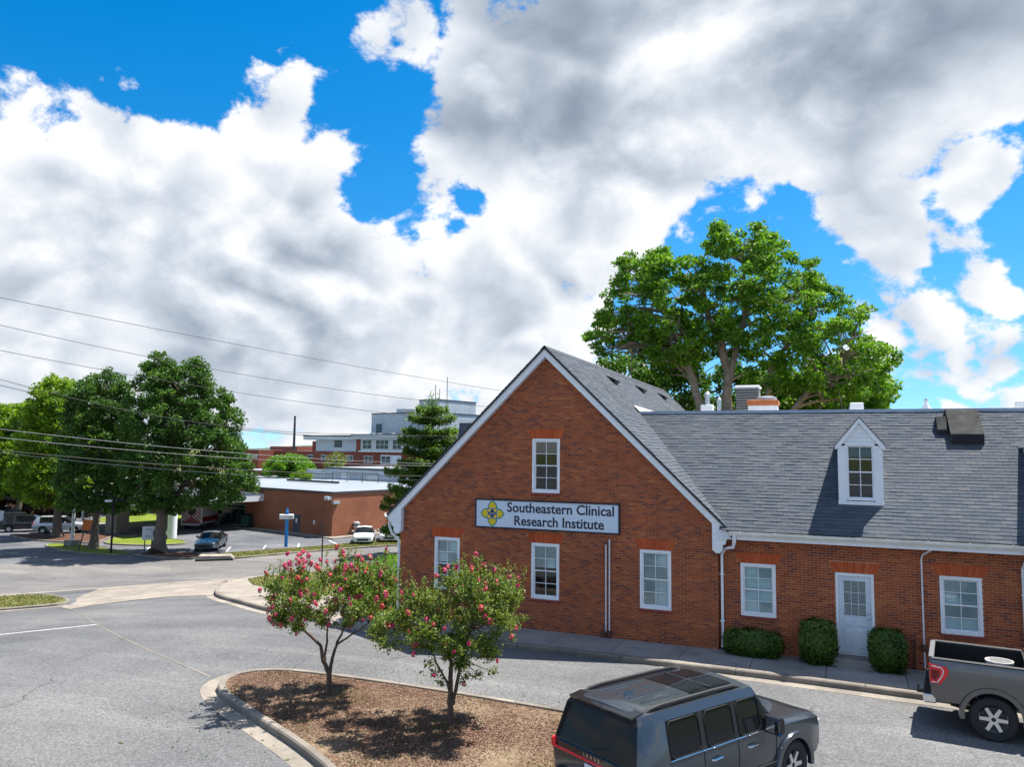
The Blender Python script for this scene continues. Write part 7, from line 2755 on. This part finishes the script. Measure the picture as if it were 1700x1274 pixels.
# ---- conifer with tiers of boughs
def conifer(base, ang, h, w, label, seed):
    g = np.random.default_rng(seed)
    t = thing('pine_tree', label, 'tree', base, ang)
    pts = []
    lb = MB()
    z = 1.6
    while z < h - 0.3:
        f = 1 - (z / h)
        R = w * (0.30 + 0.75 * f ** 0.6) * g.uniform(0.7, 1.1)
        n = int(6 + 5 * f)
        a0 = g.uniform(0, 6.28)
        for k in range(n):
            a = a0 + k * 2 * math.pi / n + g.normal() * 0.2
            r = R * g.uniform(0.65, 1.1)
            tip = V((math.cos(a) * r, math.sin(a) * r, z + 0.10 * r + g.normal() * 0.12))
            lb.tube([(0, 0, z - 0.15 * r), tuple(tip * 0.5 + V((0, 0, (z - 0.12 * r) * 0.5))), tuple(tip)], [0.06 * f + 0.025, 0.04, 0.012], 5)
            m = int(620 * r / w + 120)
            u = g.random(m) ** 0.6
            c = np.array([math.cos(a), math.sin(a), 0])
            sd = np.array([-math.sin(a), math.cos(a), 0])
            wid = 0.62 * (0.4 + 0.8 * np.sin(np.pi * np.clip(u, 0.05, 0.98)))
            q = c * (u * r)[:, None] + sd * (g.normal(size=m) * wid * 0.6)[:, None]
            q[:, 2] = z - 0.12 * r + u * (0.22 * r) + g.normal(size=m) * 0.17 + 0.12
            pts.append(q)
        z += g.uniform(0.65, 1.05)
    top = g.normal(size=(160, 3)) * np.array([0.25, 0.25, 0.5]) + np.array([0, 0, h - 0.5])
    pts.append(top)
    P = np.concatenate(pts)
    flakes('crown', LM['pine'], P, 0.15, up=0.3, aspect=0.28, parent=t, bend=0.2, seed=seed)
    mb = MB()
    mb.tube([(0, 0, -0.2), (0, 0, 1.0), (0.05, 0, h * 0.5), (0, 0, h - 0.2)], [0.30, 0.24, 0.15, 0.03], 10)
    mb.build('trunk', M['bark'], t, smooth=True)
    lb.build('limbs', M['bark'], t, smooth=True)['kind'] = 'stuff'
    return t


conifer((-29.63, 53.7, ter(-29.63, 53.7)), 0.5, 12.3, 4.3, 'tiered green pine tree just left of the gable roof', 41)

make_tree('round_tree', 'small round bright green tree in front of the hospital sign', 'tree', (-79.0, 97.5, -2.8), 0.68,
          [(-4.2, 4.0), (-3.9, 5.9), (-2.2, 7.3), (0.4, 7.6), (2.8, 6.9), (4.1, 5.4), (4.2, 3.6), (0, 3.0)],
          [[(0, 0), (0, 2.0), (0.1, 4.5)]], LM['oak_light'], M['bark'], 90, 110, 0.19, 3.6, 0.25, 51, 0.6, 1.0, limbs=14)
make_tree('bare_tree', 'thin half bare tree behind the annex roof shed', 'tree', (-66.5, 92.0, -2.8), 0.62,
          [(-1.9, 5.0), (-1.6, 7.2), (0.0, 8.3), (1.8, 7.4), (2.4, 5.6), (0.4, 4.6)],
          [[(0, 0), (0, 2.5), (-0.3, 4.5), (-0.9, 6.8)], [(0, 3.5), (0.6, 5.2), (1.4, 6.9)], [(0, 4.0), (0.1, 6.0), (0.0, 8.0)]], LM['myrtle'], M['bark_pale'], 36, 22, 0.15, 1.8, 0.12, 52, 0.4, 0.8, limbs=30)
make_tree('shrub', 'yellow green shrub at the foot of the round tree', 'shrub', (-69.5, 88.5, 0.9), 0.62,
          [(-1.6, 0.2), (-1.4, 1.2), (0, 1.7), (1.5, 1.1), (1.6, 0.2)], [[(0, 0), (0, 0.5), (0, 0.9)]], LM['yellow'], M['bark'], 24, 60, 0.14, 1.0, 0.06, 53, 0.35, 0.6, limbs=5)

# hedges along the orange wing
for i, (x_, y_, w_, lab) in enumerate(((-83.2, 65.8, 2.6, 'clipped green hedge before the orange wing, left of the lawn'), (-79.4, 68.4, 2.2, 'clipped green hedge before the orange wing, middle one'), (-75.2, 72.3, 2.4, 'clipped green hedge before the orange wing, by the lawn'))):
    make_tree('hedge', lab, 'hedge', (x_, y_, -2.8), 0.64, [(-w_, 0.1), (-w_, 1.4), (-w_ * 0.5, 1.75), (w_ * 0.5, 1.75), (w_, 1.4), (w_, 0.1)], [[(0, 0), (0, 0.6), (0, 0.9)]], LM['hedge'], M['bark'], 46, 70, 0.13, 0.7, 0.06, 60 + i, 0.35, 0.55, limbs=4)


# ---- clipped bushes at the clinic door
def clipped(name, label, base, sx, sy, h, seed, n=5200, lm='hedge', top=0.5):
    g = np.random.default_rng(seed)
    t = thing(name, label, 'bush', base)
    m = n
    # points on and just under a rounded box
    U = g.normal(size=(m, 3))
    U /= np.max(np.abs(U), axis=1)[:, None]
    sph = U / np.linalg.norm(U, axis=1)[:, None]
    Q = U * 0.68 + sph * 0.42
    Q *= (g.random(m) ** 0.22)[:, None] * (1 + 0.07 * np.sin(U[:, 0:1] * 5 + seed) * np.cos(U[:, 2:3] * 4 + U[:, 1:2] * 3))
    P = np.stack([Q[:, 0] * sx, Q[:, 1] * sy, h * 0.5 + 0.03 + Q[:, 2] * h * 0.5], 1)
    P += g.normal(size=P.shape) * 0.034
    P[:, 2] = np.maximum(P[:, 2], 0.02)
    flakes('foliage', LM[lm], P, 0.045, up=0.35, aspect=0.55, parent=t, bend=0.2, seed=seed, nrm=sph)
    mb = MB()
    for k in range(5):
        e = g.normal(size=3) * np.array([sx * 0.4, sy * 0.4, 0.05])
        mb.tube([(0, 0, -0.05), (e[0] * 0.4, e[1] * 0.4, h * 0.3), (e[0], e[1], h * 0.7)], [0.025, 0.018, 0.008], 6)
    mb.build('stems', M['bark'], t, smooth=True)['kind'] = 'stuff'
    return t


clipped('boxwood', 'long low clipped green bush under the left wing window', (-2.22, 22.34, 0.142), 0.70, 0.31, 0.60, 71, 9000)
clipped('boxwood', 'tall clipped green bush left of the pale door', (-0.55, 22.30, 0.142), 0.40, 0.35, 1.02, 72, 9000)
clipped('boxwood', 'clipped green bush right of the pale door', (1.10, 22.26, 0.142), 0.38, 0.35, 0.94, 73, 9000)
# hedge and shrub by the left corner of the gable
clipped('corner_hedge', 'green clipped hedge against the left side wall of the gable', (-15.4, 26.2, ter(-15.4, 26.2) + 0.1), 1.5, 3.2, 1.5, 74, 15000, 'oak_light')
clipped('corner_hedge', 'green shrub at the end of the hedge left of the gable', (-17.6, 29.2, ter(-17.6, 29.2) + 0.1), 1.3, 1.3, 1.25, 75, 8000, 'oak_light')


# ---- crape myrtles on the island
M['blossom_a'] = mat('pink_blossom', (0.70, 0.085, 0.165), 0.6, var=0.25, scale=30)
M['blossom_b'] = mat('coral_blossom', (0.70, 0.11, 0.10), 0.6, var=0.25, scale=30)
M['blossom_c'] = mat('magenta_blossom', (0.60, 0.04, 0.16), 0.6, var=0.25, scale=30)


def blossom_mesh(m_, seed):
    """a panicle: crinkled petals crowded round a short spike"""
    g = np.random.default_rng(seed)
    n = 46
    mb = MB()
    for _ in range(n):
        d = V(g.normal(size=3)).normalized()
        c = V((d.x * 0.042, d.y * 0.042, d.z * 0.055)) * g.uniform(0.6, 1.0)
        a = d.cross(V(g.normal(size=3))).normalized()
        b = d.cross(a)
        s = g.uniform(0.014, 0.024)
        mb.quad(c - a * s, c - b * s + d * 0.007, c + a * s, c + b * s + d * 0.009)
    return mb.mesh('blossom', m_, fixn=False)


BLS = [blossom_mesh(M[k], 5 + i) for i, k in enumerate(('blossom_a', 'blossom_b', 'blossom_c'))]


def myrtle(label, base, ang, outline, stems, radii, nflower, seed, lowers=()):
    g = np.random.default_rng(seed)
    t = thing('crape_myrtle', label, 'tree', base, ang)
    C = clumps_in(outline, 190, 1.35, g, 0.10, 0.25, 0.35)
    if lowers:
        C = np.concatenate([C, np.array(lowers)])
    P, D = leaf_points(C, 105, g, 0.8, 0.6)
    # upright shoots along the top
    tops = C[np.argsort(-C[:, 2])[:75]]
    sh = []
    tips = []
    sb = MB()
    for c in tops:
        for q in range(2):
            b = c[:3] + g.normal(size=3) * np.array([0.12, 0.12, 0.05])
            L = g.uniform(0.18, 0.55)
            dr = np.array([g.normal() * 0.25, g.normal() * 0.25, 1.0])
            e = b + dr * L
            tips.append(e)
            sb.tube([tuple(b), tuple(b + dr * L * 0.6 + g.normal(size=3) * 0.01), tuple(e)], [0.006, 0.005, 0.003], 4)
            u = g.random(34)
            sh.append(b + np.outer(u, dr * L) + g.normal(size=(34, 3)) * 0.030)
    # side and drooping sprays
    sides = C[g.permutation(len(C))[:60]]
    for c in sides:
        dd = np.array([c[0], c[1], 0.0]); dd /= np.linalg.norm(dd) + 1e-6
        b = c[:3]
        L = g.uniform(0.2, 0.42)
        dr = dd * 0.9 + np.array([0, 0, g.uniform(-0.25, 0.5)])
        e = b + dr * L
        tips.append(e)
        u = g.random(22)
        sh.append(b + np.outer(u, dr * L) + g.normal(size=(22, 3)) * 0.032)
    P = np.concatenate([P] + sh)
    flakes('crown', LM['myrtle'], P, 0.029, up=0.3, aspect=0.55, parent=t, bend=0.22, seed=seed)
    mb = MB()
    nodes = []
    for k, s in enumerate(stems):
        pts = [V((p[0], (p[2] if len(p) > 2 else g.normal() * 0.03), p[1])) for p in s]
        fp = []
        for i in range(len(pts) - 1):
            for q in range(4):
                fp.append(pts[i].lerp(pts[i + 1], q / 4) + V((g.normal(), g.normal(), 0)) * 0.006)
        fp.append(pts[-1])
        m_ = len(fp)
        rs = [radii[k] * (1 - 0.55 * i / (m_ - 1)) for i in range(m_)]
        if k == 0:
            rs[0] *= 1.4
        mb.tube(fp, rs, 9)
        nodes += [(fp[i], rs[i]) for i in range(int(m_ * 0.55), m_)]
    mb.build('trunk', M['bark_myrtle'], t, smooth=True, sharp=1.2)
    for i in g.permutation(len(C))[:70]:
        c = V(C[i, :3])
        a, r = min(nodes, key=lambda nd: (nd[0] - c).length)
        L = (c - a).length
        sb.tube(curve3(a, a.lerp(c, 0.5) + V((0, 0, -0.05 * L)), c, 5), [max(0.005, r * 0.5 * (1 - 0.17 * j)) for j in range(5)], 5)
    sb.build('branches', M['bark_myrtle'], t, smooth=True)['kind'] = 'stuff'
    # blossoms: at shoot tips and on the side facing out
    tips = np.array(tips)
    ctr = C[:, :3].mean(0)
    for i in range(nflower):
        e = tips[g.integers(len(tips))] + g.normal(size=3) * 0.05
        if g.random() < 0.55:
            q = C[g.integers(len(C))]
            d = g.normal(size=3); d[1] = -abs(d[1]) - 0.5; d /= np.linalg.norm(d)
            e = q[:3] + d * q[3] * 1.05
        o = link('blossom', BLS[int(g.choice([0, 0, 0, 1, 2]))], t, tuple(e))
        s = g.uniform(0.65, 1.25)
        o.scale = (s, s, s * 1.15)
        o.rotation_euler = (g.normal() * 0.4, g.normal() * 0.4, g.uniform(0, 6.28))
    return t


myrtle('pink flowering crape myrtle at the rounded left end of the island', (-10.66, 14.79, 0.10), 0.624,
       [(-1.62, 2.35), (-1.52, 2.1), (-1.25, 1.72), (-0.77, 1.45), (-0.38, 1.55), (0.16, 1.42), (0.69, 1.6), (1.3, 1.62), (1.48, 2.1), (1.42, 2.6), (1.12, 2.9), (0.78, 2.82), (0.44, 2.85), (0.11, 2.75), (-0.29, 2.6), (-0.82, 2.72), (-1.18, 2.66), (-1.44, 2.5)],
       [[(0.0, -0.05), (0.01, 0.46), (-0.14, 0.77), (-0.21, 1.11), (-0.64, 1.52)], [(0.01, 0.46), (0.07, 0.83), (0.16, 1.15), (0.31, 1.48)], [(-0.12, 0.71), (-0.08, 1.03), (-0.05, 1.63)], [(0.14, 1.1), (0.45, 1.3), (0.85, 1.55)]],
       [0.062, 0.045, 0.036, 0.028], 190, 81)
myrtle('pink flowering crape myrtle in the middle of the island, nearer the gable', (-7.31, 14.29, 0.10), 0.473,
       [(-1.80, 1.85), (-1.66, 1.62), (-1.22, 1.46), (-0.61, 1.52), (-0.12, 1.30), (0.25, 1.12), (0.49, 1.22), (0.98, 1.40), (1.40, 1.69), (1.5, 2.2), (1.36, 2.6), (1.2, 2.85), (0.95, 2.98), (0.59, 2.95), (0.21, 3.1), (-0.16, 2.85), (-0.64, 2.6), (-0.89, 2.7), (-1.0, 2.45), (-1.36, 2.2), (-1.62, 2.05)],
       [[(0.0, -0.05), (-0.02, 0.63), (-0.01, 1.22), (-0.13, 1.52), (-0.38, 1.82)], [(0.03, 0.40), (0.15, 0.98), (0.18, 1.46), (0.4, 1.9)], [(-0.02, 0.63), (-0.09, 0.86), (-0.27, 1.16), (-0.47, 1.52)]],
       [0.06, 0.042, 0.03], 66, 82, lowers=[(-0.32, -0.1, 1.05, 0.16), (-0.2, 0.05, 0.82, 0.12), (-0.45, 0.0, 1.22, 0.16), (0.3, -0.1, 0.98, 0.16), (0.55, 0.0, 0.98, 0.15), (0.85, 0.05, 1.02, 0.14), (0.2, 0.1, 0.8, 0.10)])

# fallen petals and leaves by the island kerb, small stones in the gutter
g_ = np.random.default_rng(5)
n_ = 260
X = g_.uniform(-13.4, -5.0, n_); Y = g_.uniform(11.0, 17.6, n_)
P = np.stack([X, Y, np.full(n_, 0.02)], 1)
k = ~inside(offset_loop(resample(smooth_line(ccw(ISL), True, 2), 0.5, True), -0.1), X, Y)
fl_ = flakes('fallen_leaves', LM['myrtle'], P[k], 0.03, up=0.9, aspect=0.6, seed=3)
tag(fl_, 'scattered fallen leaves on the asphalt round the planting island', 'leaves', kind='stuff')
